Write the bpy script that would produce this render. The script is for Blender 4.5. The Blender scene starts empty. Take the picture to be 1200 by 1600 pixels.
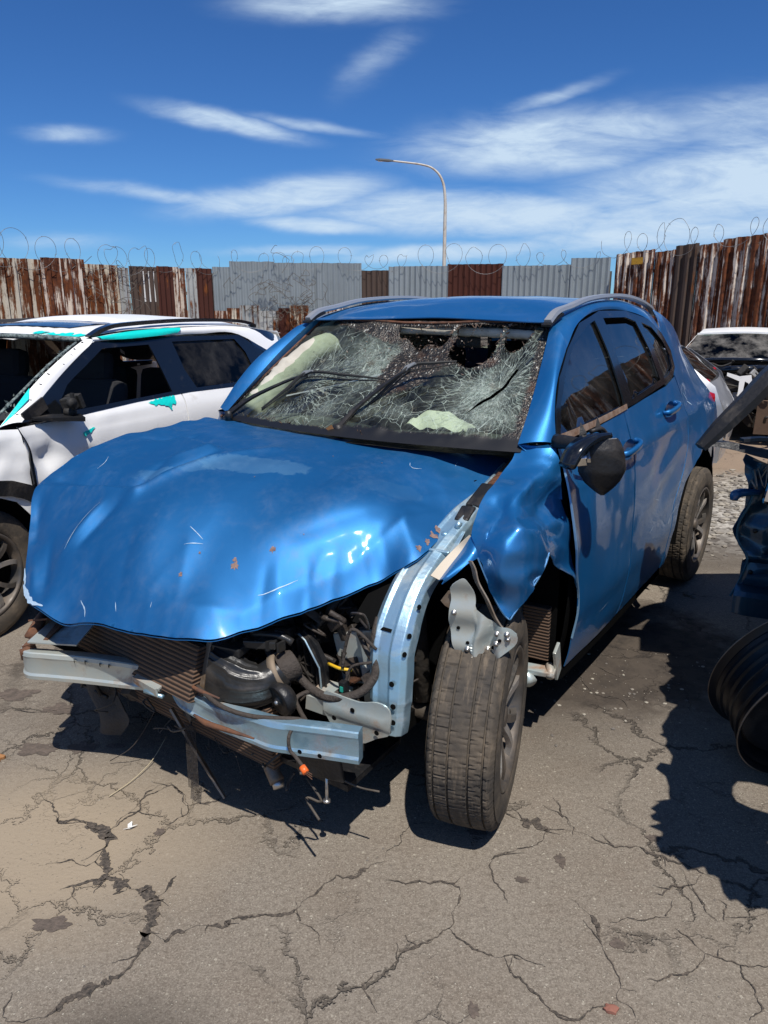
import bpy, bmesh, math, random
import numpy as np
from mathutils import Vector, Matrix, noise
from mathutils.geometry import delaunay_2d_cdt

R = math.radians
scene = bpy.context.scene
col = scene.collection

# ---------------------------------------------------------------- camera, sky, sun, exposure
PITCH = math.atan(320/1150.0)
camd = bpy.data.cameras.new('camera'); cam = bpy.data.objects.new('camera', camd); col.objects.link(cam)
camd.sensor_fit = 'VERTICAL'; camd.sensor_height = 36.0; camd.lens = 36*1150/1600.0
camd.clip_start = 0.05; camd.clip_end = 2000
cam.location = (0, 0, 1.6); cam.rotation_euler = (math.pi/2 - PITCH, 0, 0)
scene.camera = cam

SUN = Vector((0.12, -0.53, 1.0)).normalized()          # towards the sun
sl = bpy.data.lights.new('sun', 'SUN'); so = bpy.data.objects.new('sun', sl); col.objects.link(so)
sl.energy = 4.9; sl.angle = R(0.53); sl.color = (1.0, 0.955, 0.89)
so.rotation_euler = SUN.to_track_quat('Z', 'Y').to_euler()

vs = scene.view_settings
vs.view_transform = 'Standard'; vs.look = 'None'; vs.exposure = 0.12; vs.gamma = 1.0

W = bpy.data.worlds.new('World'); scene.world = W; W.use_nodes = True

class NT:
    """tiny node builder"""
    def __init__(s, tree): s.t = tree; s.N = tree.nodes; s.L = tree.links
    def n(s, typ, ins=None, **props):
        nd = s.N.new(typ)
        for k, v in props.items(): setattr(nd, k, v)
        if ins:
            for k, v in ins.items():
                sock = nd.inputs[k]
                if isinstance(v, bpy.types.NodeSocket): s.L.new(v, sock)
                elif isinstance(v, bpy.types.Node): s.L.new(v.outputs[0], sock)
                else:
                    if isinstance(v, (tuple, list)) and len(v) == 3 and len(sock.default_value) == 4: v = (*v, 1)
                    sock.default_value = v
        return nd
    def math(s, op, a, b=0.0, c=0.0, clamp=False):
        nd = s.n('ShaderNodeMath', {0: a, 1: b, 2: c}, operation=op); nd.use_clamp = clamp; return nd.outputs[0]
    def mr(s, v, a, b, c=0.0, d=1.0, smooth=False):
        nd = s.n('ShaderNodeMapRange', {'Value': v, 'From Min': a, 'From Max': b, 'To Min': c, 'To Max': d})
        if smooth: nd.interpolation_type = 'SMOOTHSTEP'
        return nd.outputs[0]
    def noise(s, vec, scale, detail=4, rough=0.55, dist=0.0, out='Fac'):
        i = {'Scale': scale, 'Detail': detail, 'Roughness': rough, 'Distortion': dist}
        if vec is not None: i['Vector'] = vec
        return s.n('ShaderNodeTexNoise', i).outputs[out]
    def vor(s, vec, scale, feature='F1', out='Distance', rnd=1.0):
        return s.n('ShaderNodeTexVoronoi', {'Vector': vec, 'Scale': scale, 'Randomness': rnd}, feature=feature).outputs[out]
    def mapping(s, vec, loc=(0,0,0), rot=(0,0,0), sc=(1,1,1)):
        return s.n('ShaderNodeMapping', {'Vector': vec, 'Location': loc, 'Rotation': rot, 'Scale': sc}).outputs[0]
    def mix(s, f, a, b, blend='MIX'):
        nd = s.N.new('ShaderNodeMix'); nd.data_type = 'RGBA'; nd.blend_type = blend
        for idx, v in ((0, f), (6, a), (7, b)):
            if isinstance(v, bpy.types.NodeSocket): s.L.new(v, nd.inputs[idx])
            else:
                if isinstance(v, (tuple, list)) and len(v) == 3: v = (*v, 1)
                nd.inputs[idx].default_value = v
        return nd.outputs[2]

def build_world():
    W.node_tree.nodes.clear()
    g = NT(W.node_tree)
    sky = g.n('ShaderNodeTexSky', sky_type='NISHITA', sun_disc=False)
    sky.sun_elevation = math.asin(SUN.z); sky.sun_rotation = math.atan2(SUN.x, SUN.y)
    sky.altitude = 1600; sky.air_density = 1.0; sky.dust_density = 0.3; sky.ozone_density = 2.5
    hs = g.n('ShaderNodeHueSaturation', {'Color': sky, 'Saturation': 1.12, 'Value': 1.0, 'Hue': 0.5}).outputs[0]
    hs = g.mix(1.0, hs, (.35, .60, .90), 'MULTIPLY')
    tc = g.n('ShaderNodeTexCoord').outputs['Generated']
    sp = g.n('ShaderNodeSeparateXYZ', {0: tc}).outputs
    yy = g.math('MAXIMUM', g.math('ABSOLUTE', sp[1]), 0.12)
    u = g.math('DIVIDE', sp[0], yy); v = g.math('DIVIDE', sp[2], yy)
    uv = g.n('ShaderNodeCombineXYZ', {0: u, 1: v}).outputs[0]
    # clouds lie as wispy banks: (u, v, half-width, half-height, tilt, weight) on the sky in front, loose cirrus elsewhere
    blobs = [(.22,.198,.19,.036,.06,1.0),(.44,.150,.24,.060,.18,1.0),(.46,.225,.22,.040,.10,.62),(.15,.112,.27,.028,-.03,1.0),(.38,.098,.26,.030,.10,.85),
             (-.13,.133,.13,.022,.10,1.0),(-.27,.135,.14,.010,-.14,.6),(-.08,.100,.10,.011,-.05,.9),(-.19,.220,.10,.012,-.20,.85),(-.09,.218,.10,.007,-.14,.55),(-.39,.208,.055,.012,.0,.6),
             (-.06,.345,.12,.020,.0,.75),(-.01,.285,.06,.022,.6,.42),(.10,.068,.16,.012,.05,.9),(-.10,.068,.12,.008,0,.6),(.20,.245,.08,.010,.3,.55),(-.42,.08,.10,.012,0,.4)]
    wv = g.n('ShaderNodeVectorMath', {0: g.noise(g.mapping(uv, sc=(6, 14, 1)), 1.0, 4, .6, out='Color'), 1: (.05,.022,0), 2: uv}, operation='MULTIPLY_ADD').outputs[0]
    wv = g.n('ShaderNodeVectorMath', {0: wv, 1: (.025,.011,0)}, operation='SUBTRACT').outputs[0]
    m = None
    for (cu, cv, su, sv, rt, wt) in blobs:
        p = g.n('ShaderNodeVectorMath', {0: wv, 1: (cu, cv, 0)}, operation='SUBTRACT').outputs[0]
        p = g.mapping(p, rot=(0, 0, -rt))
        p = g.n('ShaderNodeVectorMath', {0: p, 1: (1/su, 1/sv, 0)}, operation='MULTIPLY').outputs[0]
        l = g.n('ShaderNodeVectorMath', {0: p}, operation='LENGTH').outputs[1]
        b = g.mr(l, 0, 1.7, wt, 0, True)
        m = b if m is None else g.math('MAXIMUM', m, b)
    front = g.mr(sp[1], 0.1, 0.4)
    m = g.math('MULTIPLY', m, front)
    loose = g.math('MULTIPLY', g.mr(g.noise(g.mapping(tc, sc=(1, 1, 2.2)), 1.9, 5), .45, .72), g.math('SUBTRACT', 1.0, g.mr(sp[1], 0.35, 0.75)))
    m = g.math('MAXIMUM', m, g.math('MULTIPLY', loose, 0.8))
    n1 = g.noise(g.mapping(uv, rot=(0, 0, -.16), sc=(5, 20, 1)), 1.0, 10, .62, .9)
    n2 = g.noise(g.mapping(uv, rot=(0, 0, .30), sc=(11, 46, 1)), 1.0, 8, .65, 1.2)
    n3 = g.noise(g.mapping(uv, sc=(4, 9, 1)), 1.0, 8, .6, .4)
    nn = g.math('ADD', g.math('MULTIPLY', n1, .5), g.math('ADD', g.math('MULTIPLY', n2, .30), g.math('MULTIPLY', n3, .30)))
    c = g.math('MULTIPLY', g.mr(m, 0.0, .75, 0, 1, True), g.mr(g.math('ADD', nn, g.math('MULTIPLY', m, .24)), .48, .80))
    up = g.mr(sp[2], -.01, .03)
    c = g.math('MULTIPLY', g.math('MULTIPLY', c, .95, clamp=True), up)
    cc = g.mix(c, hs, (5.3, 6.6, 8.0))
    bg = g.n('ShaderNodeBackground', {'Color': cc, 'Strength': 0.105})
    out = g.n('ShaderNodeOutputWorld', {'Surface': bg})
build_world()

# ---------------------------------------------------------------- helpers
def tag(o, label=None, cat=None, group=None, kind=None):
    if label: o['label'] = label
    if cat: o['category'] = cat
    if group: o['group'] = group
    if kind: o['kind'] = kind
    return o

def empty(name, loc=(0,0,0), rz=0.0, label=None, cat=None, group=None):
    o = bpy.data.objects.new(name, None); col.objects.link(o)
    o.location = loc; o.rotation_euler = (0, 0, rz); o.empty_display_size = .2
    return tag(o, label, cat, group)

class MB:
    """collects geometry; build() links it as one mesh object"""
    def __init__(s): s.v = []; s.f = []; s.m = []; s.smooth = []
    def add(s, vs, fs, mi=0, sm=True):
        b = len(s.v); s.v += [tuple(p) for p in vs]; s.f += [tuple(i+b for i in f) for f in fs]
        s.m += [mi]*len(fs); s.smooth += [sm]*len(fs); return s
    def box(s, c, size, rot=None, mi=0, bev=0.0, jit=0.0):
        bm = bmesh.new(); bmesh.ops.create_cube(bm, size=1)
        bmesh.ops.scale(bm, vec=size, verts=bm.verts)
        if bev > 0: bmesh.ops.bevel(bm, geom=bm.edges[:], offset=bev, segments=2, profile=.6, affect='EDGES')
        M = Matrix.Translation(c)
        if rot is not None: M = M @ (rot.to_4x4() if isinstance(rot, Matrix) else Matrix.Rotation(rot[2],4,'Z') @ Matrix.Rotation(rot[1],4,'Y') @ Matrix.Rotation(rot[0],4,'X'))
        vs = []
        for v in bm.verts:
            q = M @ v.co
            if jit: q = q + jit*noise.noise_vector(q*7.0)
            vs.append(q)
        s.add(vs, [[v.index for v in f.verts] for f in bm.faces], mi, False); bm.free(); return s
    def tube(s, pts, r, n=10, mi=0, cap=True, smooth=True, sub=0, flat=None):
        P = [Vector(p) for p in pts]
        if sub: P = crv(P, sub)
        k = len(P)
        rr = r if isinstance(r, (list, tuple)) else [r]
        rad = [float(np.interp(i/(k-1), np.linspace(0, 1, len(rr)), rr)) for i in range(k)]
        T = [(P[min(i+1,k-1)]-P[max(i-1,0)]).normalized() for i in range(k)]
        up = Vector((0,0,1)) if abs(T[0].z) < .9 else Vector((1,0,0))
        N = (up - T[0]*up.dot(T[0])).normalized(); vs = []
        for i in range(k):
            N = (N - T[i]*N.dot(T[i])).normalized(); B = T[i].cross(N)
            for j in range(n):
                a = 2*math.pi*j/n
                vs.append(P[i] + rad[i]*(math.cos(a)*N*(flat or 1) + math.sin(a)*B))
        fs = [(i*n+j, i*n+(j+1)%n, (i+1)*n+(j+1)%n, (i+1)*n+j) for i in range(k-1) for j in range(n)]
        if cap: fs += [tuple(range(n-1,-1,-1)), tuple(range((k-1)*n, k*n))]
        s.add(vs, fs, mi, smooth); return s
    def sweep(s, pts, sec, mi=0, up=(0,1,0), sub=0, closed=True, scale=None, sm=False):
        """section sec [(a,b)] : a along 'up' axis, b along the remaining normal"""
        P = [Vector(p) for p in pts]
        if sub: P = crv(P, sub)
        k = len(P); n = len(sec); vs = []
        for i in range(k):
            T = (P[min(i+1,k-1)]-P[max(i-1,0)]).normalized()
            U = Vector(up); U = (U - T*U.dot(T)).normalized(); B = T.cross(U)
            q = 1.0 if scale is None else float(np.interp(i/(k-1), np.linspace(0,1,len(scale)), scale))
            for a, b in sec: vs.append(P[i] + q*a*U + q*b*B)
        m = n if closed else n-1
        fs = [(i*n+j, (i+1)*n+j, (i+1)*n+(j+1)%n, i*n+(j+1)%n) for i in range(k-1) for j in range(m)]
        if closed: fs += [tuple(range(n)), tuple(range(k*n-1, (k-1)*n-1, -1))]
        s.add(vs, fs, mi, sm); return s
    def lathe(s, prof, n=48, M=None, mi=0, sm=True):
        """profile [(r, h)] about the Y axis"""
        vs = []; k = len(prof)
        for i in range(n):
            a = 2*math.pi*i/n; ca, sa = math.cos(a), math.sin(a)
            for r, h in prof: vs.append(Vector((r*ca, h, r*sa)))
        if M is not None: vs = [M @ v for v in vs]
        fs = [(i*k+j, i*k+j+1, ((i+1)%n)*k+j+1, ((i+1)%n)*k+j) for i in range(n) for j in range(k-1)]
        s.add(vs, fs, mi, sm); return s
    def grid(s, F, nu, nv, mi=0, sm=True):
        vs = [F(i/(nu-1), j/(nv-1)) for i in range(nu) for j in range(nv)]
        fs = [(i*nv+j, (i+1)*nv+j, (i+1)*nv+j+1, i*nv+j+1) for i in range(nu-1) for j in range(nv-1)]
        s.add(vs, fs, mi, sm); return s
    def build(s, name, mats, parent=None, thick=0.0, label=None, fix=False, bev=0.0):
        me = bpy.data.meshes.new(name); me.from_pydata([tuple(v) for v in s.v], [], s.f)
        if not isinstance(mats, (list, tuple)): mats = [mats]
        for m in mats: me.materials.append(m)
        me.polygons.foreach_set('material_index', s.m); me.polygons.foreach_set('use_smooth', s.smooth)
        me.validate(); me.update()
        if fix:
            bm = bmesh.new(); bm.from_mesh(me); bmesh.ops.recalc_face_normals(bm, faces=bm.faces); bm.to_mesh(me); bm.free()
        o = bpy.data.objects.new(name, me); col.objects.link(o)
        if parent is not None: o.parent = parent
        if thick:
            md = o.modifiers.new('solid', 'SOLIDIFY'); md.thickness = thick; md.offset = -1
            md = o.modifiers.new('es', 'EDGE_SPLIT'); md.split_angle = R(50)
        if bev:
            md = o.modifiers.new('bev', 'BEVEL'); md.width = bev; md.segments = 2; md.limit_method = 'ANGLE'
        if label: o['label'] = label
        return o

def crv(P, sub):
    """Catmull-Rom through points"""
    P = [Vector(p) for p in P]; out = []
    for i in range(len(P)-1):
        a = P[i-1] if i > 0 else 2*P[0]-P[1]; b = P[i]; c = P[i+1]; d = P[i+2] if i+2 < len(P) else 2*P[-1]-P[-2]
        for k in range(sub):
            t = k/sub
            out.append(0.5*((2*b) + (c-a)*t + (2*a-5*b+4*c-d)*t*t + (-a+3*b-3*c+d)*t**3))
    out.append(P[-1]); return out

def c2(P, sub, closed=False):
    """Catmull-Rom on 2-D outlines"""
    P = [Vector((p[0], p[1], 0)) for p in P]; n = len(P); out = []
    if closed:
        for i in range(n):
            a, b, c, d = P[i-1], P[i], P[(i+1)%n], P[(i+2)%n]
            for k in range(sub):
                t = k/sub; q = 0.5*((2*b) + (c-a)*t + (2*a-5*b+4*c-d)*t*t + (-a+3*b-3*c+d)*t**3); out.append((q.x, q.y))
        return out
    return [(q.x, q.y) for q in crv(P, sub)]

def inpoly(px, py, poly):
    inside = np.zeros(len(px), bool); n = len(poly)
    for i in range(n):
        x1, y1 = poly[i]; x2, y2 = poly[(i+1)%n]
        if y1 == y2: continue
        c = ((y1 > py) != (y2 > py)) & (px < (x2-x1)*(py-y1)/(y2-y1)+x1)
        inside ^= c
    return inside

def segdist(px, py, a, b):
    a = np.array(a, float); b = np.array(b, float); d = b-a; L = d@d + 1e-12
    t = np.clip(((px-a[0])*d[0]+(py-a[1])*d[1])/L, 0, 1)
    return np.hypot(px-a[0]-t*d[0], py-a[1]-t*d[1]), t

def polydist(px, py, pl, closed=True):
    m = np.full(len(px), 9.0); n = len(pl)
    for i in range(n if closed else n-1):
        m = np.minimum(m, segdist(px, py, pl[i], pl[(i+1)%n])[0])
    return m

def sheet(name, outline, fn, sp, mat, parent=None, holes=(), thick=0.0, attrs=None, flip=False, label=None, smooth=True, mats=None, matfn=None):
    """fills a 2-D outline (minus holes) with an even triangle net and maps it to 3-D with fn(a, b)"""
    pts = []; edges = []
    def ring(poly):
        s = len(pts)
        for i in range(len(poly)):
            a = poly[i]; b = poly[(i+1) % len(poly)]
            k = max(1, int(math.hypot(a[0]-b[0], a[1]-b[1])/sp))
            for j in range(k): pts.append((a[0]+(b[0]-a[0])*j/k, a[1]+(b[1]-a[1])*j/k))
        e = len(pts)
        for i in range(s, e): edges.append((i, i+1 if i+1 < e else s))
    ring(outline)
    for h in holes: ring(h)
    ox = [p[0] for p in outline]; oy = [p[1] for p in outline]
    gx, gy = [], []
    y = min(oy); row = 0
    while y < max(oy):
        x = min(ox) + (sp/2 if row % 2 else 0)
        while x < max(ox): gx.append(x); gy.append(y); x += sp
        y += sp*.866; row += 1
    gx = np.array(gx); gy = np.array(gy)
    if len(gx):
        ok = inpoly(gx, gy, outline) & (polydist(gx, gy, outline) > sp*.45)
        for h in holes: ok &= ~inpoly(gx, gy, h) & (polydist(gx, gy, h) > sp*.45)
        pts += list(zip(gx[ok], gy[ok]))
    r = delaunay_2d_cdt([Vector(p) for p in pts], edges, [], 0, 1e-6)
    V, F = r[0], r[2]
    cx = np.array([sum(V[i].x for i in f)/len(f) for f in F]); cy = np.array([sum(V[i].y for i in f)/len(f) for f in F])
    ok = inpoly(cx, cy, outline)
    for h in holes: ok &= ~inpoly(cx, cy, h)
    F = [tuple(f) if not flip else tuple(reversed(f)) for f, k in zip(F, ok) if k]
    used = sorted({i for f in F for i in f}); ix = {u: k for k, u in enumerate(used)}
    V = [V[u] for u in used]; F = [tuple(ix[i] for i in f) for f in F]
    mb = MB(); mb.add([fn(v.x, v.y) for v in V], F, 0, smooth)
    o = mb.build(name, mats or mat, parent, thick, label)
    if matfn:
        for p in o.data.polygons:
            c = [sum(V[i].x for i in p.vertices)/3, sum(V[i].y for i in p.vertices)/3]
            p.material_index = matfn(*c)
    if attrs:
        X = np.array([v.x for v in V]); Yv = np.array([v.y for v in V])
        for k, f in attrs.items():
            a = o.data.attributes.new(k, 'FLOAT', 'POINT'); a.data.foreach_set('value', np.asarray(f(X, Yv), dtype=np.float32))
        a = o.data.attributes.new('st', 'FLOAT_VECTOR', 'POINT'); a.data.foreach_set('vector', np.stack([X, Yv, 0*X], 1).astype(np.float32).ravel())
    return o

def loft(name, A, B, n, mat, parent=None, bulge=(0,0,0), sub=6, thick=0.0, label=None, mb=None):
    a = crv(A, sub); b = crv(B, sub)
    if len(a) != len(b):
        k = max(len(a), len(b))
        def rs(c): return [c[0].lerp(c[0],0) if i == 0 else c[min(int(i*(len(c)-1)/(k-1)), len(c)-2)].lerp(c[min(int(i*(len(c)-1)/(k-1)), len(c)-2)+1], i*(len(c)-1)/(k-1)-min(int(i*(len(c)-1)/(k-1)), len(c)-2)) for i in range(k)]
        a, b = rs(a), rs(b)
    bl = Vector(bulge); own = mb is None; mb = mb or MB(); k = len(a)
    vs = [a[i].lerp(b[i], j/n) + bl*4*(j/n)*(1-j/n) for i in range(k) for j in range(n+1)]
    fs = [(i*(n+1)+j, (i+1)*(n+1)+j, (i+1)*(n+1)+j+1, i*(n+1)+j+1) for i in range(k-1) for j in range(n)]
    mb.add(vs, fs)
    if own: return mb.build(name, mat, parent, thick, label)
    return mb

def tps(P, vals, lam=0.0):
    P = np.array(P, float); n = len(P)
    def K(r): return np.where(r > 1e-9, r*r*np.log(r+1e-12), 0)
    D = np.hypot(P[:,0,None]-P[None,:,0], P[:,1,None]-P[None,:,1])
    A = np.zeros((n+3, n+3)); A[:n,:n] = K(D)+lam*np.eye(n); A[:n,n] = 1; A[:n,n+1:] = P; A[n,:n] = 1; A[n+1:,:n] = P.T
    w = np.linalg.solve(A, np.concatenate([np.array(vals, float), [0,0,0]]))
    def f(x, y):
        r = np.hypot(P[:,0]-x, P[:,1]-y)
        return float(w[:n]@K(r) + w[n] + w[n+1]*x + w[n+2]*y)
    return f

def smooth1(xs, ys, sig=.02, lo=0.0, hi=2.0, n=800):
    g = np.linspace(lo, hi, n); v = np.interp(g, xs, ys); k = int(3*sig/(g[1]-g[0])); q = np.exp(-0.5*(np.arange(-k,k+1)*(g[1]-g[0])/sig)**2); q /= q.sum()
    v2 = np.convolve(np.pad(v, k, mode='edge'), q, 'valid')
    return lambda z: float(np.interp(z, g, v2))

def ridged(x, y, z, s):
    return abs(noise.noise(Vector((x*s, y*s, z)))) + .5*abs(noise.noise(Vector((x*s*2.1, y*s*2.1, z+4))))

def ragged(P, amp, step=.012, seed=0.0):
    out = []
    for i in range(len(P)):
        a, b = P[i], P[(i+1)%len(P)]; k = max(1, int(math.hypot(a[0]-b[0], a[1]-b[1])/step))
        for j in range(k):
            x, y = a[0]+(b[0]-a[0])*j/k, a[1]+(b[1]-a[1])*j/k; out.append((x+amp*noise.noise(Vector((x*60, y*60, seed))), y+amp*noise.noise(Vector((x*60, y*60, seed+5)))))
    return out

def nz(x, y, z=0.0, s=1.0): return noise.noise(Vector((x*s, y*s, z*s)))

# ---------------------------------------------------------------- materials
def mat(name, color, rough=.5, metal=0.0, coat=0.0, coat_r=.05, spec=.5, var=None, vscale=8, bump=0.0, bscale=60, dirt=None, dscale=3.0, damt=(.5,.75), trans=0.0, emit=None, rvar=0.0):
    m = bpy.data.materials.new(name); m.use_nodes = True; g = NT(m.node_tree); bs = g.N['Principled BSDF']
    def S(k, v):
        if isinstance(v, bpy.types.NodeSocket): g.L.new(v, bs.inputs[k])
        else: bs.inputs[k].default_value = (*v, 1) if isinstance(v, tuple) and len(v) == 3 else v
    tc = g.n('ShaderNodeTexCoord').outputs['Object']
    c = tuple(color)
    if var is not None: c = g.mix(g.mr(g.noise(tc, vscale, 6, .6), .35, .65), color, var)
    rr = rough
    if dirt is not None:
        n = g.noise(tc, dscale, 8, .65, .4); f = g.mr(n, damt[0], damt[1])
        c = g.mix(f, c, dirt); rr = g.mr(f, 0, 1, rough, max(rough, .8))
        if metal: S('Metallic', g.mr(f, 0, 1, metal, 0))
    elif metal: S('Metallic', metal)
    if rvar and not isinstance(rr, bpy.types.NodeSocket): rr = g.mr(g.noise(tc, 14, 5), .3, .7, max(0, rough-rvar), rough+rvar)
    S('Base Color', c); S('Roughness', rr); S('Coat Weight', coat); S('Coat Roughness', coat_r); S('Specular IOR Level', spec)
    if trans: S('Transmission Weight', trans)
    if bump: S('Normal', g.n('ShaderNodeBump', {'Strength': bump, 'Distance': .01, 'Height': g.noise(tc, bscale, 5)}).outputs[0])
    if emit: S('Emission Color', emit[0]); S('Emission Strength', emit[1])
    return m

def paint(name, base, dirtc=(.20,.19,.17), worn=None, metal=.55, dusty=.25, dents=0.0, patches=(), rough=.44, coat=.7, crough=.03):
    """metallic car paint: flakes, clear coat, thin dust and dry streaks"""
    m = bpy.data.materials.new(name); m.use_nodes = True; g = NT(m.node_tree); bs = g.N['Principled BSDF']
    tc = g.n('ShaderNodeTexCoord').outputs['Object']
    fl = g.vor(tc, 900, 'F1', 'Color')
    big = g.noise(tc, 2.2, 5, .6)
    c = g.mix(g.mr(big, .3, .7, 0, .25), base, tuple(min(1, q*1.35+.004) for q in base))
    dn = g.math('MULTIPLY', g.mr(g.noise(tc, 5, 9, .7, .5), .45, .8), g.mr(g.noise(g.mapping(tc, sc=(30, 30, 2.0)), 1.2, 5), .35, .7))
    f = g.math('MULTIPLY', dn, dusty, clamp=True)
    c = g.mix(f, c, dirtc)
    for (px_, py_, rx_, ry_, ro_, wt_) in patches:                                    # pale blue ellipses with noisy edges
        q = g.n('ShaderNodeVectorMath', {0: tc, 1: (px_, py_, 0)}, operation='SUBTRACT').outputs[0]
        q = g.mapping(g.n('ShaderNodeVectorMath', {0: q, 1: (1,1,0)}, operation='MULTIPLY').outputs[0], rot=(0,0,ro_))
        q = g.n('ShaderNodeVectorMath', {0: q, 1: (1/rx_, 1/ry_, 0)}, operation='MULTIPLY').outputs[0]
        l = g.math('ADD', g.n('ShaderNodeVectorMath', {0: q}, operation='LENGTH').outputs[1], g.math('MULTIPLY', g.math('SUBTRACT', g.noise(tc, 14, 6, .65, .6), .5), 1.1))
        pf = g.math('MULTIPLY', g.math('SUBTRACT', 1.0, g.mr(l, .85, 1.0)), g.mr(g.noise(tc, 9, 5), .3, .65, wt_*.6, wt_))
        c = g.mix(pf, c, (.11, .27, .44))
    sc = g.noise(g.mapping(tc, rot=(.3, .2, .7), sc=(60, 3, 3)), 1.0, 4, .7)          # hairline scuffs
    sc2 = g.noise(tc, 3.0, 3)
    sf = g.math('MULTIPLY', g.mr(sc, .72, .80), g.mr(sc2, .55, .7))
    c = g.mix(g.math('MULTIPLY', sf, .35), c, (.45, .55, .65))
    g.L.new(c, bs.inputs['Base Color'])
    g.L.new(g.mr(f, 0, 1, metal, .0), bs.inputs['Metallic'])
    g.L.new(g.mr(f, 0, 1, rough, .8), bs.inputs['Roughness'])
    bs.inputs['Coat Weight'].default_value = coat
    g.L.new(g.math('ADD', g.mr(g.noise(tc, 6, 6), .3, .8, crough, crough+.07), g.math('MULTIPLY', f, .5)), bs.inputs['Coat Roughness'])
    b1 = g.n('ShaderNodeBump', {'Strength': .10, 'Distance': .002, 'Height': fl}).outputs[0]
    b2 = g.n('ShaderNodeBump', {'Strength': .5, 'Distance': .012+dents, 'Height': g.noise(tc, 3.5, 2, .4), 'Normal': b1}).outputs[0]
    g.L.new(b2, bs.inputs['Normal'])
    b3 = g.n('ShaderNodeBump', {'Strength': .5, 'Distance': .012+dents, 'Height': g.noise(tc, 3.5, 2, .4)}).outputs[0]
    g.L.new(b3, bs.inputs['Coat Normal'])
    return m

def glass(name, tint, alpha=.6, ior=1.55, rough=.02, dust=.1):
    m = bpy.data.materials.new(name); m.use_nodes = True; g = NT(m.node_tree); g.N.clear()
    tc = g.n('ShaderNodeTexCoord').outputs['Object']
    tr = g.n('ShaderNodeBsdfTransparent', {'Color': tint})
    gl = g.n('ShaderNodeBsdfGlossy', {'Color': (1,1,1), 'Roughness': rough})
    df = g.n('ShaderNodeBsdfDiffuse', {'Color': (.30,.28,.25)})
    fr = g.n('ShaderNodeFresnel', {'IOR': ior}).outputs[0]
    a = g.n('ShaderNodeMixShader', {0: g.math('MULTIPLY', g.mr(g.noise(tc, 4, 8, .7), .4, .75), dust), 1: tr, 2: df})
    b = g.n('ShaderNodeMixShader', {0: fr, 1: a, 2: gl})
    g.n('ShaderNodeOutputMaterial', {'Surface': b}); return m

def rust_sheet(name, paintc, rustc=(.10,.032,.012), rust2=(.035,.013,.008), amt=.5, streak=1.0, metal=0.0, rough=.75):
    m = bpy.data.materials.new(name); m.use_nodes = True; g = NT(m.node_tree); bs = g.N['Principled BSDF']
    tc0 = g.n('ShaderNodeTexCoord').outputs['Object']
    rnd = g.n('ShaderNodeObjectInfo').outputs['Random']
    tc = g.n('ShaderNodeVectorMath', {0: tc0, 1: g.n('ShaderNodeCombineXYZ', {0: g.math('MULTIPLY', rnd, 37.0), 2: g.math('MULTIPLY', rnd, 11.0)}).outputs[0]}, operation='ADD').outputs[0]
    s1 = g.noise(g.mapping(tc, sc=(7.5, 7.5, .42)), 1.3, 8, .68, .25)
    s2 = g.noise(g.mapping(tc, sc=(1, 1, .7)), 3.0, 8, .7)
    s3 = g.noise(g.mapping(tc, sc=(18, 18, 2)), 1.0, 5, .6)
    h = g.math('ADD', g.math('MULTIPLY', s1, .55*streak), g.math('ADD', g.math('MULTIPLY', s2, .3), g.math('MULTIPLY', s3, .2)))
    f = g.mr(h, .665-.165*amt-.012, .665-.165*amt+.030)
    rc = g.mix(g.mr(g.noise(tc, 9, 6, .7), .35, .65), rustc, rust2)
    rc = g.mix(g.math('MULTIPLY', g.mr(s3, .55, .7), .6), rc, (.26, .085, .02))
    pc = g.mix(g.mr(s2, .4, .7, 0, .5), paintc, tuple(q*.72 for q in paintc))
    g.L.new(g.mix(f, pc, rc), bs.inputs['Base Color'])
    g.L.new(g.mr(f, 0, 1, rough, .95), bs.inputs['Roughness'])
    if metal: g.L.new(g.mr(f, 0, 1, metal, 0), bs.inputs['Metallic'])
    bs.inputs['Specular IOR Level'].default_value = .25
    g.L.new(g.n('ShaderNodeBump', {'Strength': .4, 'Distance': .004, 'Height': g.noise(tc, 40, 4)}).outputs[0], bs.inputs['Normal'])
    return m

BLUE = paint('blue_metallic_paint', (.008, .130, .350), dusty=.28)
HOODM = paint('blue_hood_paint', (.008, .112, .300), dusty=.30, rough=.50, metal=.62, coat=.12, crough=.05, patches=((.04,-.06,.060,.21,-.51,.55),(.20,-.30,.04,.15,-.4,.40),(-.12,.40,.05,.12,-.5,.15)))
WHITE = mat('white_paint', (.88,.87,.84), .40, coat=.35, coat_r=.06, dirt=(.42,.37,.30), dscale=3, damt=(.60,.85), bump=.15, bscale=5)
TEAL = mat('turquoise_tape', (.005,.62,.55), .35, bump=.4, bscale=30)
STEEL = mat('blue_primer_metal', (.34,.56,.70), .34, .72, var=(.40,.52,.58), vscale=5, dirt=(.20,.14,.09), dscale=7, damt=(.50,.70), bump=.2, bscale=18)
STEEL2 = mat('grey_primer_metal', (.42,.50,.50), .38, .45, var=(.50,.50,.44), vscale=6, dirt=(.24,.12,.055), dscale=7, damt=(.50,.68), bump=.15, bscale=18)
BLACK = mat('black_plastic', (.012,.012,.013), .42, spec=.4, dirt=(.09,.075,.06), dscale=7, damt=(.5,.9), bump=.25, bscale=80)
BLACKG = mat('black_gloss', (.006,.007,.009), .16, coat=.4, dirt=(.08,.07,.06), dscale=6, damt=(.6,.95))
DARK = mat('dark_metal', (.020,.019,.018), .7, .2, dirt=(.06,.045,.03), dscale=7, damt=(.45,.8), bump=.5, bscale=30)
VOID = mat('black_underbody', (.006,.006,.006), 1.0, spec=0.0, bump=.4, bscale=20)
FABRIC = mat('dark_fabric', (.022,.022,.024), .95, bump=.3, bscale=200)
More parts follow.
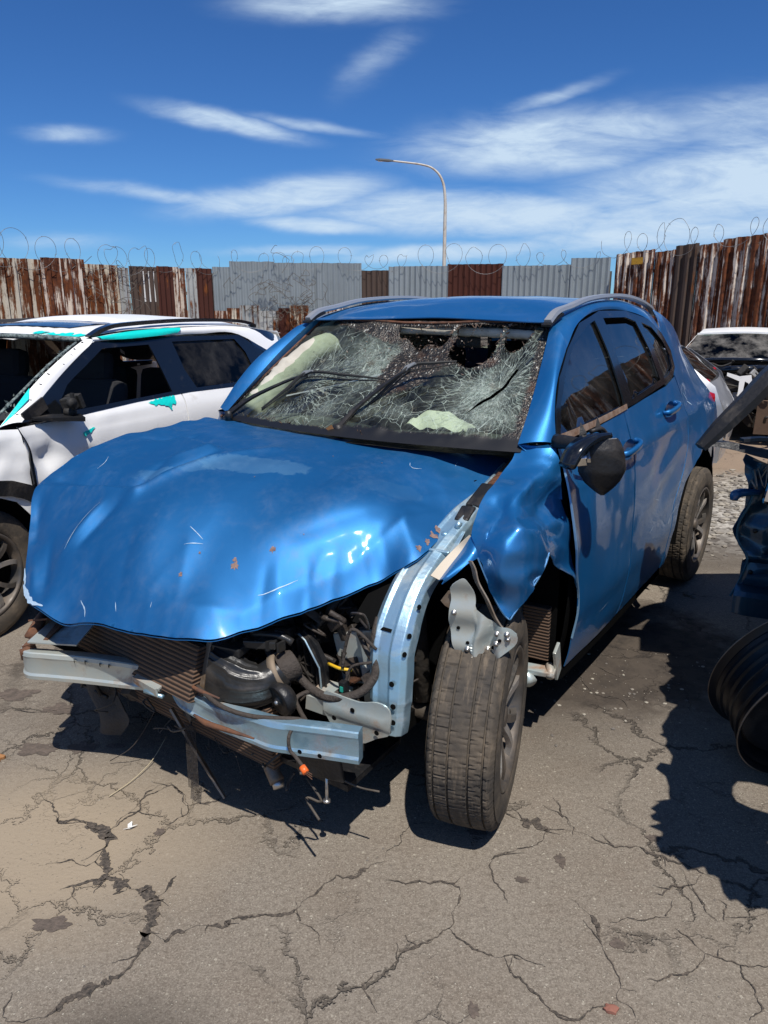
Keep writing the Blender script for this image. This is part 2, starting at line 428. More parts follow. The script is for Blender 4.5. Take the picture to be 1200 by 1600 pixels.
BEIGE = mat('beige_airbag_fabric', (.50,.47,.40), .9, dirt=(.30,.26,.20), dscale=5, damt=(.45,.8), bump=.35, bscale=40)
CLOTH = mat('white_airbag_fabric', (.72,.68,.58), .95, bump=.4, bscale=30)
RUSTY = mat('rusty_steel', (.16,.065,.028), .9, var=(.07,.04,.03), vscale=18, bump=.5, bscale=60)
BARE = mat('bare_worn_steel', (.30,.25,.20), .55, .5, var=(.16,.11,.07), vscale=10, bump=.3, bscale=40)
BOLT = mat('zinc_bolt', (.55,.53,.50), .35, .9)
SILVERP = paint('silver_paint', (.42,.43,.45), dusty=.5, metal=.6)
DARK2 = mat('dark_void_metal', (.006,.006,.006), .9)
RAILM = mat('grey_roof_rail', (.50,.50,.49), .34, .6, dirt=(.2,.17,.14), damt=(.55,.9))
RIMM = mat('dark_alloy', (.10,.095,.09), .38, .7, dirt=(.12,.085,.055), dscale=9, damt=(.40,.75))
RIMB = mat('machined_alloy', (.42,.41,.40), .25, .9, dirt=(.16,.12,.08), dscale=9, damt=(.42,.75))
DTEAL = paint('dark_teal_paint', (.006,.05,.095), dusty=.4)
LAMPR = mat('red_lens', (.35,.004,.006), .12, coat=.5)
CHROME = mat('chrome', (.8,.8,.8), .08, 1.0)
GALV = rust_sheet('galvanised_sheet', (.25,.285,.305), amt=.02, metal=.2, rough=.55)
GALVR = rust_sheet('galvanised_rusting_sheet', (.38,.39,.38), amt=.62, metal=.25, rough=.6)
RUSTW = rust_sheet('white_sheet_rusting', (.52,.47,.38), (.15,.045,.015), (.05,.018,.009), amt=.98)
RUSTR = rust_sheet('red_rust_sheet', (.060,.018,.012), (.085,.024,.012), (.03,.011,.008), amt=.6)
RUSTD = rust_sheet('dark_rust_sheet', (.075,.052,.042), (.065,.034,.022), (.045,.028,.02), amt=.5)
RUSTB = rust_sheet('brown_rust_white_streaks', (.62,.54,.46), (.16,.050,.020), (.045,.017,.012), amt=1.06)
WHITEB = mat('white_board', (.70,.70,.68), .7, dirt=(.35,.28,.2))
GLASS = glass('side_glass', (.26,.29,.26), ior=2.1)
GLASSD = glass('tinted_glass', (.035,.04,.045), ior=1.22, dust=.15)
GLASSC = glass('clear_car_glass', (.55,.66,.60), ior=1.5)
WIREM = mat('galvanised_wire', (.22,.22,.22), .5, .5)
POLEM = mat('painted_pole', (.50,.47,.42), .6, dirt=(.3,.22,.15))
RUBBERW = mat('rubber_seal', (.012,.012,.012), .6)
BROWNT = mat('bare_belt_trim', (.17,.095,.055), .6, .2, var=(.30,.22,.17), vscale=22, bump=.3)
ORANGE = mat('orange_connector', (.75,.13,.02), .4)
GREENP = mat('green_connector', (.02,.30,.22), .4)
YELLOW = mat('yellow_conduit', (.70,.42,.02), .45)
HOSE = mat('black_hose', (.018,.018,.018), .33, dirt=(.08,.065,.05), damt=(.5,.85), dscale=9, bump=.2, bscale=40)
HARN = mat('taped_harness', (.045,.035,.028), .8, bump=.8, bscale=70)
PAPER = mat('white_scrap', (.75,.74,.70), .8)
LEAFM = mat('dry_leaf', (.30,.14,.05), .8)
REDPL = mat('dark_red_trim', (.05,.006,.014), .8)
SCRATCH = mat('bare_scratch', (.34,.46,.58), .5, .1, bump=.4, bscale=90)
HOLE = mat('punched_hole_interior', (.006,.006,.006), 1.0, spec=0.0)

def tyre_mat():
    m = bpy.data.materials.new('dusty_rubber'); m.use_nodes = True; g = NT(m.node_tree); bs = g.N['Principled BSDF']
    tc = g.n('ShaderNodeTexCoord').outputs['Object']
    c = g.mix(g.mr(g.noise(tc, 7, 8, .7), .35, .68), (.040,.037,.034), (.115,.092,.068))
    c = g.mix(g.mr(g.noise(g.mapping(tc, sc=(1,6,1)), 9, 6, .7), .52, .75, 0, .8), c, (.20,.155,.11))
    g.L.new(c, bs.inputs['Base Color']); bs.inputs['Roughness'].default_value = .88; bs.inputs['Specular IOR Level'].default_value = .2
    g.L.new(g.n('ShaderNodeBump', {'Strength': .4, 'Distance': .003, 'Height': g.noise(tc, 120, 5)}).outputs[0], bs.inputs['Normal'])
    return m
TYRE = tyre_mat()

def fin_mat():
    m = bpy.data.materials.new('brown_cooler_fins'); m.use_nodes = True; g = NT(m.node_tree); bs = g.N['Principled BSDF']
    tc = g.n('ShaderNodeTexCoord').outputs['Object']
    w = g.n('ShaderNodeTexWave', {'Vector': tc, 'Scale': 24.0, 'Distortion': .4, 'Detail': 2}, bands_direction='Z').outputs['Fac']
    c = g.mix(g.noise(tc, 14, 6), (.10,.055,.030), (.17,.10,.06))
    w2 = g.n('ShaderNodeTexWave', {'Vector': tc, 'Scale': 110.0, 'Distortion': 1.5}, bands_direction='Y').outputs['Fac']
    c = g.mix(g.mr(w2, .1, .5, .5, 0), c, (.03,.02,.015)); c = g.mix(g.mr(w, .10, .35), (.015,.010,.008), c)
    g.L.new(c, bs.inputs['Base Color']); bs.inputs['Roughness'].default_value = .8
    g.L.new(g.n('ShaderNodeBump', {'Strength': .8, 'Distance': .004, 'Height': w}).outputs[0], bs.inputs['Normal'])
    return m
FINS = fin_mat()

CRACKS = [(26,[(-0.927,1.736),(-0.905,1.748),(-0.863,1.758),(-0.822,1.76),(-0.816,1.782),(-0.83,1.833),(-0.85,1.873),(-0.86,1.943),(-0.886,1.972),(-0.946,2.01),(-1.004,2.025),(-1.042,2.017),(-1.081,2.048)]),(24,[(-0.822,1.76),(-0.791,1.776),(-0.754,1.751),(-0.732,1.739),(-0.673,1.727),(-0.646,1.698),(-0.639,1.658),(-0.617,1.631),(-0.626,1.588),(-0.626,1.547),(-0.63,1.508),(-0.639,1.475),(-0.66,1.452),(-0.702,1.416),(-0.74,1.395),(-0.762,1.374),(-0.791,1.353),(-0.804,1.333),(-0.849,1.333),(-0.877,1.329)]),(24,[(-0.646,1.698),(-0.626,1.721),(-0.618,1.758),(-0.603,1.789)]),(20,[(-0.621,1.573),(-0.57,1.557),(-0.555,1.578),(-0.521,1.593),(-0.495,1.609),(-0.437,1.599),(-0.408,1.625),(-0.381,1.62),(-0.357,1.636),(-0.306,1.642),(-0.255,1.653),(-0.232,1.686),(-0.191,1.721),(-0.175,1.751),(-0.131,1.786),(-0.084,1.782),(-0.038,1.827),(-0.005,1.847)]),(8,[(-0.255,1.653),(-0.215,1.609),(-0.183,1.588),(-0.166,1.537)]),(14,[(-0.765,1.704),(-0.74,1.721),(-0.732,1.739)]),(10,[(-1.002,1.833),(-0.938,1.84),(-0.885,1.827),(-0.862,1.853)]),(9,[(-0.861,1.987),(-0.833,2.041),(-0.804,2.08),(-0.814,2.129),(-0.778,2.172),(-0.736,2.216)]),(8,[(-0.736,2.216),(-0.699,2.163),(-0.651,2.105),(-0.652,2.064),(-0.697,2.002)]),(12,[(-0.651,2.105),(-0.6,2.113),(-0.559,2.121),(-0.506,2.181)]),(16,[(-0.008,1.466),(-0.028,1.456),(-0.055,1.425),(-0.038,1.39),(-0.026,1.357)]),(12,[(-0.877,1.329),(-0.899,1.365),(-0.9,1.408)]),(20,[(0.399,2.064),(0.436,2.033),(0.473,2.01),(0.518,1.98),(0.569,1.98),(0.628,1.972),(0.658,1.936),(0.71,1.908),(0.776,1.901),(0.806,1.873),(0.847,1.853),(0.9,1.84),(0.911,1.808),(0.936,1.789),(0.983,1.77),(1.031,1.733),(1.077,1.698)]),(9,[(0.518,1.98),(0.5,1.943),(0.473,1.908),(0.41,1.887),(0.37,1.88),(0.338,1.86),(0.313,1.82),(0.315,1.77),(0.345,1.721),(0.342,1.675)]),(9,[(0.573,2.138),(0.583,2.064),(0.601,1.987)]),(14,[(0.0,1.764),(0.065,1.758),(0.138,1.755),(0.167,1.764),(0.22,1.739),(0.209,1.675),(0.187,1.631),(0.175,1.593),(0.135,1.567),(0.1,1.547),(0.049,1.518),(0.024,1.48),(0.0,1.456)]),(12,[(0.175,1.593),(0.21,1.557),(0.231,1.527),(0.271,1.513),(0.311,1.508),(0.344,1.508),(0.38,1.484),(0.403,1.481)]),(16,[(0.311,1.508),(0.315,1.461),(0.345,1.425),(0.377,1.39),(0.393,1.357),(0.425,1.333),(0.456,1.341),(0.493,1.365),(0.53,1.361)]),(12,[(0.519,1.692),(0.559,1.642),(0.569,1.599),(0.559,1.547),(0.573,1.508),(0.575,1.461),(0.577,1.416),(0.563,1.382),(0.531,1.365)]),(8,[(0.577,1.416),(0.613,1.408)]),(10,[(0.563,1.382),(0.584,1.365),(0.591,1.341)]),(8,[(0.602,1.609),(0.659,1.625),(0.711,1.625),(0.774,1.631)]),(14,[(0.779,1.599),(0.805,1.557),(0.822,1.518),(0.863,1.498),(0.897,1.484),(0.951,1.48),(0.976,1.48)]),(10,[(0.822,1.518),(0.81,1.489),(0.757,1.456),(0.715,1.452),(0.664,1.421)]),(16,[(0.897,1.484),(0.894,1.443),(0.904,1.408),(0.895,1.365),(0.856,1.333)]),(10,[(0.753,1.721),(0.787,1.716),(0.824,1.739),(0.886,1.758),(0.933,1.782)]),(10,[(0.886,1.958),(0.825,1.929),(0.801,1.901)]),(12,[(0.917,1.62),(0.95,1.675),(0.938,1.686)]),(8,[(0.93,1.631),(0.991,1.631),(1.046,1.653)]),(8,[(0.103,2.025),(0.066,1.972),(0.049,1.915),(0.0,1.86)]),(10,[(-1.533,2.71),(-1.46,2.685),(-1.367,2.693),(-1.275,2.727)]),(9,[(-1.173,2.163),(-1.091,2.075),(-1.043,2.012),(-0.968,2.012),(-0.905,1.972)]),(8,[(-1.431,2.499),(-1.409,2.559),(-1.397,2.605)]),(6,[(-0.891,2.456),(-0.847,2.47)]),(7,[(-0.863,1.987),(-0.841,2.064),(-0.816,2.118),(-0.805,2.175),(-0.746,2.228)]),(7,[(-0.746,2.228),(-0.692,2.163),(-0.651,2.118),(-0.652,2.064)]),(8,[(0.783,3.295),(0.845,3.159),(0.979,3.095),(1.059,2.973)]),(8,[(0.89,3.095),(0.887,2.915),(0.905,2.778)]),(8,[(0.979,3.095),(1.046,3.226),(1.208,3.159)]),(8,[(0.693,3.003),(0.802,2.973),(0.878,2.832),(1.053,2.778)]),(8,[(0.582,2.129),(0.585,2.048),(0.611,1.987)]),(8,[(0.868,1.808),(0.885,1.71),(0.9,1.62)])]
STAINS = [(-1.305,2.424,0.079,0.042),(-1.139,2.436,0.053,0.034),(-1.578,2.832,0.082,0.049),(-1.336,2.712,0.069,0.04),(-1.017,2.445,0.034,0.017),(0.294,1.972,0.028,0.018),(0.399,1.77,0.019,0.012),(0.528,1.847,0.015,0.026),(0.609,1.547,0.017,0.016),(-0.895,1.609,0.048,0.026),(0.211,1.357,0.012,0.02),(-0.709,1.972,0.016,0.018),(0.84,1.943,0.02,0.017),(-0.098,2.47,0.029,0.021)]

def cracked_glass():
    m = bpy.data.materials.new('shattered_windscreen_glass'); m.use_nodes = True; g = NT(m.node_tree); g.N.clear()
    st = g.n('ShaderNodeAttribute', attribute_name='st').outputs['Vector']
    crk = g.n('ShaderNodeAttribute', attribute_name='crk').outputs['Fac']
    frit = g.n('ShaderNodeAttribute', attribute_name='frit').outputs['Fac']
    wob = g.n('ShaderNodeVectorMath', {0: g.noise(st, 22, 3, out='Color'), 1: (.5,.5,.5)}, operation='SUBTRACT').outputs[0]
    s2 = g.n('ShaderNodeVectorMath', {0: wob, 1: (.035,.035,0), 2: st}, operation='MULTIPLY_ADD').outputs[0]
    def line(vec, sc, w):
        d = g.vor(vec, sc, 'DISTANCE_TO_EDGE'); return g.math('SUBTRACT', 1.0, g.mr(d, w*.4, w))
    la = line(s2, 17, .014)
    lb = line(g.mapping(s2, rot=(0,0,.5), sc=(1,.4,1)), 75, .050)
    lc = line(s2, 150, .10)
    # rays from the two points of impact
    rays = None
    for (cx, cy, k) in ((.55,.30,1),(-.42,.22,2),(.05,.50,3)):
        p = g.n('ShaderNodeVectorMath', {0: s2, 1: (cx, cy, 0)}, operation='SUBTRACT').outputs[0]
        sp = g.n('ShaderNodeSeparateXYZ', {0: p}).outputs
        a = g.math('ARCTAN2', sp[1], sp[0]); r = g.n('ShaderNodeVectorMath', {0: p}, operation='LENGTH').outputs[1]
        q = g.n('ShaderNodeCombineXYZ', {0: g.math('MULTIPLY', a, 7.0), 1: g.math('MULTIPLY', r, 4.0), 2: float(k)}).outputs[0]
        l = g.math('MULTIPLY', line(q, 1.9, .06), g.mr(r, .05, .34, .9, .0))
        rays = l if rays is None else g.math('MAXIMUM', rays, l)
    n = g.noise(st, 5, 5, .6)
    d = g.math('ADD', crk, g.math('MULTIPLY', g.math('SUBTRACT', n, .5), 1.3))
    k = g.math('MAXIMUM', g.math('MULTIPLY', la, g.mr(d, .05, .25, 0, .8)), g.math('MULTIPLY', lb, g.mr(d, .30, .75, 0, .75)))
    k = g.math('MAXIMUM', k, g.math('MULTIPLY', rays, g.mr(d, .02, .25)))
    k = g.math('MAXIMUM', k, g.math('MULTIPLY', lc, g.mr(d, .5, .9)))
    k = g.math('MAXIMUM', k, g.math('MULTIPLY', g.math('MULTIPLY', g.mr(d, .35, 1.0), g.mr(g.noise(g.mapping(s2, rot=(0,0,.9), sc=(8,40,1)), 1.5, 6, .7), .30, .65)), .70))
    k = g.math('MULTIPLY', k, g.mr(g.noise(st, 60, 3), .25, .6, .35, 1.0))
    ccol = g.mix(g.noise(st, 40, 4), (.40,.56,.46), (.82,.88,.80))
    ccol = g.mix(g.mr(g.noise(st, 9, 4), .6, .75), ccol, (.50,.40,.27))
    dif = g.n('ShaderNodeBsdfDiffuse', {'Color': ccol}); trl = g.n('ShaderNodeBsdfTranslucent', {'Color': ccol})
    ck = g.n('ShaderNodeMixShader', {0: .35, 1: dif, 2: trl})
    tr = g.n('ShaderNodeBsdfTransparent', {'Color': (.76,.87,.79)})
    gl = g.n('ShaderNodeBsdfGlossy', {'Roughness': .04})
    base = g.n('ShaderNodeMixShader', {0: g.n('ShaderNodeFresnel', {'IOR': 1.45}).outputs[0], 1: tr, 2: gl})
    dust = g.n('ShaderNodeBsdfDiffuse', {'Color': (.42,.45,.38)})
    base = g.n('ShaderNodeMixShader', {0: g.mr(g.noise(st, 6, 7, .7), .4, .8, .01, .14), 1: base, 2: dust})
    glz = g.n('ShaderNodeMixShader', {0: g.math('MULTIPLY', k, .92, clamp=True), 1: base, 2: ck})
    gr = g.vor(st, 170, 'F1', 'Color'); gs = g.n('ShaderNodeSeparateColor', {0: gr}).outputs[0]
    fc = g.mix(g.mr(gs, .72, .85), (.010,.009,.008), (.10,.08,.06)); fc = g.mix(g.mr(gs, .97, .98), fc, (.40,.40,.36))
    fc = g.mix(g.mr(g.noise(st, 12, 5), .55, .7), fc, (.05,.025,.014)); sty = g.n('ShaderNodeSeparateXYZ', {0: st}).outputs[1]; fc = g.mix(g.mr(sty, .045, .085), (.008,.008,.009), fc)
    fr = g.n('ShaderNodeBsdfPrincipled', {'Base Color': fc, 'Roughness': .45})
    g.L.new(g.n('ShaderNodeBump', {'Strength': .6, 'Distance': .005, 'Height': g.math('MULTIPLY', g.vor(st, 170), g.mr(sty, .045, .085))}).outputs[0], fr.inputs['Normal'])
    ft = g.mr(g.math('ADD', frit, g.math('MULTIPLY', g.math('SUBTRACT', g.noise(st, 30, 5, .7), .5), .9)), .42, .58)
    o = g.n('ShaderNodeMixShader', {0: ft, 1: glz, 2: fr})
    g.n('ShaderNodeOutputMaterial', {'Surface': o}); return m
CRACKG = cracked_glass()

# ---------------------------------------------------------------- ground
def ground_mat():
    m = bpy.data.materials.new('old_asphalt'); m.use_nodes = True; g = NT(m.node_tree); bs = g.N['Principled BSDF']
    P = g.n('ShaderNodeNewGeometry').outputs['Position']
    sp = g.n('ShaderNodeSeparateXYZ', {0: P}).outputs
    big = g.noise(P, .8, 6, .6); mid = g.noise(P, 4, 7, .65); fine = g.noise(P, 60, 6, .7)
    c = g.mix(g.mr(big, .35, .65), (.190,.162,.130), (.235,.203,.165))
    c = g.mix(g.mr(mid, .45, .75, 0, .55), c, (.155,.118,.088))
    c = g.mix(g.mr(fine, .42, .75, 0, .8), c, (.085,.068,.052))
    c = g.mix(g.mr(g.noise(P, 170, 4, .8), .50, .66, 0, .75), c, (.36,.32,.255))
    c = g.mix(g.mr(g.noise(P, 210, 4, .8, .3), .52, .66, 0, .8), c, (.09,.070,.052))
    # exposed aggregate: pale and dark stones
    Pd = g.n('ShaderNodeVectorMath', {0: g.noise(P, 120, 2, .5, out='Color'), 1: (.010,.010,0), 2: P}, operation='MULTIPLY_ADD').outputs[0]
    v1 = g.n('ShaderNodeTexVoronoi', {'Vector': Pd, 'Scale': 110.0}); d1 = v1.outputs['Distance']; c1 = g.n('ShaderNodeSeparateColor', {0: v1.outputs['Color']}).outputs
    stn = g.math('MULTIPLY', g.math('SUBTRACT', 1.0, g.mr(d1, .20, .34)), g.mr(c1[0], .72, .78))
    stn = g.math('MULTIPLY', stn, g.mr(g.noise(P, 2.2, 4), .38, .60, .25, 1))
    c = g.mix(g.math('MULTIPLY', stn, .85), c, g.mix(c1[1], (.26,.22,.17), (.50,.46,.37)))
    v2 = g.n('ShaderNodeTexVoronoi', {'Vector': Pd, 'Scale': 52.0}); c2_ = g.n('ShaderNodeSeparateColor', {0: v2.outputs['Color']}).outputs
    st2 = g.math('MULTIPLY', g.math('SUBTRACT', 1.0, g.mr(v2.outputs['Distance'], .16, .26)), g.mr(c2_[0], .93, .95))
    c = g.mix(g.math('MULTIPLY', st2, .5), c, (.44,.40,.32))
    # hair cracks
    wob = g.n('ShaderNodeVectorMath', {0: g.noise(P, 5, 5, .7, out='Color'), 1: (.28,.28,0), 2: P}, operation='MULTIPLY_ADD').outputs[0]
    e1 = g.vor(wob, 2.1, 'DISTANCE_TO_EDGE'); e2 = g.vor(wob, 6.0, 'DISTANCE_TO_EDGE')
    k1 = g.math('MULTIPLY', g.math('SUBTRACT', 1.0, g.mr(e1, .004, .014)), g.mr(g.noise(P, 1.3, 4), .46, .56))
    k2 = g.math('MULTIPLY', g.math('SUBTRACT', 1.0, g.mr(e2, .008, .03)), g.mr(g.noise(P, 1.1, 5), .545, .65))
    k = g.math('MAXIMUM', k1, g.math('MULTIPLY', k2, .7))
    c = g.mix(g.math('MULTIPLY', k, .7), c, (.050,.042,.034))
    # dark, oily, broken-up zone beside the car; gravel and tan earth farther off
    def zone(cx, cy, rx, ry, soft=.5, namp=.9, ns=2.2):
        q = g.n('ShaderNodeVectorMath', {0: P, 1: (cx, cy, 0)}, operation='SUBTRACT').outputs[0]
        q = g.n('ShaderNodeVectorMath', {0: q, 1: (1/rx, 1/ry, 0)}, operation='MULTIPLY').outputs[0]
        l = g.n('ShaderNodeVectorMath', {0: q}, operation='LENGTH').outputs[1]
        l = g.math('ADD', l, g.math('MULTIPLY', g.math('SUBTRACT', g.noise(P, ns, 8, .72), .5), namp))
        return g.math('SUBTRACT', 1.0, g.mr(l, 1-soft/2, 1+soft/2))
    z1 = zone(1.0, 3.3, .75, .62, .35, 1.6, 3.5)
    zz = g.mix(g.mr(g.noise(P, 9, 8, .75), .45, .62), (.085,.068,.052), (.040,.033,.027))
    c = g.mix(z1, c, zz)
    z2 = zone(2.9, 6.0, 1.9, 1.35, .3, .8, 2.5)
    gv = g.vor(P, 26, 'F1', 'Color'); gvs = g.n('ShaderNodeSeparateColor', {0: gv}).outputs[0]
    gc = g.mix(gvs, (.12,.105,.09), (.42,.39,.34))
    c = g.mix(z2, c, gc)
    far = g.mr(g.math('ADD', sp[1], g.math('MULTIPLY', g.noise(P, 1.2, 5), 1.2)), 7.2, 8.0)
    c = g.mix(far, c, g.mix(mid, (.30,.22,.15), (.20,.15,.11)))
    c = g.mix(zone(-1.1, 1.9, .5, .35, .9, .6), c, (.29,.235,.17))
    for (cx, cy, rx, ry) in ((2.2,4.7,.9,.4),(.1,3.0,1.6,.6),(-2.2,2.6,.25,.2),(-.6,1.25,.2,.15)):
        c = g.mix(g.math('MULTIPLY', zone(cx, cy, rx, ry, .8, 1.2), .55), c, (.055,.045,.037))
    g.L.new(c, bs.inputs['Base Color']); bs.inputs['Roughness'].default_value = .92; bs.inputs['Specular IOR Level'].default_value = .25
    h = g.math('ADD', g.math('MULTIPLY', fine, .5), g.math('ADD', g.math('MULTIPLY', stn, .35), g.math('MULTIPLY', mid, .8)))
    h = g.math('SUBTRACT', h, g.math('MULTIPLY', k, 1.2))
    h = g.math('ADD', h, g.math('MULTIPLY', g.math('MULTIPLY', z2, g.vor(P, 26)), 1.6))
    g.L.new(g.n('ShaderNodeBump', {'Strength': .9, 'Distance': .007, 'Height': h}).outputs[0], bs.inputs['Normal'])
    return m
GROUND = ground_mat()
CRACKM = mat('crack_fill', (.030,.026,.022), .95, var=(.125,.100,.078), vscale=110, bump=.8, bscale=120)
STAINM = mat('old_oil_stain', (.075,.060,.048), .9, var=(.13,.10,.08), vscale=40, bump=.6, bscale=120)

def build_ground():
    mb = MB()
    def gz(x, y):
        d = max(0, y-7)
        return 0.0 if d <= 0 else -.0*d
    mb.add([(-400,-400,0),(400,-400,0),(400,400,0),(-400,400,0)], [(0,1,2,3)], 0, False)
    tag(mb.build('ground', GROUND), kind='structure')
    rnd = random.Random(5); mb = MB()
    for w, pl in CRACKS:
        pts = []                                        # jagged centre line
        for i in range(len(pl)-1):
            a = Vector((*pl[i], 0)); b = Vector((*pl[i+1], 0)); k = max(2, int((b-a).length/.004))
            for j in range(k): pts.append(a.lerp(b, j/k))
        pts.append(Vector((*pl[-1], 0)))
        pts = [p + Vector((nz(p.x, p.y, 1, 22), nz(p.x, p.y, 5, 22), 0))*.014 + Vector((nz(p.x, p.y, 2, 90), nz(p.x, p.y, 7, 90), 0))*.004 for p in pts]
        n = len(pts); vs = []
        for i, p in enumerate(pts):
            t = (pts[min(i+1,n-1)]-pts[max(i-1,0)]).normalized(); q = Vector((-t.y, t.x, 0)); end = min(1, min(i, n-1-i)/20+.12)
            f = nz(p.x, p.y, w, 9)
            blot = max(0.0, nz(p.x, p.y, 3, 5.5)-.12)*4.2
            for s in (1, -1):
                gap = min(1, max(0, (nz(p.x, p.y, 11, 16)+.38)*3.2)); ww = w*.00030*end*gap*(.35+1.0*max(0, f+.30) + blot*(1 if w > 11 else .35)) * max(.12, 1 + 1.5*nz(p.x+s*3, p.y, 9, 55) + .9*nz(p.x-s, p.y, 5, 160))
                vs.append(p + s*q*max(.0004, ww) + Vector((0,0,.003)))
        mb.add(vs, [(2*i, 2*i+1, 2*i+3, 2*i+2) for i in range(n-1)], 0, False)
        for _ in range(n//36):                          # little side branches
            p = pts[rnd.randrange(n)]; a = rnd.uniform(0, 6.28); L = rnd.uniform(.02, .09); q0 = p; vs = []
            for k in range(7):
                pp = p + Vector((math.cos(a), math.sin(a), 0))*L*k/6; pp += Vector((nz(pp.x,pp.y,4,40), nz(pp.x,pp.y,8,40), 0))*.010
                o = Vector((-math.sin(a), math.cos(a), 0))*max(.0006, .0022*(1-k/6))
                vs += [pp+o+Vector((0,0,.0035)), pp-o+Vector((0,0,.0035))]
            mb.add(vs, [(2*i, 2*i+1, 2*i+3, 2*i+2) for i in range(6)], 0, False)
    tag(mb.build('asphalt_cracks', CRACKM), kind='structure')
    mb = MB()
    for (x, y, a, b) in STAINS:
        k = 40; vs = [(x, y, .002)]
        for i in range(k):
            t = 2*math.pi*i/k; r = 1 + .55*nz(math.cos(t)*2+x*9, math.sin(t)*2+y*9, 0, 1) + .25*nz(math.cos(t)*7+x*9, math.sin(t)*7, 2, 1)
            vs.append((x+a*r*math.cos(t), y+b*r*math.sin(t), .002))
        mb.add(vs, [(0, i+1, (i+1)%k+1) for i in range(k)], 0, False)
    tag(mb.build('asphalt_stains', STAINM), kind='structure')
build_ground()

# ---------------------------------------------------------------- corrugated fence
def corrugated(name, a, b, z0, z1, mat_, parent, kind='sine', tilt=0.0, z1b=None, off=0.0, label=None):
    """one upright sheet from ground point a to b; real corrugation depth"""
    a = Vector((a[0], a[1], 0)); b = Vector((b[0], b[1], 0)); L = (b-a).length; t = (b-a)/L; nrm = Vector((t.y, -t.x, 0))
    pitch, dep = (.125, .024) if kind == 'sine' else (.21, .030)
    xs = []
    if kind == 'sine':
        n = max(8, int(L/pitch*6)); xs = [(L*i/n, dep*math.sin(2*math.pi*L*i/n/pitch)) for i in range(n+1)]
    else:
        x = 0.0
        while x < L:
            for dx, d in ((0,-dep),(.070,-dep),(.090,dep),(.150,dep),(.172,-dep)):
                if x+dx <= L: xs.append((x+dx, d))
            x += pitch
        xs.append((L, -dep))
    rows = 9; vs = []; z1b = z1 if z1b is None else z1b
    for r in range(rows):
        f = r/(rows-1)
        for x, d in xs:
            q = a + t*x + nrm*(d + off + tilt*f + .012*nz(x*1.5+a.x*3, f*3, 1))
            top = z1+(z1b-z1)*x/L + .012*nz(x*6+a.x, 0, 3)
            q.z = z0 + (top-z0)*f; vs.append(q)
    k = len(xs)
    mb = MB(); mb.add(vs, [(r*k+i, r*k+i+1, (r+1)*k+i+1, (r+1)*k+i) for r in range(rows-1) for i in range(k-1)], 0, kind == 'sine')
    return mb.build(name, mat_, parent, .0015, label)

def ray_dir(px): return Vector(((px-600)/1150.0/0.99, 1.0, 0)).normalized()
FP = [Vector((-13.0, 3.0, 0)), Vector((-6.96, 13.85, 0)), Vector((-3.9, 17.57, 0)), Vector((-.53, 17.99, 0)), Vector((4.85, 16.6, 0))]
FR = [Vector((4.85, 16.3, 0)), Vector((6.51, 12.96, 0)), Vector((8.6, 8.0, 0)), Vector((9.6, 2.0, 0)), Vector((10.0, -6.0, 0))]
def at_poly(P, s):
    for i in range(len(P)-1):
        L = (P[i+1]-P[i]).length
        if s <= L or i == len(P)-2: return P[i].lerp(P[i+1], s/L)
        s -= L

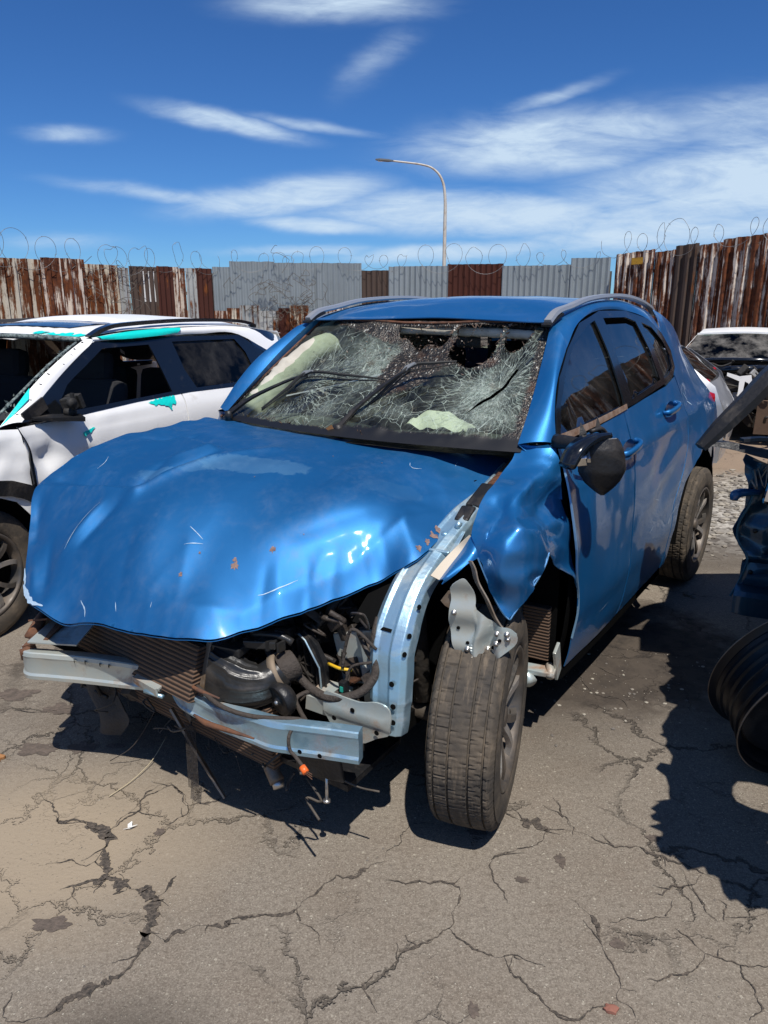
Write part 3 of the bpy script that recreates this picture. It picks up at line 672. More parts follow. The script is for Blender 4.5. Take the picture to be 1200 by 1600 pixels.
def build_fence():
    f = empty('corrugated_fence', (-3.9, 17.6, 0), 0, 'long patchwork fence of rusty and grey corrugated sheets behind the cars', 'fence')
    def P(o): o.matrix_parent_inverse = f.matrix_world.inverted(); return o
    f.matrix_world = Matrix.Translation((-3.9, 17.6, 0)); inv = Vector((-3.9, 17.6, 0))
    L1 = (FP[1]-FP[0]).length; L2 = (FP[2]-FP[1]).length; L3 = (FP[3]-FP[2]).length; L4 = (FP[4]-FP[3]).length
    # (fraction along the stretch, width share, top, material, profile)
    def run(stretch, items):
        a, b = FP[stretch], FP[stretch+1]; tot = sum(i[0] for i in items); s = 0
        for k, (w, z, m, kd, off) in enumerate(items):
            p = a.lerp(b, s/tot); q = a.lerp(b, min(1, (s+w*1.02)/tot)); s += w
            corrugated('fence_sheet', p-inv, q-inv, 0, z, m, f, kd, off=off + (.004 if k % 2 else 0))
    rnd = random.Random(3)
    run(0, [(1, 2.35+rnd.random()*.15, rnd.choice([RUSTB, RUSTW, RUSTD, GALVR]), 'ibr', 0) for _ in range(14)])
    run(1, [(57,2.46,RUSTW,'ibr',0),(58,2.50,RUSTB,'ibr',.03),(50,2.42,RUSTW,'ibr',0),(17,2.38,GALVR,'ibr',0),(43,2.42,RUSTD,'sine',0),(26,2.44,RUSTR,'sine',.03),(11,2.44,RUSTB,'ibr',.03),(14,2.42,RUSTB,'ibr',0),(18,2.43,GALVR,'sine',0),(32,2.44,RUSTR,'sine',0)])
    run(2, [(27,2.48,GALV,'sine',.02),(68,2.60,GALV,'sine',.05),(68,2.58,GALV,'sine',.02),(72,2.58,GALV,'sine',.05)])
    run(3, [(47,2.42,RUSTD,'sine',.0),(96,2.50,GALV,'sine',.03),(87,2.53,RUSTR,'sine',.0),(90,2.48,GALV,'sine',.03),(14,2.49,GALV,'sine',.0),(58,2.62,GALV,'sine',.04)])
    # weathered lower course lapped in front of the grey sheets
    a, b = FP[2], FP[3]; n = [(20,RUSTB),(20,RUSTW),(32,GALVR),(30,GALVR),(18,RUSTR),(30,RUSTW),(34,GALVR),(30,RUSTB),(24,GALVR)]; s = 0; T = sum(i[0] for i in n)
    nr = Vector(((b-a).y, -(b-a).x, 0)).normalized()
    for k, (w, m) in enumerate(n):
        corrugated('lower_sheet', a.lerp(b, s/T)-inv+nr*.10, a.lerp(b, (s+w*1.03)/T)-inv+nr*.10, 0, 1.52+.06*((k*7)%3), m, f, 'ibr' if k % 2 else 'sine', off=.02*(k % 2)); s += w
    mb = MB(); mb.box(Vector((-4.98,16.3,2.02))-inv, (.40,.02,.62), (0,0,math.atan2(3.72,3.06)))
    mb.build('white_board_patch', WHITEB, f)
    mb = MB()
    for P0, P1 in zip(FP[:-1], FP[1:]):
        d = P1-P0; nn = Vector((d.y, -d.x, 0)).normalized()
        for z in (.5, 1.9):
            a = P0-nn*.09-inv; b = P1-nn*.09-inv; mb.tube([(a.x,a.y,z),(b.x,b.y,z)], .035, 4, smooth=False)
        k = int(d.length/2.4)
        for i in range(k+1):
            q = P0.lerp(P1, i/max(1,k))-nn*.16-inv; mb.tube([(q.x,q.y,0),(q.x,q.y,2.35)], .05, 6)
    mb.build('fence_posts', DARK, f)
    # tall brown stretch on the right
    O = FR[0].copy()
    f2 = empty('tall_rusty_fence', O, 0, 'taller brown corrugated fence with pale peeling streaks at the right edge', 'fence')
    hs = [2.66, 2.68, 2.64, 2.72, 2.70, 2.76, 2.78]
    for i in range(4):
        a, b = FR[i], FR[i+1]; n = [7, 8, 9, 12][i]
        for k in range(n):
            p = a.lerp(b, k/n)-O; q = a.lerp(b, min(1, (k+1.03)/n))-O
            z = hs[k] if i == 0 else 2.76+.12*rnd.random()
            corrugated('fence_sheet', p, q, 0, z, RUSTB if (k*5+i) % 4 != 3 else RUSTD, f2, 'ibr', off=.02*(k % 2), z1b=z+.02)
    mb = MB()
    for P0, P1 in zip(FR[:-1], FR[1:]):
        d = P1-P0; nn = Vector((d.y, -d.x, 0)).normalized()
        for z in (.5, 1.4, 2.3):
            a = P0+nn*-.10-O; b = P1+nn*-.10-O; mb.tube([(a.x,a.y,z),(b.x,b.y,z)], .035, 4, smooth=False)
    mb.build('fence_rails', DARK, f2)
    mb = MB(); mb.box((.26,-.62,2.50), (.30,.012,.13), (0,0,math.atan2(-3.34,1.66))); mb.build('yellow_paint_patch', mat('flaking_yellow_paint', (.62,.33,.03), .8, dirt=(.2,.08,.03), dscale=12), f2)
build_fence()

def wire_coil(name, path, ztop, seed, label, group, r=.34, turns=1.0):
    """loose loops of springy barbed wire riding on the fence top"""
    rnd = random.Random(seed); mb = MB(); s = 0; L = sum((path[i+1]-path[i]).length for i in range(len(path)-1)); pts = []
    a = rnd.uniform(0, 6); rr = r
    while s < L:
        if rnd.random() < .05: rr = r*rnd.uniform(.55, 1.15)
        c = at_poly(path, s); t = (at_poly(path, min(L, s+.1))-c).normalized() if s < L-.1 else Vector((1,0,0))
        h = ztop(s/L) + rr*.55 + .10*nz(s*.7, seed, 0)
        q = c + t*(math.cos(a)*rr*.95) + Vector((t.y,-t.x,0))*(.10*math.sin(a*.5+seed)+.05) ; q.z = h + math.sin(a)*rr*(.9+.25*nz(s, 3, seed))
        pts.append(q); a += .42; s += .42*max(.016, .082+.08*nz(s*.9, seed*3, 1))
    P = crv(pts, 2); mb.tube(P, .0048, 3, cap=False)
    for i in range(0, len(P)-1, 9):
        p = P[i]; d = Vector((rnd.uniform(-1,1), rnd.uniform(-1,1), rnd.uniform(-1,1))).normalized()*.028
        mb.tube([p-d, p+d], .004, 3, cap=False)
    o = mb.build(name, WIREM); tag(o, label, 'wire', group)
wire_coil('barbed_wire', FP[:3], lambda f: 2.40, 4, 'tangled barbed wire loops over the rusty left end of the fence', None, .36)
wire_coil('barbed_wire', FP[2:5], lambda f: 2.47, 9, 'low loops of barbed wire over the grey middle sheets of the fence', None, .30)
wire_coil('barbed_wire', FR[:3], lambda f: 2.66+.12*f, 12, 'barbed wire loops riding on the tall brown fence at the right edge', None, .34)

def vine():
    rnd = random.Random(8); mb = MB()
    for k in range(46):
        x = rnd.gauss(-2.35, .45) if k % 3 else rnd.gauss(-5.6,.6); z = rnd.uniform(1.5, 2.35); p = Vector((x, 17.45 if x > -4 else 15.1, z)); pts = [p.copy()]
        for i in range(7):
            p = p + Vector((rnd.uniform(-.22,.22), rnd.uniform(-.03,.03), rnd.uniform(-.18,.16))); pts.append(p.copy())
        mb.tube(crv(pts, 4), .0055, 3, cap=False)
    tag(mb.build('dry_vine', mat('dry_stems', (.10,.085,.07), .9)), 'thin tangle of dry creeper stems hanging on the grey fence sheets', 'vine')
vine()

def street_lamp():
    D = 38.0; x0 = .0775*D
    root = empty('street_lamp', (x0, D, 0), 0, 'tall pale street lamp with one long curved arm rising behind the fence', 'street lamp')
    zt = 1.6+.172*D
    mb = MB(); pts = [(0,0,0),(0,0,zt*.62),(-.02,0,zt-1.5),(-.17,0,zt-.72),(-.55,0,zt-.25),(-1.15,0,zt-.03),(-2.6,0,zt+.14)]
    mb.tube(pts, [.10,.085,.07,.058,.05,.045,.04], 10, sub=8); mb.build('pole', POLEM, root)
    mb = MB(); mb.sweep([(-2.5,0,zt+.14),(-2.75,0,zt+.16),(-3.15,0,zt+.19),(-3.35,0,zt+.2)], [(.10,-.04),(.10,.03),(.05,.07),(-.05,.07),(-.10,.03),(-.10,-.04)], scale=[.5,1,1,.5]); mb.build('lamp_head', mat('grey_lamp_housing', (.14,.15,.16), .5), root)
    mb = MB(); mb.box((-2.98,0,zt+.125), (.5,.13,.03), bev=.01); mb.build('lens', mat('lamp_lens', (.5,.5,.47), .2), root)
street_lamp()

# ================================================================ wheels
def make_tyre(parent, R0=.345, Wd=.212, N=420, name='tyre'):
    """tread of five ribs cut by sipes, shoulder and sidewall"""
    h = Wd/2
    ys = [-h, -h*.99, -h*.97, -h*.90]
    tread = [-.100,-.090,-.082,-.0755,-.0745,-.069,-.068,-.055,-.045,-.0335,-.0325,-.0265,-.0255,-.014,.0,.014,.0245,.0255,.0315,.0325,.045,.055,.066,.067,.0725,.0735,.082,.090,.100]
    grooves = [(-.0750,-.0685),(-.0330,-.0260),(.0250,.0320),(.0665,.0730)]
    prof = [(.215,-h*.72),(.222,-h*.86),(.235,-h*.95),(.262,-h*1.0),(.292,-h*.985),(.315,-h*.95)]
    vs = []; k = 0
    side = [(r, y) for r, y in prof]
    full = side + [(None, y) for y in tread] + [(r, -y) for r, y in reversed(side)]
    k = len(full); mb = MB()
    for i in range(N):
        a = 2*math.pi*i/N; ca, sa = math.cos(a), math.sin(a)
        for (r, y) in full:
            if r is None:
                rr = R0 - .0035*(abs(y)/.08)**2 - .030*max(0, (abs(y)-.082)/.018)**2
                g = any(a0 < y < a1 for a0, a1 in grooves)
                if g: rr -= .0075
                else:
                    rib = int((y+.12)/.042); ph = (i + rib*3 + int(abs(y)*90)) % 7
                    if abs(y) > .020 and ph == 0: rr -= .005
                    elif abs(y) <= .020 and (i + int(y*250)) % 7 == 3: rr -= .0025
                    rr += .0006*math.sin(i*2.3+rib)
            else: rr = r + (.0012*math.sin(i*.9) if .25 < r < .3 and i % 14 < 6 else 0)
            vs.append((rr*ca, y, rr*sa))
    fs = [(i*k+j, i*k+j+1, ((i+1)%N)*k+j+1, ((i+1)%N)*k+j) for i in range(N) for j in range(k-1)]
    mb.add(vs, fs, 0, True)
    o = mb.build(name, TYRE, parent)
    md = o.modifiers.new('es', 'EDGE_SPLIT'); md.split_angle = R(35)
    return o

def make_rim(parent, r=.222, name='rim'):
    h = .10; mb = MB()
    mb.lathe([(r-.004,-h),(r+.004,-h*.98),(r+.002,-h*.85),(r-.018,-h*.6),(r-.020,.02),(r-.010,h*.70),(r+.004,h*.86),(r+.008,h*.97),(r+.002,h*1.02),(r-.008,h*.98),(r-.012,h*.86),(r-.026,h*.55),(r-.026,-h*.5),(r-.012,-h)], 72, mi=0)
    mb.lathe([(.001,.080),(.030,.080),(.036,.072),(.040,.055),(.075,.050),(.078,.030),(.070,.01),(.001,.01)], 40, mi=0)
    mb.lathe([(.001,-.03),(.145,-.03),(.150,-.035),(.150,-.052),(.001,-.052)], 48, mi=3)     # brake disc
    for k in range(5):
        a0 = 2*math.pi*k/5 + .3
        for s in (-1, 1):
            pts = []
            for (rr, da, y) in ((.045,.10,.060),(.080,.17,.066),(.130,.20,.078),(.175,.26,.085),(.205,.33,.080),(.218,.36,.070)):
                a = a0 + s*da; pts.append((rr*math.cos(a), y, rr*math.sin(a)))
            mb.sweep(pts, [(.006,-.013),(.006,.013),(-.016,.010),(-.016,-.010)], mi=1 if s > 0 else 2, up=(0,1,0), sub=3, scale=[1.2,.95,.9,1.15])
        a = a0
        mb.tube([(.05*math.cos(a+.62),.052,.05*math.sin(a+.62)),(.05*math.cos(a+.62),.062,.05*math.sin(a+.62))], .009, 8, mi=0)
    return mb.build(name, [RIMM, RIMB, RIMM, DARK], parent, fix=True)

def copy_tree(o, parent=None):
    c = o.copy(); col.objects.link(c); c.parent = parent if parent is not None else o.parent
    for ch in list(o.children): copy_tree(ch, c)
    return c

# ================================================================ blue crossover
CF = Vector((-.571,-.821,0)).normalized(); CA = math.atan2(CF.y, CF.x)
car = empty('blue_crossover', (-.38, 2.51, 0), CA, 'metallic blue crossover with crumpled bonnet, shattered windscreen and no front bumper', 'wrecked car')

ZP=[.2,.28,.35,.46,.50,.8,.95,1.05,1.15,1.25,1.4,1.55,1.6,1.64,1.67]
YP=[.84,.86,.880,.893,.903,.905,.885,.86,.82,.785,.725,.655,.615,.56,.50]
_Y = smooth1(ZP, YP, .022)
def SY(x, z):
    y = _Y(z)
    if x < -2.0: y -= (.13+.16*min(1,max(0,(z-1.0)/.35)))*((-x-2.0)/1.5)**1.8
    if x > -.7: y -= .03*min((x+.7)/.5, 2)*min(max((z-.8)/.3, 0), 1)
    # pressed shoulder line and lower swage
    y += .008*math.exp(-((z-(1.02+.03*(-x-1.2)))/.018)**2)
    # wheel-arch flare at the back
    d = math.hypot(x+2.62, z-.42); y += .018*math.exp(-((d-.47)/.06)**2)*(1 if x < -1.9 else max(0, 1-(x+1.9)*4))
    return y
def dent(x, z):
    d = -.016*math.exp(-(((x+1.05)/.30)**2+((z-.78)/.16)**2)) - .020*math.exp(-(((x+1.75)/.22)**2+((z-.80)/.20)**2))
    d += .010*math.exp(-(((x+.72)/.10)**2+((z-.92)/.2)**2))
    d += .0035*nz(x, z, 2, 4.5) + .0012*nz(x, z, 7, 11)
    if x < -1.25: d += .006*math.sin(34*(z+.35*x))*math.exp(-(((x+1.75)/.3)**2+((z-.85)/.18)**2))
    return d
def SD(x, z, off=0.0): return (x, SY(x, z) + dent(x, z) + off, z)
def SN(x, z, off=0.0): return (x, SY(x, z) + off, z)
def mirror(fn): return lambda a, b: (fn(a, b)[0], -fn(a, b)[1], fn(a, b)[2])

# --- bonnet
RSPOT = mat('rust_bloom', (.12,.08,.08), .9, var=(.27,.17,.13), vscale=70)
HP = [(-.64,.62,1.075),(-.40,.62,.995),(-.20,.62,.93),(0,.62,.882),(.07,.60,.852),
      (.112,.541,.80),(.213,.470,.765),(.375,.384,.735),(.476,.301,.705),(.568,.215,.695),(.639,-.009,.685),(.668,-.275,.672),(.696,-.37,.682),(.679,-.481,.70),(.630,-.557,.735),
      (.580,-.616,.80),(.50,-.71,.89),(.455,-.75,.95),(.36,-.80,1.0),(.18,-.80,1.065),(-.03,-.79,1.105),(-.30,-.765,1.122),(-.43,-.76,1.118),
      (-.40,-.40,1.118),(-.37,-.1,1.112),(-.40,.2,1.105),(-.50,.45,1.092),
      (-.15,-.45,1.115),(.10,-.50,1.080),(.28,-.52,1.022),(.43,-.48,.945),(.55,-.45,.84),
      (-.1,-.1,1.100),(.15,-.1,1.055),(.34,-.12,.985),(.49,-.12,.885),(.58,-.12,.79),
      (-.25,.25,1.070),(0,.20,1.035),(.18,.18,.975),(.34,.12,.905),(.47,.08,.815),
      (-.3,.48,1.035),(-.10,.45,.998),(.03,.40,.985),(.14,.31,.960),(.26,.22,.925)]
FOLD = [(.60,-.10),(.52,.16),(.455,.275),(.36,.34),(.171,.445),(-.014,.515),(-.25,.60)]
def fold(x, y):
    best = (9, 0)
    for a, b in zip(FOLD[:-1], FOLD[1:]):
        dx, dy = b[0]-a[0], b[1]-a[1]; L = dx*dx+dy*dy; t = max(0, min(1, ((x-a[0])*dx+(y-a[1])*dy)/L)); q = math.hypot(x-a[0]-t*dx, y-a[1]-t*dy)
        if q < best[0]: best = (q, (dx*(y-a[1])-dy*(x-a[0])))
    side = -best[1]
    e = min(1, max(0, (x+.30)/.30))*min(1, max(0, (y+.10)/.25))
    return -.56*e*(math.sqrt(best[0]**2+.005**2)-.005) if side > 0 else 0.0
_hz = tps([(p[0], p[1]) for p in HP], [p[2]-fold(p[0], p[1]) for p in HP], 1e-4)
def HZ0(x, y): return _hz(x, y)+fold(x, y)
def ridge(x, y, a, b, w, amp):
    d = Vector((b[0]-a[0], b[1]-a[1])); L = d.length_squared; t = max(0, min(1, ((x-a[0])*d.x+(y-a[1])*d.y)/L)); q = math.hypot(x-a[0]-t*d.x, y-a[1]-t*d.y)
    return amp*(.30*math.exp(-(q/w)**2)+.70*math.exp(-(math.sqrt(q*q+.004**2)-.004)/(w*.9)))*(math.sin(math.pi*min(1, max(0, t*.8+.1)))**.5)
RIDGES = [((.424,-.753),(.347,-.316),.030,.020),((.347,-.316),(.094,-.215),.030,.016),((.094,-.215),(-.107,-.096),.035,.012),((.36,-.72),(.29,-.33),.028,-.016),((.29,-.35),(.05,-.25),.028,-.016),
          ((.309,-.366),(.153,-.385),.03,-.012),((.153,-.385),(.013,-.303),.03,.012),((.56,-.43),(.418,-.41),.020,.012),((.52,-.38),(.40,-.35),.022,-.014),((.005,-.70),(-.095,-.53),.03,-.014),((-.095,-.53),(-.017,-.234),.030,-.010),((-.05,-.55),(.03,-.26),.03,.010),
          ((.165,.40),(.291,.47),.018,.014),((.19,.37),(.335,.40),.016,-.012),((.25,.36),(.34,.43),.014,.012),((.31,.29),(.41,.38),.022,.014),((.34,.27),(.46,.34),.016,-.012),((.09,.44),(.17,.52),.022,.014),((.04,.47),(.10,.56),.020,-.014),((-.05,.50),(.05,.60),.022,.014),
          ((.21,.285),(-.002,.436),.022,-.010),((.24,.31),(.03,.46),.020,.009),((.222,.357),(.083,.47),.016,-.008),((-.294,.368),(-.05,.25),.05,-.008),
          ((.545,-.614),(.464,-.712),.025,-.016),((.664,-.461),(.60,-.56),.022,.014),((.664,-.40),(.55,-.52),.022,-.012),((.60,-.1),(.45,-.2),.05,-.008),((.55,.10),(.40,.0),.05,.006)]
def HZ(x, y):
    z = HZ0(x, y)
    for a, b, w, m in RIDGES: z += ridge(x, y, a, b, w, m)*(.30 if y > .22 and x < .5 else 1.35)
    e = 1.0
    ew = max(math.exp(-((.62-y)/.22)**2)*.6, math.exp(-((y+.78)/.24)**2), math.exp(-((x-.62)/.16)**2)*.55, .16)
    z -= .030*ew*(ridged(x, y, 2.0, 3.6)-.25)
    return z + .0045*nz(x, y, 3, 5)*e + .0012*nz(x, y, 8, 10)
H_OUT = c2([(-.64,.625),(-.40,.628),(-.20,.63),(0,.628),(.07,.605),(.112,.541),(.213,.470),(.375,.384),(.476,.301),(.568,.215),(.639,-.009),(.672,-.20),(.694,-.33),(.694,-.41),(.679,-.481),(.630,-.557),
          (.580,-.618),(.50,-.715),(.455,-.76),(.36,-.805),(.18,-.81),(-.03,-.80),(-.30,-.775),(-.43,-.76),(-.40,-.40),(-.37,-.1),(-.40,.2),(-.50,.45)], 9, True)
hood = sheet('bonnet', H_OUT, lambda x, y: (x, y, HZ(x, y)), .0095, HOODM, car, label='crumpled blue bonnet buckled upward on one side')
# folded-over hem under the front lip and along the bent left edge
hp = [Vector((x, y, HZ(x, y))) for x, y in H_OUT]
mb = MB(); k = len(hp); cen = Vector((.1,-.1,.9))
hem = []
for i, p in enumerate(hp):
    t = (hp[(i+1)%k]-hp[i-1]).normalized(); inw = (cen-p); inw.z = 0; inw.normalize(); hem.append(p+inw*.028+Vector((0,0,-.016)))
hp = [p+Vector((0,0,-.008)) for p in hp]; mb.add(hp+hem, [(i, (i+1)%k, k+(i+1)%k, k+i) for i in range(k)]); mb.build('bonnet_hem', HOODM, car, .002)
# inner bonnet frame
sheet('bonnet_underside', [(p[0]*.93-.01, p[1]*.93) for p in H_OUT], lambda x, y: (x, y, HZ0(x, y)-.035+.01*math.sin(14*y)), .04, mat('dark_blue_inner_panel', (.006,.04,.12), .5, .3), car)
# bare scratches and stone chips standing proud on the bonnet
mb = MB()
def scr(pts, w, mbx=mb, off=.0016, F=HZ):
    P = c2(pts, 8); n = len(P); vs = []
    for i, p in enumerate(P):
        t = Vector((P[min(i+1,n-1)][0]-P[max(i-1,0)][0], P[min(i+1,n-1)][1]-P[max(i-1,0)][1])).normalized()
        ww = w*(.25+.75*math.sin(math.pi*i/(n-1)))*(1+.7*nz(p[0], p[1], 0, 60))
        for s in (1,-1):
            x, y = p[0]-t.y*s*ww, p[1]+t.x*s*ww; vs.append((x, y, F(x, y)+off))
    mbx.add(vs, [(2*i, 2*i+1, 2*i+3, 2*i+2) for i in range(n-1)])
SCR = [([(.655,-.53),(.672,-.49),(.69,-.43),(.688,-.37)],.006),([(.62,-.575),(.640,-.545),(.655,-.52)],.004),([(.559,-.426),(.488,-.428),(.418,-.414)],.0022),([(.372,-.021),(.378,.042)],.0011),([(.421,.003),(.400,.03),(.387,.051)],.0010),
 ([(-.294,.368),(-.285,.39),(-.30,.415)],.0015),([(-.31,.36),(-.29,.372)],.0010),([(-.436,.482),(-.41,.487)],.0010),([(.63,-.25),(.645,-.21),(.66,-.19)],.0016),([(.40,.29),(.36,.33),(.30,.36)],.0013),([(.28,-.62),(.24,-.63),(.2,-.66)],.0010),([(.61,-.10),(.625,-.08)],.001),([(.57,.02),(.58,.025)],.001)]
for P_, w_ in SCR:
    mb = MB(); scr(P_, w_, mb); mb.build('paint_scratch', SCRATCH, car)
mb = MB()
for (x, y, r) in ((.382,.181,.010),(.370,.170,.006),(.482,.05,.005),(.292,.253,.008),(-.099,.612,.014),(-.06,.612,.012),(-.02,.613,.010),(.02,.607,.008),(-.2,.1,.002),(-.25,.28,.002),(.2,.3,.002),(.1,.0,.002),(.41,.06,.003)):
    mb = MB(); vs = [(x, y, HZ(x, y)+.0016)]
    for i in range(18):
        a = i*.349; rr = r*(1+.9*nz(math.cos(a)*2+x*30, math.sin(a)*2+y*30)); vs.append((x+rr*math.cos(a), y+rr*math.sin(a), HZ(x+rr*math.cos(a), y+rr*math.sin(a))+.0016))
    mb.add(vs, [(0, i+1, (i+1)%18+1) for i in range(18)]); mb.build('rust_spot', RSPOT, car)

# --- roof, pillars, roof sides (left then mirrored right)
EDGE = [(-.93,.60,1.535),(-1.28,.590,1.612),(-1.75,.580,1.630),(-2.3,.556,1.592),(-2.8,.50,1.49),(-3.25,.44,1.33)]
def roof_z(x, y):
    xs = [-p[0] for p in EDGE]; ze = float(np.interp(-x, xs, [p[2] for p in EDGE]))
    cr = np.interp(-x, [.93,1.05,1.3,3.0,3.3], [.006,.022,.034,.030,.02])
    z = ze + cr*(1-(y/.6)**2)
    z += -.010*math.exp(-(((x+1.10)/.09)**2+((y-.32)/.16)**2)) + .007*math.exp(-(((x+1.0)/.05)**2+((y-.1)/.2)**2)) - .006*math.exp(-(((x+1.02)/.05)**2+((y+.28)/.12)**2))
    return float(z + .003*nz(x, y, 1, 5))
_rs = smooth1([-p[0] for p in EDGE], [p[2] for p in EDGE], .09, .8, 3.4)
_ry = smooth1([-p[0] for p in EDGE], [p[1] for p in EDGE], .05, .8, 3.4)
def roof_z(x, y, _=0):
    cr = np.interp(-x, [.93,1.05,1.35,3.0,3.3], [.000,.016,.030,.028,.02])
    z = _rs(-x) + cr*(1-(y/.6)**2)
    z += -.012*math.exp(-(((x+1.12)/.08)**2+((y-.34)/.14)**2)) + .006*math.exp(-(((x+1.0)/.04)**2+((y-.12)/.16)**2)) - .007*math.exp(-(((x+1.02)/.05)**2+((y+.28)/.12)**2))
    return float(z + .0035*nz(x, y, 1, 5))
ro = [(-.94-.035*math.cos(y*2.6), y) for y in np.linspace(.6, -.6, 18)] + [(x, -_ry(-x)) for x in np.linspace(-1.05, -3.25, 24)] + [(x, _ry(-x)) for x in np.linspace(-3.25, -1.05, 24)]
sheet('roof', ro, lambda x, y: (x, y, roof_z(x, y)), .03, BLUE, car, thick=.004)
TRIMO = [(-.53,1.15),(-.59,1.26),(-.69,1.36),(-.85,1.45),(-1.07,1.54),(-1.38,1.585),(-1.74,1.585),(-2.02,1.545),(-2.19,1.47),(-2.27,1.38),(-2.24,1.30),(-2.14,1.262),(-1.97,1.24),(-1.41,1.195),(-.98,1.178)]
WSL = [(-.45,.705,1.15),(-.60,.68,1.275),(-.76,.645,1.41),(-.93,.60,1.535)]
def side_top(s):
    mb = MB(); m = lambda P: [(p[0], p[1]*s, p[2]) for p in P]
    A = WSL; B = [SN(x, z) for x, z in [(-.53,1.15),(-.585,1.255),(-.68,1.355),(-.85,1.452)]]
    loft(None, m(A), m(B), 8, None, bulge=(.012,.016*s,.012), mb=mb, sub=8)
    A = [(-.93,.60,1.535),(-1.10,.595,1.578),(-1.40,.588,1.622),(-1.75,.580,1.634),(-2.05,.570,1.614),(-2.3,.556,1.592)]
    B = [SN(x, z) for x, z in [(-.85,1.452),(-1.07,1.541),(-1.38,1.586),(-1.74,1.586),(-2.02,1.546),(-2.19,1.47)]]
    loft(None, m(A), m(B), 6, None, bulge=(0,.010*s,.006), mb=mb, sub=8)
    # lower pillar foot running down behind the wing
    A = [(-.45,.705,1.15),(-.56,.68,1.06),(-.60,.69,.98)]; B = [(-.53,.795,1.15),(-.50,.84,1.06),(-.49,.86,.97)]
    loft(None, m(A), m(B), 6, None, bulge=(.03,.02*s,0), mb=mb, sub=6)
    return mb
side_top(1).build('pillar_and_roof_side', BLUE, car, fix=True); side_top(-1).build('pillar_and_roof_side', BLUE, car, fix=True)
for s in (1, -1):
    mb = MB(); pts = [(-.90,.600*s,1.545),(-.98,.600*s,1.582),(-1.12,.600*s,1.603),(-1.35,.598*s,1.636),(-1.75,.590*s,1.652),(-2.1,.578*s,1.634),(-2.38,.560*s,1.598),(-2.50,.55*s,1.565)]
    mb.sweep(pts, [(.016,-.012),(.020,.004),(.012,.014),(-.012,.014),(-.020,.004),(-.016,-.012)], up=(0,1,0), sub=5, sm=False, scale=[.85,.85,.8,.8,.8,.9])
    mb.build('roof_rail', RAILM, car, fix=True)
    mb = MB(); mb.sweep([(-.885,.600*s,1.532),(-.95,.60*s,1.556),(-1.01,.60*s,1.575)], [(.020,-.004),(.020,.004),(-.020,.004),(-.020,-.004)], up=(0,1,0)); mb.build('rail_foot', BLACK, car)

# --- side panels
FD = [(-.515,1.142),(-.51,1.10),(-.492,1.02),(-.488,.93),(-.50,.80),(-.56,.69),(-.60,.60),(-.607,.52),(-.605,.42),(-.62,.29),(-.80,.282),(-1.05,.280),(-1.228,.284),(-1.232,.45),(-1.234,.8),(-1.241,1.0),(-1.258,1.178),(-.98,1.163),(-.70,1.145)]
RD = [(-1.272,1.180),(-1.255,1.0),(-1.248,.8),(-1.246,.45),(-1.244,.284),(-1.5,.292),(-1.86,.305),(-1.90,.34),(-1.905,.50),(-1.925,.64),(-2.02,.78),(-2.14,.90),(-2.20,1.02),(-2.21,1.15),(-2.17,1.255),(-1.97,1.225)]
QP = [(-1.915,.30),(-1.918,.50),(-1.938,.64),(-2.032,.775),(-2.152,.90),(-2.212,1.02),(-2.222,1.15),(-2.182,1.262),(-2.26,1.305),(-2.285,1.38),(-2.205,1.475),(-2.30,1.588),(-2.8,1.488),(-3.25,1.33),(-3.40,1.14),(-3.46,1.0),(-3.50,.80),(-3.48,.55),(-3.44,.38),(-3.16,.36),(-3.14,.50),(-3.06,.66),(-2.92,.79),(-2.72,.862),(-2.51,.86),(-2.30,.81),(-2.12,.72),(-2.02,.60),(-1.985,.46),(-1.98,.31)]
def fdoor(x, z):
    q = SD(x, z); lead = max(0, 1-(-x-.49)/.09)
    return (q[0]+.0, q[1]+.018*lead*(1 if z > .62 else .3), q[2])
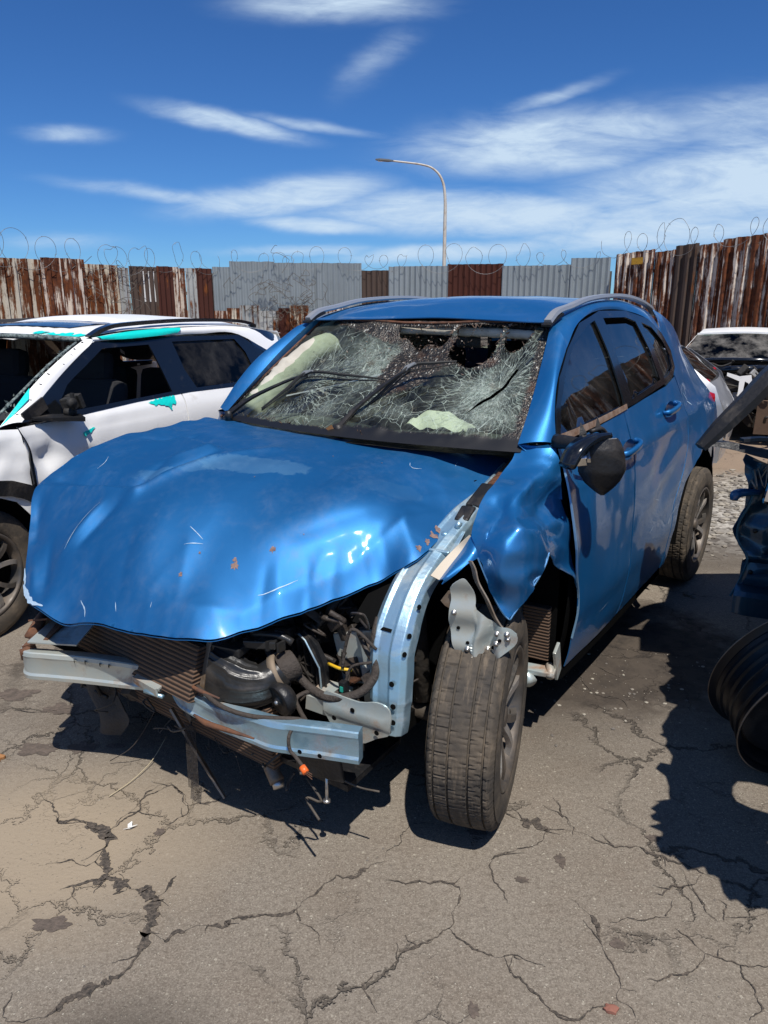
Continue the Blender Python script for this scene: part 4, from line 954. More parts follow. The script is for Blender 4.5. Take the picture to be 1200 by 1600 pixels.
for s, nm in ((1, ''), (-1, '')):
    M_ = (lambda f: f) if s > 0 else mirror
    d1 = sheet('front_door', FD, M_(fdoor if s > 0 else SN), .030, BLUE, car, thick=-.004*s if s < 0 else .004, flip=s > 0)
    d2 = sheet('rear_door', RD, M_(SD if s > 0 else SN), .030, BLUE, car, thick=.004, flip=s > 0)
    sheet('rear_wing', QP, M_(SD if s > 0 else SN), .032, BLUE, car, thick=.004, flip=s > 0)
    # rocker behind the doors, dark inner side and belt reveal
    mb = MB(); mb.sweep([(-.62,.862*s,.27),(-1.2,.862*s,.265),(-1.95,.862*s,.285)], [(-.005,-.01),(-.005,.03),(-.04,.05),(-.06,-.01)], up=(0,1,0)); mb.build('sill', VOID, car, fix=True)
    sheet('inner_door_shell', [(-.60,.30),(-.56,1.12),(-1.2,1.15),(-1.97,1.20),(-2.15,1.1),(-2.0,.82),(-1.9,.32)], M_(lambda x, z: SN(x, z, -.035)), .12, VOID, car)
    # black window surround with three openings
    W1 = [(-.575,1.178),(-.64,1.275),(-.76,1.375),(-.93,1.468),(-1.15,1.530),(-1.255,1.547),(-1.275,1.42),(-1.285,1.205),(-.95,1.192)]
    W2 = [(-1.375,1.556),(-1.68,1.556),(-1.80,1.535),(-1.86,1.40),(-1.885,1.262),(-1.60,1.235),(-1.40,1.218),(-1.365,1.40)]
    W3 = [(-1.885,1.530),(-2.02,1.505),(-2.14,1.435),(-2.20,1.36),(-2.18,1.305),(-2.06,1.275),(-1.955,1.262),(-1.93,1.42)]
    W1, W2, W3 = [c2(w, 3, True) if 0 else w for w in (W1, W2, W3)]
    sheet('window_surround', TRIMO, M_(lambda x, z: SN(x, z, .004)), .04, BLACKG, car, holes=[W1, W2, W3], thick=.006, flip=s > 0)
    for i, w in enumerate((W1, W2, W3)):
        cx = sum(p[0] for p in w)/len(w); cz = sum(p[1] for p in w)/len(w)
        big = [(cx+(x-cx)*1.04, cz+(z-cz)*1.04) for x, z in w]
        if i == 1: big = [(x, z-.035 if z > 1.5 else z) for x, z in big]                 # slightly wound down
        sheet('side_window', big, M_(lambda x, z: SN(x, z, -.009)), .05, GLASS if s > 0 and i < 3 else GLASSC, car, flip=s > 0)
    # bare worn strip under the glass
    loft('belt_trim', [(p[0], (p[1]+.006)*s, p[2]) for p in [SN(x, z) for x, z in [(-.525,1.150),(-.75,1.161),(-1.0,1.170),(-1.30,1.186)]]],
         [(p[0], (p[1]+.008)*s, p[2]) for p in [SN(x, z) for x, z in [(-.555,1.178),(-.75,1.184),(-1.0,1.192),(-1.30,1.207)]]], 2, BROWNT, car, thick=.004)
# door edge of bare folded metal, sill seam scuffs
mb = MB(); mb.sweep([fdoor(x, z) for x, z in FD[0:9]], [(.0035,-.002),(.0035,.002),(-.0035,.002),(-.0035,-.002)], up=(0,1,0), sub=4); mb.build('door_edge', mat('pale_blue_edge', (.25,.45,.65), .35, .5), car)
mb = MB()
for (x, z, dx, dz, w) in ((-1.9,.60,-.06,.03,.002),(-1.83,.55,-.05,.05,.0025),(-1.96,.66,-.03,.04,.002),(-1.2,.52,-.02,.05,.0015),(-1.3,.58,.015,.05,.001),(-1.5,.60,-.06,.02,.0015),(-2.3,1.12,-.1,-.03,.004),(-2.25,1.17,-.08,-.05,.003),(-.9,.42,-.1,.01,.001),(-1.55,.75,-.12,-.03,.001)):
    P = [(x+dx*t, z+dz*t) for t in np.linspace(0, 1, 8)]; vs = []
    for i, (a, b) in enumerate(P):
        ww = w*math.sin(math.pi*(i+.5)/8); q = SD(a, b+ww); r = SD(a, b-ww); vs += [(q[0], q[1]+.003, q[2]), (r[0], r[1]+.003, r[2])]
    mb.add(vs, [(2*i, 2*i+1, 2*i+3, 2*i+2) for i in range(7)])
mb.build('door_scuffs', SCRATCH, car)
def handle(x, z):
    y = SY(x, z)
    hd = MB(); hd.sweep([(x+.095,y+.004,z-.014),(x+.085,y+.030,z-.010),(x+.02,y+.042,z),(x-.06,y+.040,z+.010),(x-.090,y+.020,z+.015),(x-.095,y+.002,z+.016)], [(.006,-.013),(.009,0),(.006,.013),(-.006,.013),(-.008,0),(-.006,-.013)], up=(0,1,0), sub=5, sm=True)
    o = hd.build('door_handle', BLUE, car, fix=True)
    cup = MB(); n = 20; vs = [(x-.01, y+.003, z+.004)] + [(x-.01+.072*math.cos(a), SY(x-.01+.072*math.cos(a), z)+.0045+.003*nz(x,z), z+.004+.030*math.sin(a)) for a in [i*2*math.pi/n for i in range(n)]]
    vs[0] = (x-.01, y-.002, z+.004); cup.add(vs, [(0, i+1, (i+1)%n+1) for i in range(n)]); cup.build('handle_recess', mat('blue_recess', (.004,.04,.15), .3, .5), o)
handle(-1.17, 1.045); handle(-1.90, 1.125)

# --- crushed front wing : pulled-out bulge with a torn lower lip
FW = [(-0.457,0.7,1.136),(-0.397,0.7,1.09),(-0.307,0.71,1.06),(-0.198,0.72,1.038),(-0.129,0.73,1.009),(-0.07,0.745,0.974),(-0.028,0.76,0.94),(-0.012,0.79,0.882),(-0.001,0.84,0.83),(-0.011,0.88,0.765),(-0.017,0.91,0.719),(-0.047,0.92,0.732),(-0.123,0.93,0.791),(-0.188,0.935,0.834),(-0.219,0.94,0.874),(-0.321,0.92,0.802),(-0.44,0.91,0.743),(-0.551,0.9,0.672),(-0.612,0.895,0.619),(-0.561,0.89,0.727),(-0.524,0.885,0.83),(-0.495,0.872,0.95),(-0.488,0.855,1.038),(-0.481,0.84,1.099),(-0.49,0.82,1.143),(-0.165,0.835,1.027),(-0.322,0.865,0.976),(-0.003,0.845,0.939),(-0.038,0.93,0.926),(0.019,0.9,0.859),(-0.138,0.925,0.938),(-0.152,0.8,0.994),(-0.335,0.81,1.061),(-0.067,0.79,0.972),(-0.327,0.9,0.906),(-0.051,0.9,0.994)]
fq = [(-0.0264,0.286),(-0.055,0.231),(-0.088,0.1826),(-0.132,0.1364),(-0.1584,0.088),(-0.176,0.033),(-0.1848,-0.0176),(-0.165,-0.0924),(-0.121,-0.165),(-0.077,-0.242),(-0.044,-0.297),(-0.0176,-0.275),(0.033,-0.187),(0.0704,-0.121),(0.0924,-0.0704),(0.11,-0.11),(0.143,-0.132),(0.1694,-0.165),(0.1826,-0.1936),(0.1672,-0.11),(0.1562,-0.022),(0.1408,0.088),(0.1276,0.176),(0.1144,0.2376),(0.1012,0.286),(-0.033,0.099),(0.066,0.077),(-0.11,-0.044),(0.0,-0.066),(-0.066,-0.154),(0.044,-0.022),(-0.077,0.066),(0.022,0.176),(-0.132,0.022),(0.099,0.0),(-0.022,0.022)]          # (across, up) laid out on the wing skin
fx, fy, fz = [tps(fq, [p[i] for p in FW], 2e-4) for i in range(3)]
def wing(a, b):
    x, y, z = fx(a, b), fy(a, b), fz(a, b)
    w = .006*nz(a, b, 3, 7) - .034*(ridged(a, b, 6.0, 6.0)-.2)
    for A, B, wd, am in ((fq[7],fq[25],.020,-.014),(fq[7],fq[33],.018,.010),(fq[14],fq[30],.025,.012),(fq[14],fq[26],.018,-.010),(fq[31],fq[32],.022,.010),(fq[26],fq[22],.02,-.008),(fq[7],fq[28],.03,.008),(fq[32],fq[23],.03,.010),(fq[20],fq[26],.015,.006)):
        w += ridge(a, b, A, B, wd, am)*1.35
    return (x, y+w*1.0, z+w*.6)
sheet('front_wing', fq[:25], wing, .013, BLUE, car, thick=.003, label='crushed blue front wing folded outward')
mb = MB(); mb.sweep([wing(*fq[i]) for i in range(7, 15)], [(.0018,-.002),(.0018,.002),(-.0018,.002),(-.0018,-.002)], sub=5); mb.build('torn_wing_edge', mat('pale_torn_edge', (.12,.28,.48), .4, .5), car)
# folded flap running forward along the apron
loft('wing_flap', [(0.104, 0.73, 0.833), (0.042, 0.73, 0.86), (-0.021, 0.735, 0.893), (-0.038, 0.755, 0.937)], [(0.115, 0.745, 0.831), (0.069, 0.765, 0.851), (0.028, 0.78, 0.872), (-0.012, 0.79, 0.882)], 5, BLUE, car, bulge=(0,.010,.010), thick=.003)
loft('wing_flap_lining', [(0.121, 0.71, 0.85), (0.057, 0.71, 0.874), (-0.008, 0.72, 0.904), (-0.035, 0.75, 0.941)], [(0.104, 0.73, 0.835), (0.042, 0.73, 0.862), (-0.021, 0.735, 0.895), (-0.04, 0.756, 0.937)], 3, mat('beige_sealer', (.55,.47,.36), .7), car, thick=.003)

# --- front apron rail and slam members
def holes_on(path, up, offs, r, name, parent):
    mb = MB()
    for (p, n) in offs:
        n = Vector(n).normalized(); t = n.orthogonal().normalized(); b = n.cross(t); p = Vector(p)
        vs = [p+n*.0015]+[p+n*.0015+r*(t*math.cos(a)+b*math.sin(a)) for a in [i*.5236 for i in range(12)]]
        mb.add(vs, [(0, i+1, (i+1)%12+1) for i in range(12)], 0, False)
    return mb.build(name, HOLE, parent)
railp = [(.265,.655,.40),(.255,.655,.47),(.235,.645,.56),(.215,.636,.64),(.16,.628,.725),(.08,.624,.80),(-.05,.626,.87),(-.20,.635,.935),(-.38,.645,.985),(-.55,.640,1.04)]
mb = MB(); sec = [(.058,-.030),(.058,.006),(.046,.022),(.020,.030),(.012,.022),(-.022,.022),(-.032,.030),(-.050,.016),(-.058,.004),(-.058,-.030)]
def railsweep(sec, scale): 
    m = MB(); P = crv(railp, 8); n = len(sec); vs = []
    for i in range(len(P)):
        T = (P[min(i+1,len(P)-1)]-P[max(i-1,0)]).normalized(); U = Vector((0,1,0)); U = (U-T*U.dot(T)).normalized(); B = U.cross(T)
        if B.x < 0 and B.z < 0: B = -B
        if B.x+B.z < 0: B = -B
        f = i/(len(P)-1); q = float(np.interp(f, [0,.12,.14,.40,.42,.6,.62,1], scale)); w = 1+.04*nz(f*9, 0, 0)
        dz = .002*nz(P[i].x*9, P[i].z*9, 1)
        for a, b in sec: vs.append(P[i]+q*w*a*U+(q*b+dz)*B)
    m.add(vs, [(i*n+j, (i+1)*n+j, (i+1)*n+(j+1)%n, i*n+(j+1)%n) for i in range(len(P)-1) for j in range(n)] + [tuple(range(n))], 0, False)
    return m
rail = railsweep(sec, [1.0,1.03,1.10,1.16,1.14,1.05,.98,.8]).build('apron_rail', STEEL, car, fix=True, bev=.003, label='pale blue inner wing rail bent down to the bumper beam')
offs = [((.296,.70,.455),(1,.25,.15)),((.288,.695,.50),(1,.25,.15)),((.240,.700,.645),(.4,1,.2)),((.210,.697,.69),(.4,1,.2)),((.155,.694,.76),(.3,1,.2)),((.273,.68,.56),(1,.1,.2))]
holes_on(None, None, offs, .0085, 'punched_holes', rail)
# seal and rubber blocks on the rail top
mb = MB(); mb.box((-.30,.655,.985), (.135,.062,.035), (0,.36,.04), bev=.008); mb.box((-.195,.650,.948), (.075,.05,.03), (0,.42,.1), bev=.008, jit=.004)
mb.build('rubber_block', BLACK, car)
mb = MB()
for i in range(26):
    t = i/25; x = -.38-.22*t; mb.box((x+.01*nz(i,0), .648+.014*nz(i,3), 1.005+.075*t+.006*nz(i,5)), (.03,.035,.012), (nz(i,1),nz(i,2)*.8,nz(i,4)*2), jit=.006)
mb.build('leaf_debris', RUSTY, car)['kind'] = 'stuff'
mb = MB(); mb.box((-.07,.652,.888), (.12,.085,.006), (0,.50,.08), bev=.002, jit=.006); mb.box((-.015,.650,.873), (.010,.085,.018), (0,.5,.1), bev=.003, jit=.004); mb.tube([(-.09,.635,.905),(-.09,.635,.915)], .012, 12); mb.tube([(-.12,.66,.925),(-.13,.665,.945)], .010, 10)
mb.build('hinge_bracket', STEEL, car)
# bracket joining rail and beam
sheet('rail_foot_plate', c2([(.70,.50),(.66,.515),(.60,.50),(.52,.505),(.48,.50),(.49,.42),(.53,.385),(.60,.365),(.66,.40),(.705,.43)], 3, True), lambda y, z: (.315+.10*(.70-y)+.012*math.exp(-((z-.455)/.015)**2), y, z), .02, STEEL2, car, thick=.006)
holes_on(None, None, [((.327,.665,.425),(1,.1,0)),((.335,.585,.475),(1,.1,0)),((.352,.53,.44),(1,.1,0))], .008, 'punched_holes', car)
# bumper beam, kinked and split in two
bs_ = [(.048,-.020),(.050,-.016),(.050,.014),(.047,.018),(.034,.020),(.026,.016),(-.026,.015),(-.034,.020),(-.047,.018),(-.050,.014),(-.050,-.016),(-.048,-.020)]
def beam(pts, name, m, label, sc=None, jit=.006):
    mb = MB(); P = crv(pts, 12); n = len(bs_); vs = []
    for i in range(len(P)):
        T = (P[min(i+1,len(P)-1)]-P[max(i-1,0)]).normalized(); U = Vector((0,0,1)); B = T.cross(U).normalized()
        if B.x < 0: B = -B
        q = 1 if sc is None else float(np.interp(i/(len(P)-1), np.linspace(0,1,len(sc)), sc))
        for k, (a, b) in enumerate(bs_):
            w = jit*nz(P[i].y*8, a*9, 3)*(1.2 if abs(P[i].y-.2) < .28 else .25); vs.append(P[i]+a*q*U+(b+w)*B)
    mb.add(vs, [(i*n+j, (i+1)*n+j, (i+1)*n+(j+1)%n, i*n+(j+1)%n) for i in range(len(P)-1) for j in range(n)]+[tuple(range(n)), tuple(range((len(P)-1)*n, len(P)*n))], 0, False)
    mb.smooth = [True]*len(mb.f); o = mb.build(name, m, car, fix=True, label=label); e = o.modifiers.new('es', 'EDGE_SPLIT'); e.split_angle = R(28); return o
b1 = beam([(.435,.688,.450),(.458,.62,.447),(.488,.52,.440),(.510,.42,.434),(.522,.30,.434),(.530,.16,.436),(.505,.03,.440),(.465,-.10,.445)], 'bumper_beam', STEEL, 'bent pale blue bumper beam half', [1,1,1,.95,.85,.72,.65,.6], .016)
b2 = beam([(.50,-.06,.452),(.545,-.18,.453),(.60,-.32,.453),(.655,-.43,.455),(.685,-.50,.455),(.66,-.545,.458)], 'bumper_beam', STEEL2, 'grey rusty bumper beam half with crushed end', [.85,.95,1,1,1.0,.92], .006)
holes_on(None, None, [((.503,.60,.422),(1,.2,0)),((.517,.54,.420),(1,.2,0)),((.628,-.33,.488),(1,-.35,0)),((.612,-.295,.486),(1,-.35,0)),((.592,-.245,.484),(1,-.35,0)),((.58,-.215,.483),(1,-.35,0)),((.55,.10,.483),(1,0,.2))], .007, 'punched_holes', car)
mb = MB(); mb.tube([(.60,-.545,.505),(.63,-.56,.52),(.58,-.585,.56),(.52,-.60,.60)], [.02,.03,.018,.01], 7); mb.tube([(.68,-.54,.46),(.70,-.51,.50),(.66,-.50,.51)], .012, 6); mb.box((.62,-.50,.53),(.12,.10,.006),(.3,.2,.4),jit=.02); mb.box((.58,-.52,.565),(.10,.08,.006),(.2,-.3,.1),jit=.02)
mb.build('torn_bracket', RUSTY, car)
mb = MB(); mb.box((.585,-.44,.545),(.16,.17,.005),(.1,.12,.5),jit=.02); mb.build('beam_bracket', STEEL2, car)
mb = MB(); mb.box((.53,-.05,.475),(.07,.13,.006),(0,.3,-.1)); mb.box((.563,-.06,.452),(.006,.13,.03),(0,.2,-.1))
mb.build('beam_bracket', STEEL2, car)
mb = MB(); mb.tube([(.566,-.06,.437),(.56,.02,.440)], .007, 6); mb.build('bright_edge', STEEL, car)
mb = MB(); mb.tube([(.56,.16,.425),(.565,.22,.420),(.56,.30,.424),(.552,.40,.428)], [.004,.010,.008,.003], 6, sub=4); mb.tube([(.535,.10,.505),(.55,.18,.508),(.545,.26,.505)], [.004,.007,.003], 6, sub=4); mb.build('rust_tear', RUSTY, car)

# --- wing support bracket hanging over the tyre
BR = [(.785,.833),(.813,.863),(.828,.864),(.841,.839),(.849,.811),(.856,.773),(.876,.761),(.89,.743),(.907,.73),(.933,.729),(.95,.721),(.966,.698),(.963,.673),(.936,.645),(.903,.62),(.864,.606),(.84,.608),(.806,.606),(.799,.641),(.791,.675),(.779,.709),(.777,.733),(.783,.759),(.786,.794)]
def brk(y, z):
    lo = min(1, max(0, (.80-z)*9)); u = (y-.78)/.18
    fold = .020*math.exp(-((u-.46-.6*(z-.66))/.075)**2) - .018*math.exp(-((u-.60-.6*(z-.66))/.07)**2) + .012*math.exp(-((u-.82)/.09)**2)
    return (.40-.35*y + fold*lo + .006*math.sin(z*60)*(u < .4) + .010*(z-.70)*8*(1-u), y + .010*math.sin(z*45)*lo*.5, z)
bk = sheet('wing_bracket', c2(BR, 3, True), brk, .0045, STEEL2, car, thick=.004, label='creased bare metal wing bracket hanging over the tyre')
N_ = Vector((.94,.33,.1)).normalized()
for y, z in ((.797,.761),(.838,.649),(.85,.627),(.91,.706),(.938,.71),(.916,.677),(.884,.647),(.943,.695)):
    mb = MB(); p = Vector(brk(y, z)); mb.tube([p-N_*.002, p+N_*.004], .0085, 10); mb.tube([p+N_*.004, p+N_*.010], .005, 6); mb.build('bolt', BOLT, bk)
holes_on(None, None, [(Vector(brk(y, z))+N_*.001, N_) for y, z in ((.838,.668),(.802,.709),(.875,.632),(.925,.69),(.905,.66))], .0055, 'punched_holes', bk)
sheet('bracket_ear', [(.751,.785),(.771,.817),(.786,.821),(.785,.759),(.763,.771)], lambda y, z: (.395-.35*y-.004, y, z), .02, BARE, bk, thick=.004)
mb = MB(); mb.sweep([(.395-.35*y, y, z) for y, z in ((.830,.915),(.840,.893),(.850,.855),(.877,.805),(.898,.757),(.920,.722))], [(.012,-.002),(.012,.002),(-.012,.002),(-.012,-.002)], up=(.5,.8,0), sub=6); mb.build('bent_strip', BARE, car)

# --- engine bay
def sh(o): o.location = (.045,.050,.034); return o
mb = MB()
mb.box((-.62,0,.70), (.06,1.36,.80)); mb.box((-.30,.0,.30), (.95,1.2,.06)); mb.box((-.25,-.68,.62), (.8,.05,.62)); 
mb.box((-.35,.50,.56), (.50,.03,.42)); mb.box((-.50,0,.98), (.22,1.16,.08), bev=.02)
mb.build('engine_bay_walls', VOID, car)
mb = MB()
mb.box((-.12,-.10,.62), (.46,.62,.36), (0,.05,.1), bev=.03, jit=.03); mb.box((-.05,-.05,.84), (.36,.44,.08), (0,.05,.1), bev=.03, jit=.02)
mb.tube([(.18,-.35,.50),(.20,-.35,.50),(.26,-.35,.50)], .085, 20); mb.tube([(.16,.02,.46),(.22,.02,.46)], .07, 20); mb.box((.02,.28,.52), (.20,.22,.26), (.1,.2,.3), bev=.02, jit=.03)
for k in range(9): mb.tube([(.15,-.5+.11*k,.56+.03*(k%3)),(.20,-.48+.11*k,.70),(.05,-.45+.11*k,.80)], .014, 7, sub=5)
mb.build('engine', DARK, car)
mb = MB(); mb.box((.455,-.30,.505), (.035,.80,.175), (0,-.30,-.06), bev=.004); sh(mb.build('intercooler', FINS, car))
mb = MB(); mb.box((.44,.108,.505), (.05,.022,.19), (0,-.30,-.06), bev=.004); sh(mb.build('intercooler_flange', BARE, car))
tk = MB(); F0 = Vector((.43,.12,.50)); 
def tank(u, v):
    a = 2*math.pi*v; p = crv([(.44,.12,.50),(.43,.17,.49),(.41,.225,.478),(.375,.270,.485),(.33,.295,.515)], 6); i = min(len(p)-1, int(u*(len(p)-1)+.5)); c = p[i]
    hh = float(np.interp(u, [0,.3,.7,1], [.088,.082,.062,.048])); ww = float(np.interp(u, [0,.3,1], [.036,.050,.050])); rb = 1+.07*max(0, min(1, (math.sin(a*13)-.3)*4))*(1 if u < .78 else 0)
    e = .55 if u < .3 else .85
    ca, sa = math.cos(a), math.sin(a); ca = math.copysign(abs(ca)**e, ca); sa = math.copysign(abs(sa)**e, sa)
    T = (p[min(i+1,len(p)-1)]-p[max(i-1,0)]).normalized(); Z = Vector((0,0,1)); Z = (Z-T*Z.dot(T)).normalized(); B = T.cross(Z); return c + Z*sa*hh*rb + B*ca*ww*rb
tk.grid(tank, 25, 89)
tk.box((.40,.165,.585), (.07,.10,.03), (0,.1,.2), bev=.006); tk.tube([(.405,.145,.59),(.40,.140,.64)], .014, 8)
for k in range(5): tk.box((.38-.01*k,.17+.035*k,.60), (.03,.008,.03))
tk.box((.35,.24,.60),(.05,.10,.025),(0,0,.5),bev=.004); tk.tube([(.35,.20,.615),(.32,.28,.62),(.30,.32,.60)], .012, 8, sub=4)
sh(tk.build('intercooler_tank', HOSE, car))
mb = MB(); mb.lathe([(.049,-.012),(.056,-.012),(.057,.012),(.049,.012)], 28, Matrix.Translation((.335,.292,.512)) @ Matrix.Rotation(R(35),4,'Z') @ Matrix.Rotation(R(25),4,'X')); mb.build('hose_clamp', mat('dusty_clamp', (.22,.17,.12), .7, .3), car); sh(bpy.data.objects['hose_clamp'])
mb = MB(); mb.tube([(.33,.295,.515),(.312,.308,.524),(.290,.318,.532)], [.046,.046,.044], 20, sub=6); sh(mb.build('rubber_hose', HARN, car))
mb = MB(); Mh = Matrix.Translation((.385,.350,.462)) @ Matrix.Rotation(R(-90-12),4,'Z') @ Matrix.Rotation(R(-12),4,'X')
mb.lathe([(.001,.022),(.012,.022),(.013,.016),(.040,.014),(.046,.018),(.050,.014),(.051,-.006),(.046,-.014),(.03,-.03),(.001,-.03)], 44, Mh); sh(mb.build('horn', BLACK, car))
mb = MB(); mb.lathe([(.001,.028),(.006,.027),(.0075,.021)], 16, Mh); sh(mb.build('horn_bolt', BOLT, car))
mb = MB(); mb.box((.34,.305,.445),(.05,.03,.08),(0,0,.5),jit=.004); sh(mb.build('horn_mount', BARE, car))
# headlight carrier: ribbed plastic lattice with a steel edge
mb = MB(); c0 = Vector((.26,.33,.53))
for k in range(5): mb.box(c0+Vector((0,-.05+.025*k,0)), (.03,.004,.17), (0,.1,0)); mb.box(c0+Vector((0,0,-.07+.035*k)), (.03,.115,.004), (0,.1,0))
for s in (-1,1): mb.box(c0+Vector((.002,0,0)), (.028,.150,.005), (s*.85,0,0))
mb.box(c0+Vector((-.018,0,0)), (.004,.12,.17)); mb.box((.27,.275,.615), (.04,.06,.035), (.2,0,.1), bev=.005, jit=.006)
mb.build('headlight_carrier', BLACK, car)
mb = MB(); mb.sweep([(.275,.335,.635),(.275,.375,.630),(.272,.425,.545),(.268,.430,.435)], [(.022,-.002),(.022,.002),(-.022,.002),(-.022,-.002)], up=(1,0,0)); mb.sweep([(.280,.345,.625),(.280,.390,.595),(.278,.412,.545),(.272,.415,.435)], [(.003,-.025),(.003,.012),(-.003,.012),(-.003,-.025)], up=(1,0,0)); mb.build('carrier_edge', BLACK, car)
mb = MB(); mb.tube([(.298,.352,.640),(.298,.378,.625),(.294,.428,.545),(.288,.433,.435)], .0035, 5); mb.build('steel_flange', STEEL, car)
mb = MB(); mb.tube([(.28,.270,.612),(.31,.270,.615)], .016, 12); mb.build('carrier_bolt', BOLT, car)
mb = MB()
H_ = [[(.30,.245,.62),(.345,.27,.58),(.345,.31,.555),(.335,.37,.525),(.33,.43,.49),(.33,.50,.485),(.30,.58,.51),(.262,.612,.56),(.235,.600,.62),(.17,.58,.68)],
      [(.33,.43,.49),(.37,.40,.47),(.40,.44,.455),(.44,.50,.455),(.475,.50,.485),(.53,.38,.48),(.56,.28,.495),(.54,.16,.51)],
      [(.475,.50,.485),(.52,.505,.46),(.525,.51,.42),(.525,.53,.405),(.53,.565,.385)],
      [(.26,.60,.60),(.28,.545,.58),(.29,.53,.54),(.295,.53,.525)],[(.25,.61,.64),(.28,.55,.70),(.28,.52,.64),(.29,.515,.57)],
      [(.17,.58,.68),(.15,.55,.66),(.10,.5,.62)],[(.33,.50,.485),(.25,.50,.50),(.18,.44,.52)]]
for k, p in enumerate(H_): mb.tube(p, [.0135,.007,.005,.0045,.005,.012,.007][k], 8, sub=6)
mb.tube([(.235,.600,.60),(.225,.590,.665),(.19,.575,.71)], [.013,.016,.010], 9, sub=5)
mb.build('wiring_harness', HARN, car)
mb = MB(); mb.tube([(.532,.560,.388),(.537,.578,.380)], .010, 10); 
mb.build('orange_connector', ORANGE, car)
mb = MB()
for k in range(3): mb.tube([(.537,.578,.380+.005*k-.005),(.54,.602,.376+.008*k-.006)], .0014, 4)
mb.build('connector_wires', RUSTY, car)
mb = MB(); mb.box((.300,.527,.51),(.02,.022,.05),(.1,.1,0),bev=.003); mb.build('connector_housing', BLACK, car)
mb = MB(); mb.box((.312,.527,.513),(.004,.010,.016)); mb.build('green_connector', GREENP, car)
mb = MB(); mb.tube([(.27,.445,.555),(.285,.50,.562),(.27,.535,.56)], .005, 7, sub=4); mb.build('yellow_conduit', YELLOW, car)
mb = MB(); mb.box((.19,.50,.56), (.012,.16,.17), (.2,.1,.1), bev=.004, jit=.02); mb.box((.17,.57,.47), (.02,.12,.14), (0,.2,.2), jit=.02); mb.box((.28,.46,.45), (.10,.10,.05), (0,.2,.2), jit=.02); mb.build('inner_chassis_plate', STEEL2, car)
mb = MB()
for k in range(14): mb.box((.22+.05*nz(k,1), .5+.10*nz(k,2), .50+.05*nz(k,3)), (.05,.03,.006), (nz(k,4)*3,nz(k,5)*3,nz(k,6)*3), jit=.01)
mb.build('torn_scraps', RUSTY, car)['kind'] = 'stuff'
mb = MB(); rnd = random.Random(21)
for k in range(70):
    p = Vector((rnd.uniform(-.05,.24), rnd.uniform(.02,.60), rnd.uniform(.40,.72))); mb.box(p, (rnd.uniform(.02,.09),rnd.uniform(.015,.07),rnd.uniform(.01,.07)), (rnd.uniform(-.8,.8),rnd.uniform(-.8,.8),rnd.uniform(-1.5,1.5)), bev=.003, jit=.01)
for k in range(60):
    p = Vector((rnd.uniform(.05,.27), rnd.uniform(.05,.60), rnd.uniform(.42,.74))); pts = [p]
    for j in range(4): pts.append(pts[-1]+Vector((rnd.uniform(-.05,.05),rnd.uniform(-.06,.06),rnd.uniform(-.06,.05))))
    mb.tube(pts, rnd.choice([.0025,.004,.006,.009]), 6, sub=4)
mb.build('bay_clutter', mat('greasy_plastic', (.014,.012,.011), .6, var=(.05,.036,.026), vscale=9, bump=.5, bscale=60), car)['kind'] = 'stuff'
mb = MB(); rnd = random.Random(31)
for k in range(80):
    p = Vector((rnd.uniform(.28,.44), rnd.uniform(-.62,.55), rnd.uniform(.20,.36))); pts = [p]
    for j in range(3): pts.append(pts[-1]+Vector((rnd.uniform(-.04,.04),rnd.uniform(-.08,.08),rnd.uniform(-.05,.02))))
    if min(q.z for q in pts) < .17: continue
    if k % 3: mb.tube(pts, rnd.choice([.0015,.003,.004]), 5, sub=3)
    else: mb.box(p, (rnd.uniform(.02,.06),rnd.uniform(.03,.12),rnd.uniform(.004,.04)), (rnd.uniform(-.8,.8),rnd.uniform(-.8,.8),rnd.uniform(-1.5,1.5)), jit=.012)
mb.build('torn_underside', mat('torn_grey_plastic', (.03,.027,.024), .7, var=(.08,.065,.05), vscale=9), car)['kind'] = 'stuff'
# radiator and condenser below the beam, undertray, hanging bits
mb = MB(); mb.box((.40,-.08,.34), (.05,.86,.22), (0,.12,-.03), bev=.005); mb.build('radiator', FINS, car)
mb = MB(); mb.box((.34,-.05,.255), (.07,.90,.035), (0,.1,-.03), bev=.008, jit=.008); mb.box((.44,.54,.345), (.012,.16,.10), (.1,.1,.1), bev=.003); mb.box((.25,.20,.26), (.3,.8,.02), jit=.02)
mb.box((.43,-.56,.40), (.02,.20,.16), (.2,.1,0), jit=.02)
mb.build('radiator_support', BLACK, car)
mb = MB()
for (a, b) in (((.45,-.50,.40),(.44,-.62,.22)),((.45,-.62,.38),(.44,-.50,.22)),((.44,-.62,.23),(.43,-.48,.215)),((.44,-.56,.30),(.43,-.47,.31)),((.44,-.64,.40),(.43,-.63,.22))): mb.tube([a, b], .007, 6)
mb.build('lower_lattice', BLACK, car)
sheet('hanging_plastic_sheet', [(0,0),(.12,.02),(.17,-.12),(.15,-.24),(.08,-.22),(.05,-.25),(.0,-.18),(-.03,-.08)], lambda a, b: (.42+.03*math.sin(a*40+b*9), -.60+a+.02*math.sin(b*30), .285+b), .012, mat('dusty_plastic_film', (.075,.062,.050), .8, bump=.6), car)
mb = MB(); mb.tube([(.34,.17,.32),(.37,.235,.262),(.390,.295,.208),(.400,.335,.170)], [.024,.023,.022,.024], 12, sub=4); mb.build('steel_pipe_stub', BARE, car)
mb = MB(); mb.tube([(.398,.333,.172),(.406,.347,.156)], [.020,.018], 12); mb.build('pipe_end', BOLT, car)
mb = MB(); mb.tube([(.36,.39,.285),(.385,.425,.255),(.392,.435,.245)], .0045, 8); mb.tube([(.390,.432,.247),(.396,.440,.240)], .010, 10); mb.build('hanging_bolt', BOLT, car)
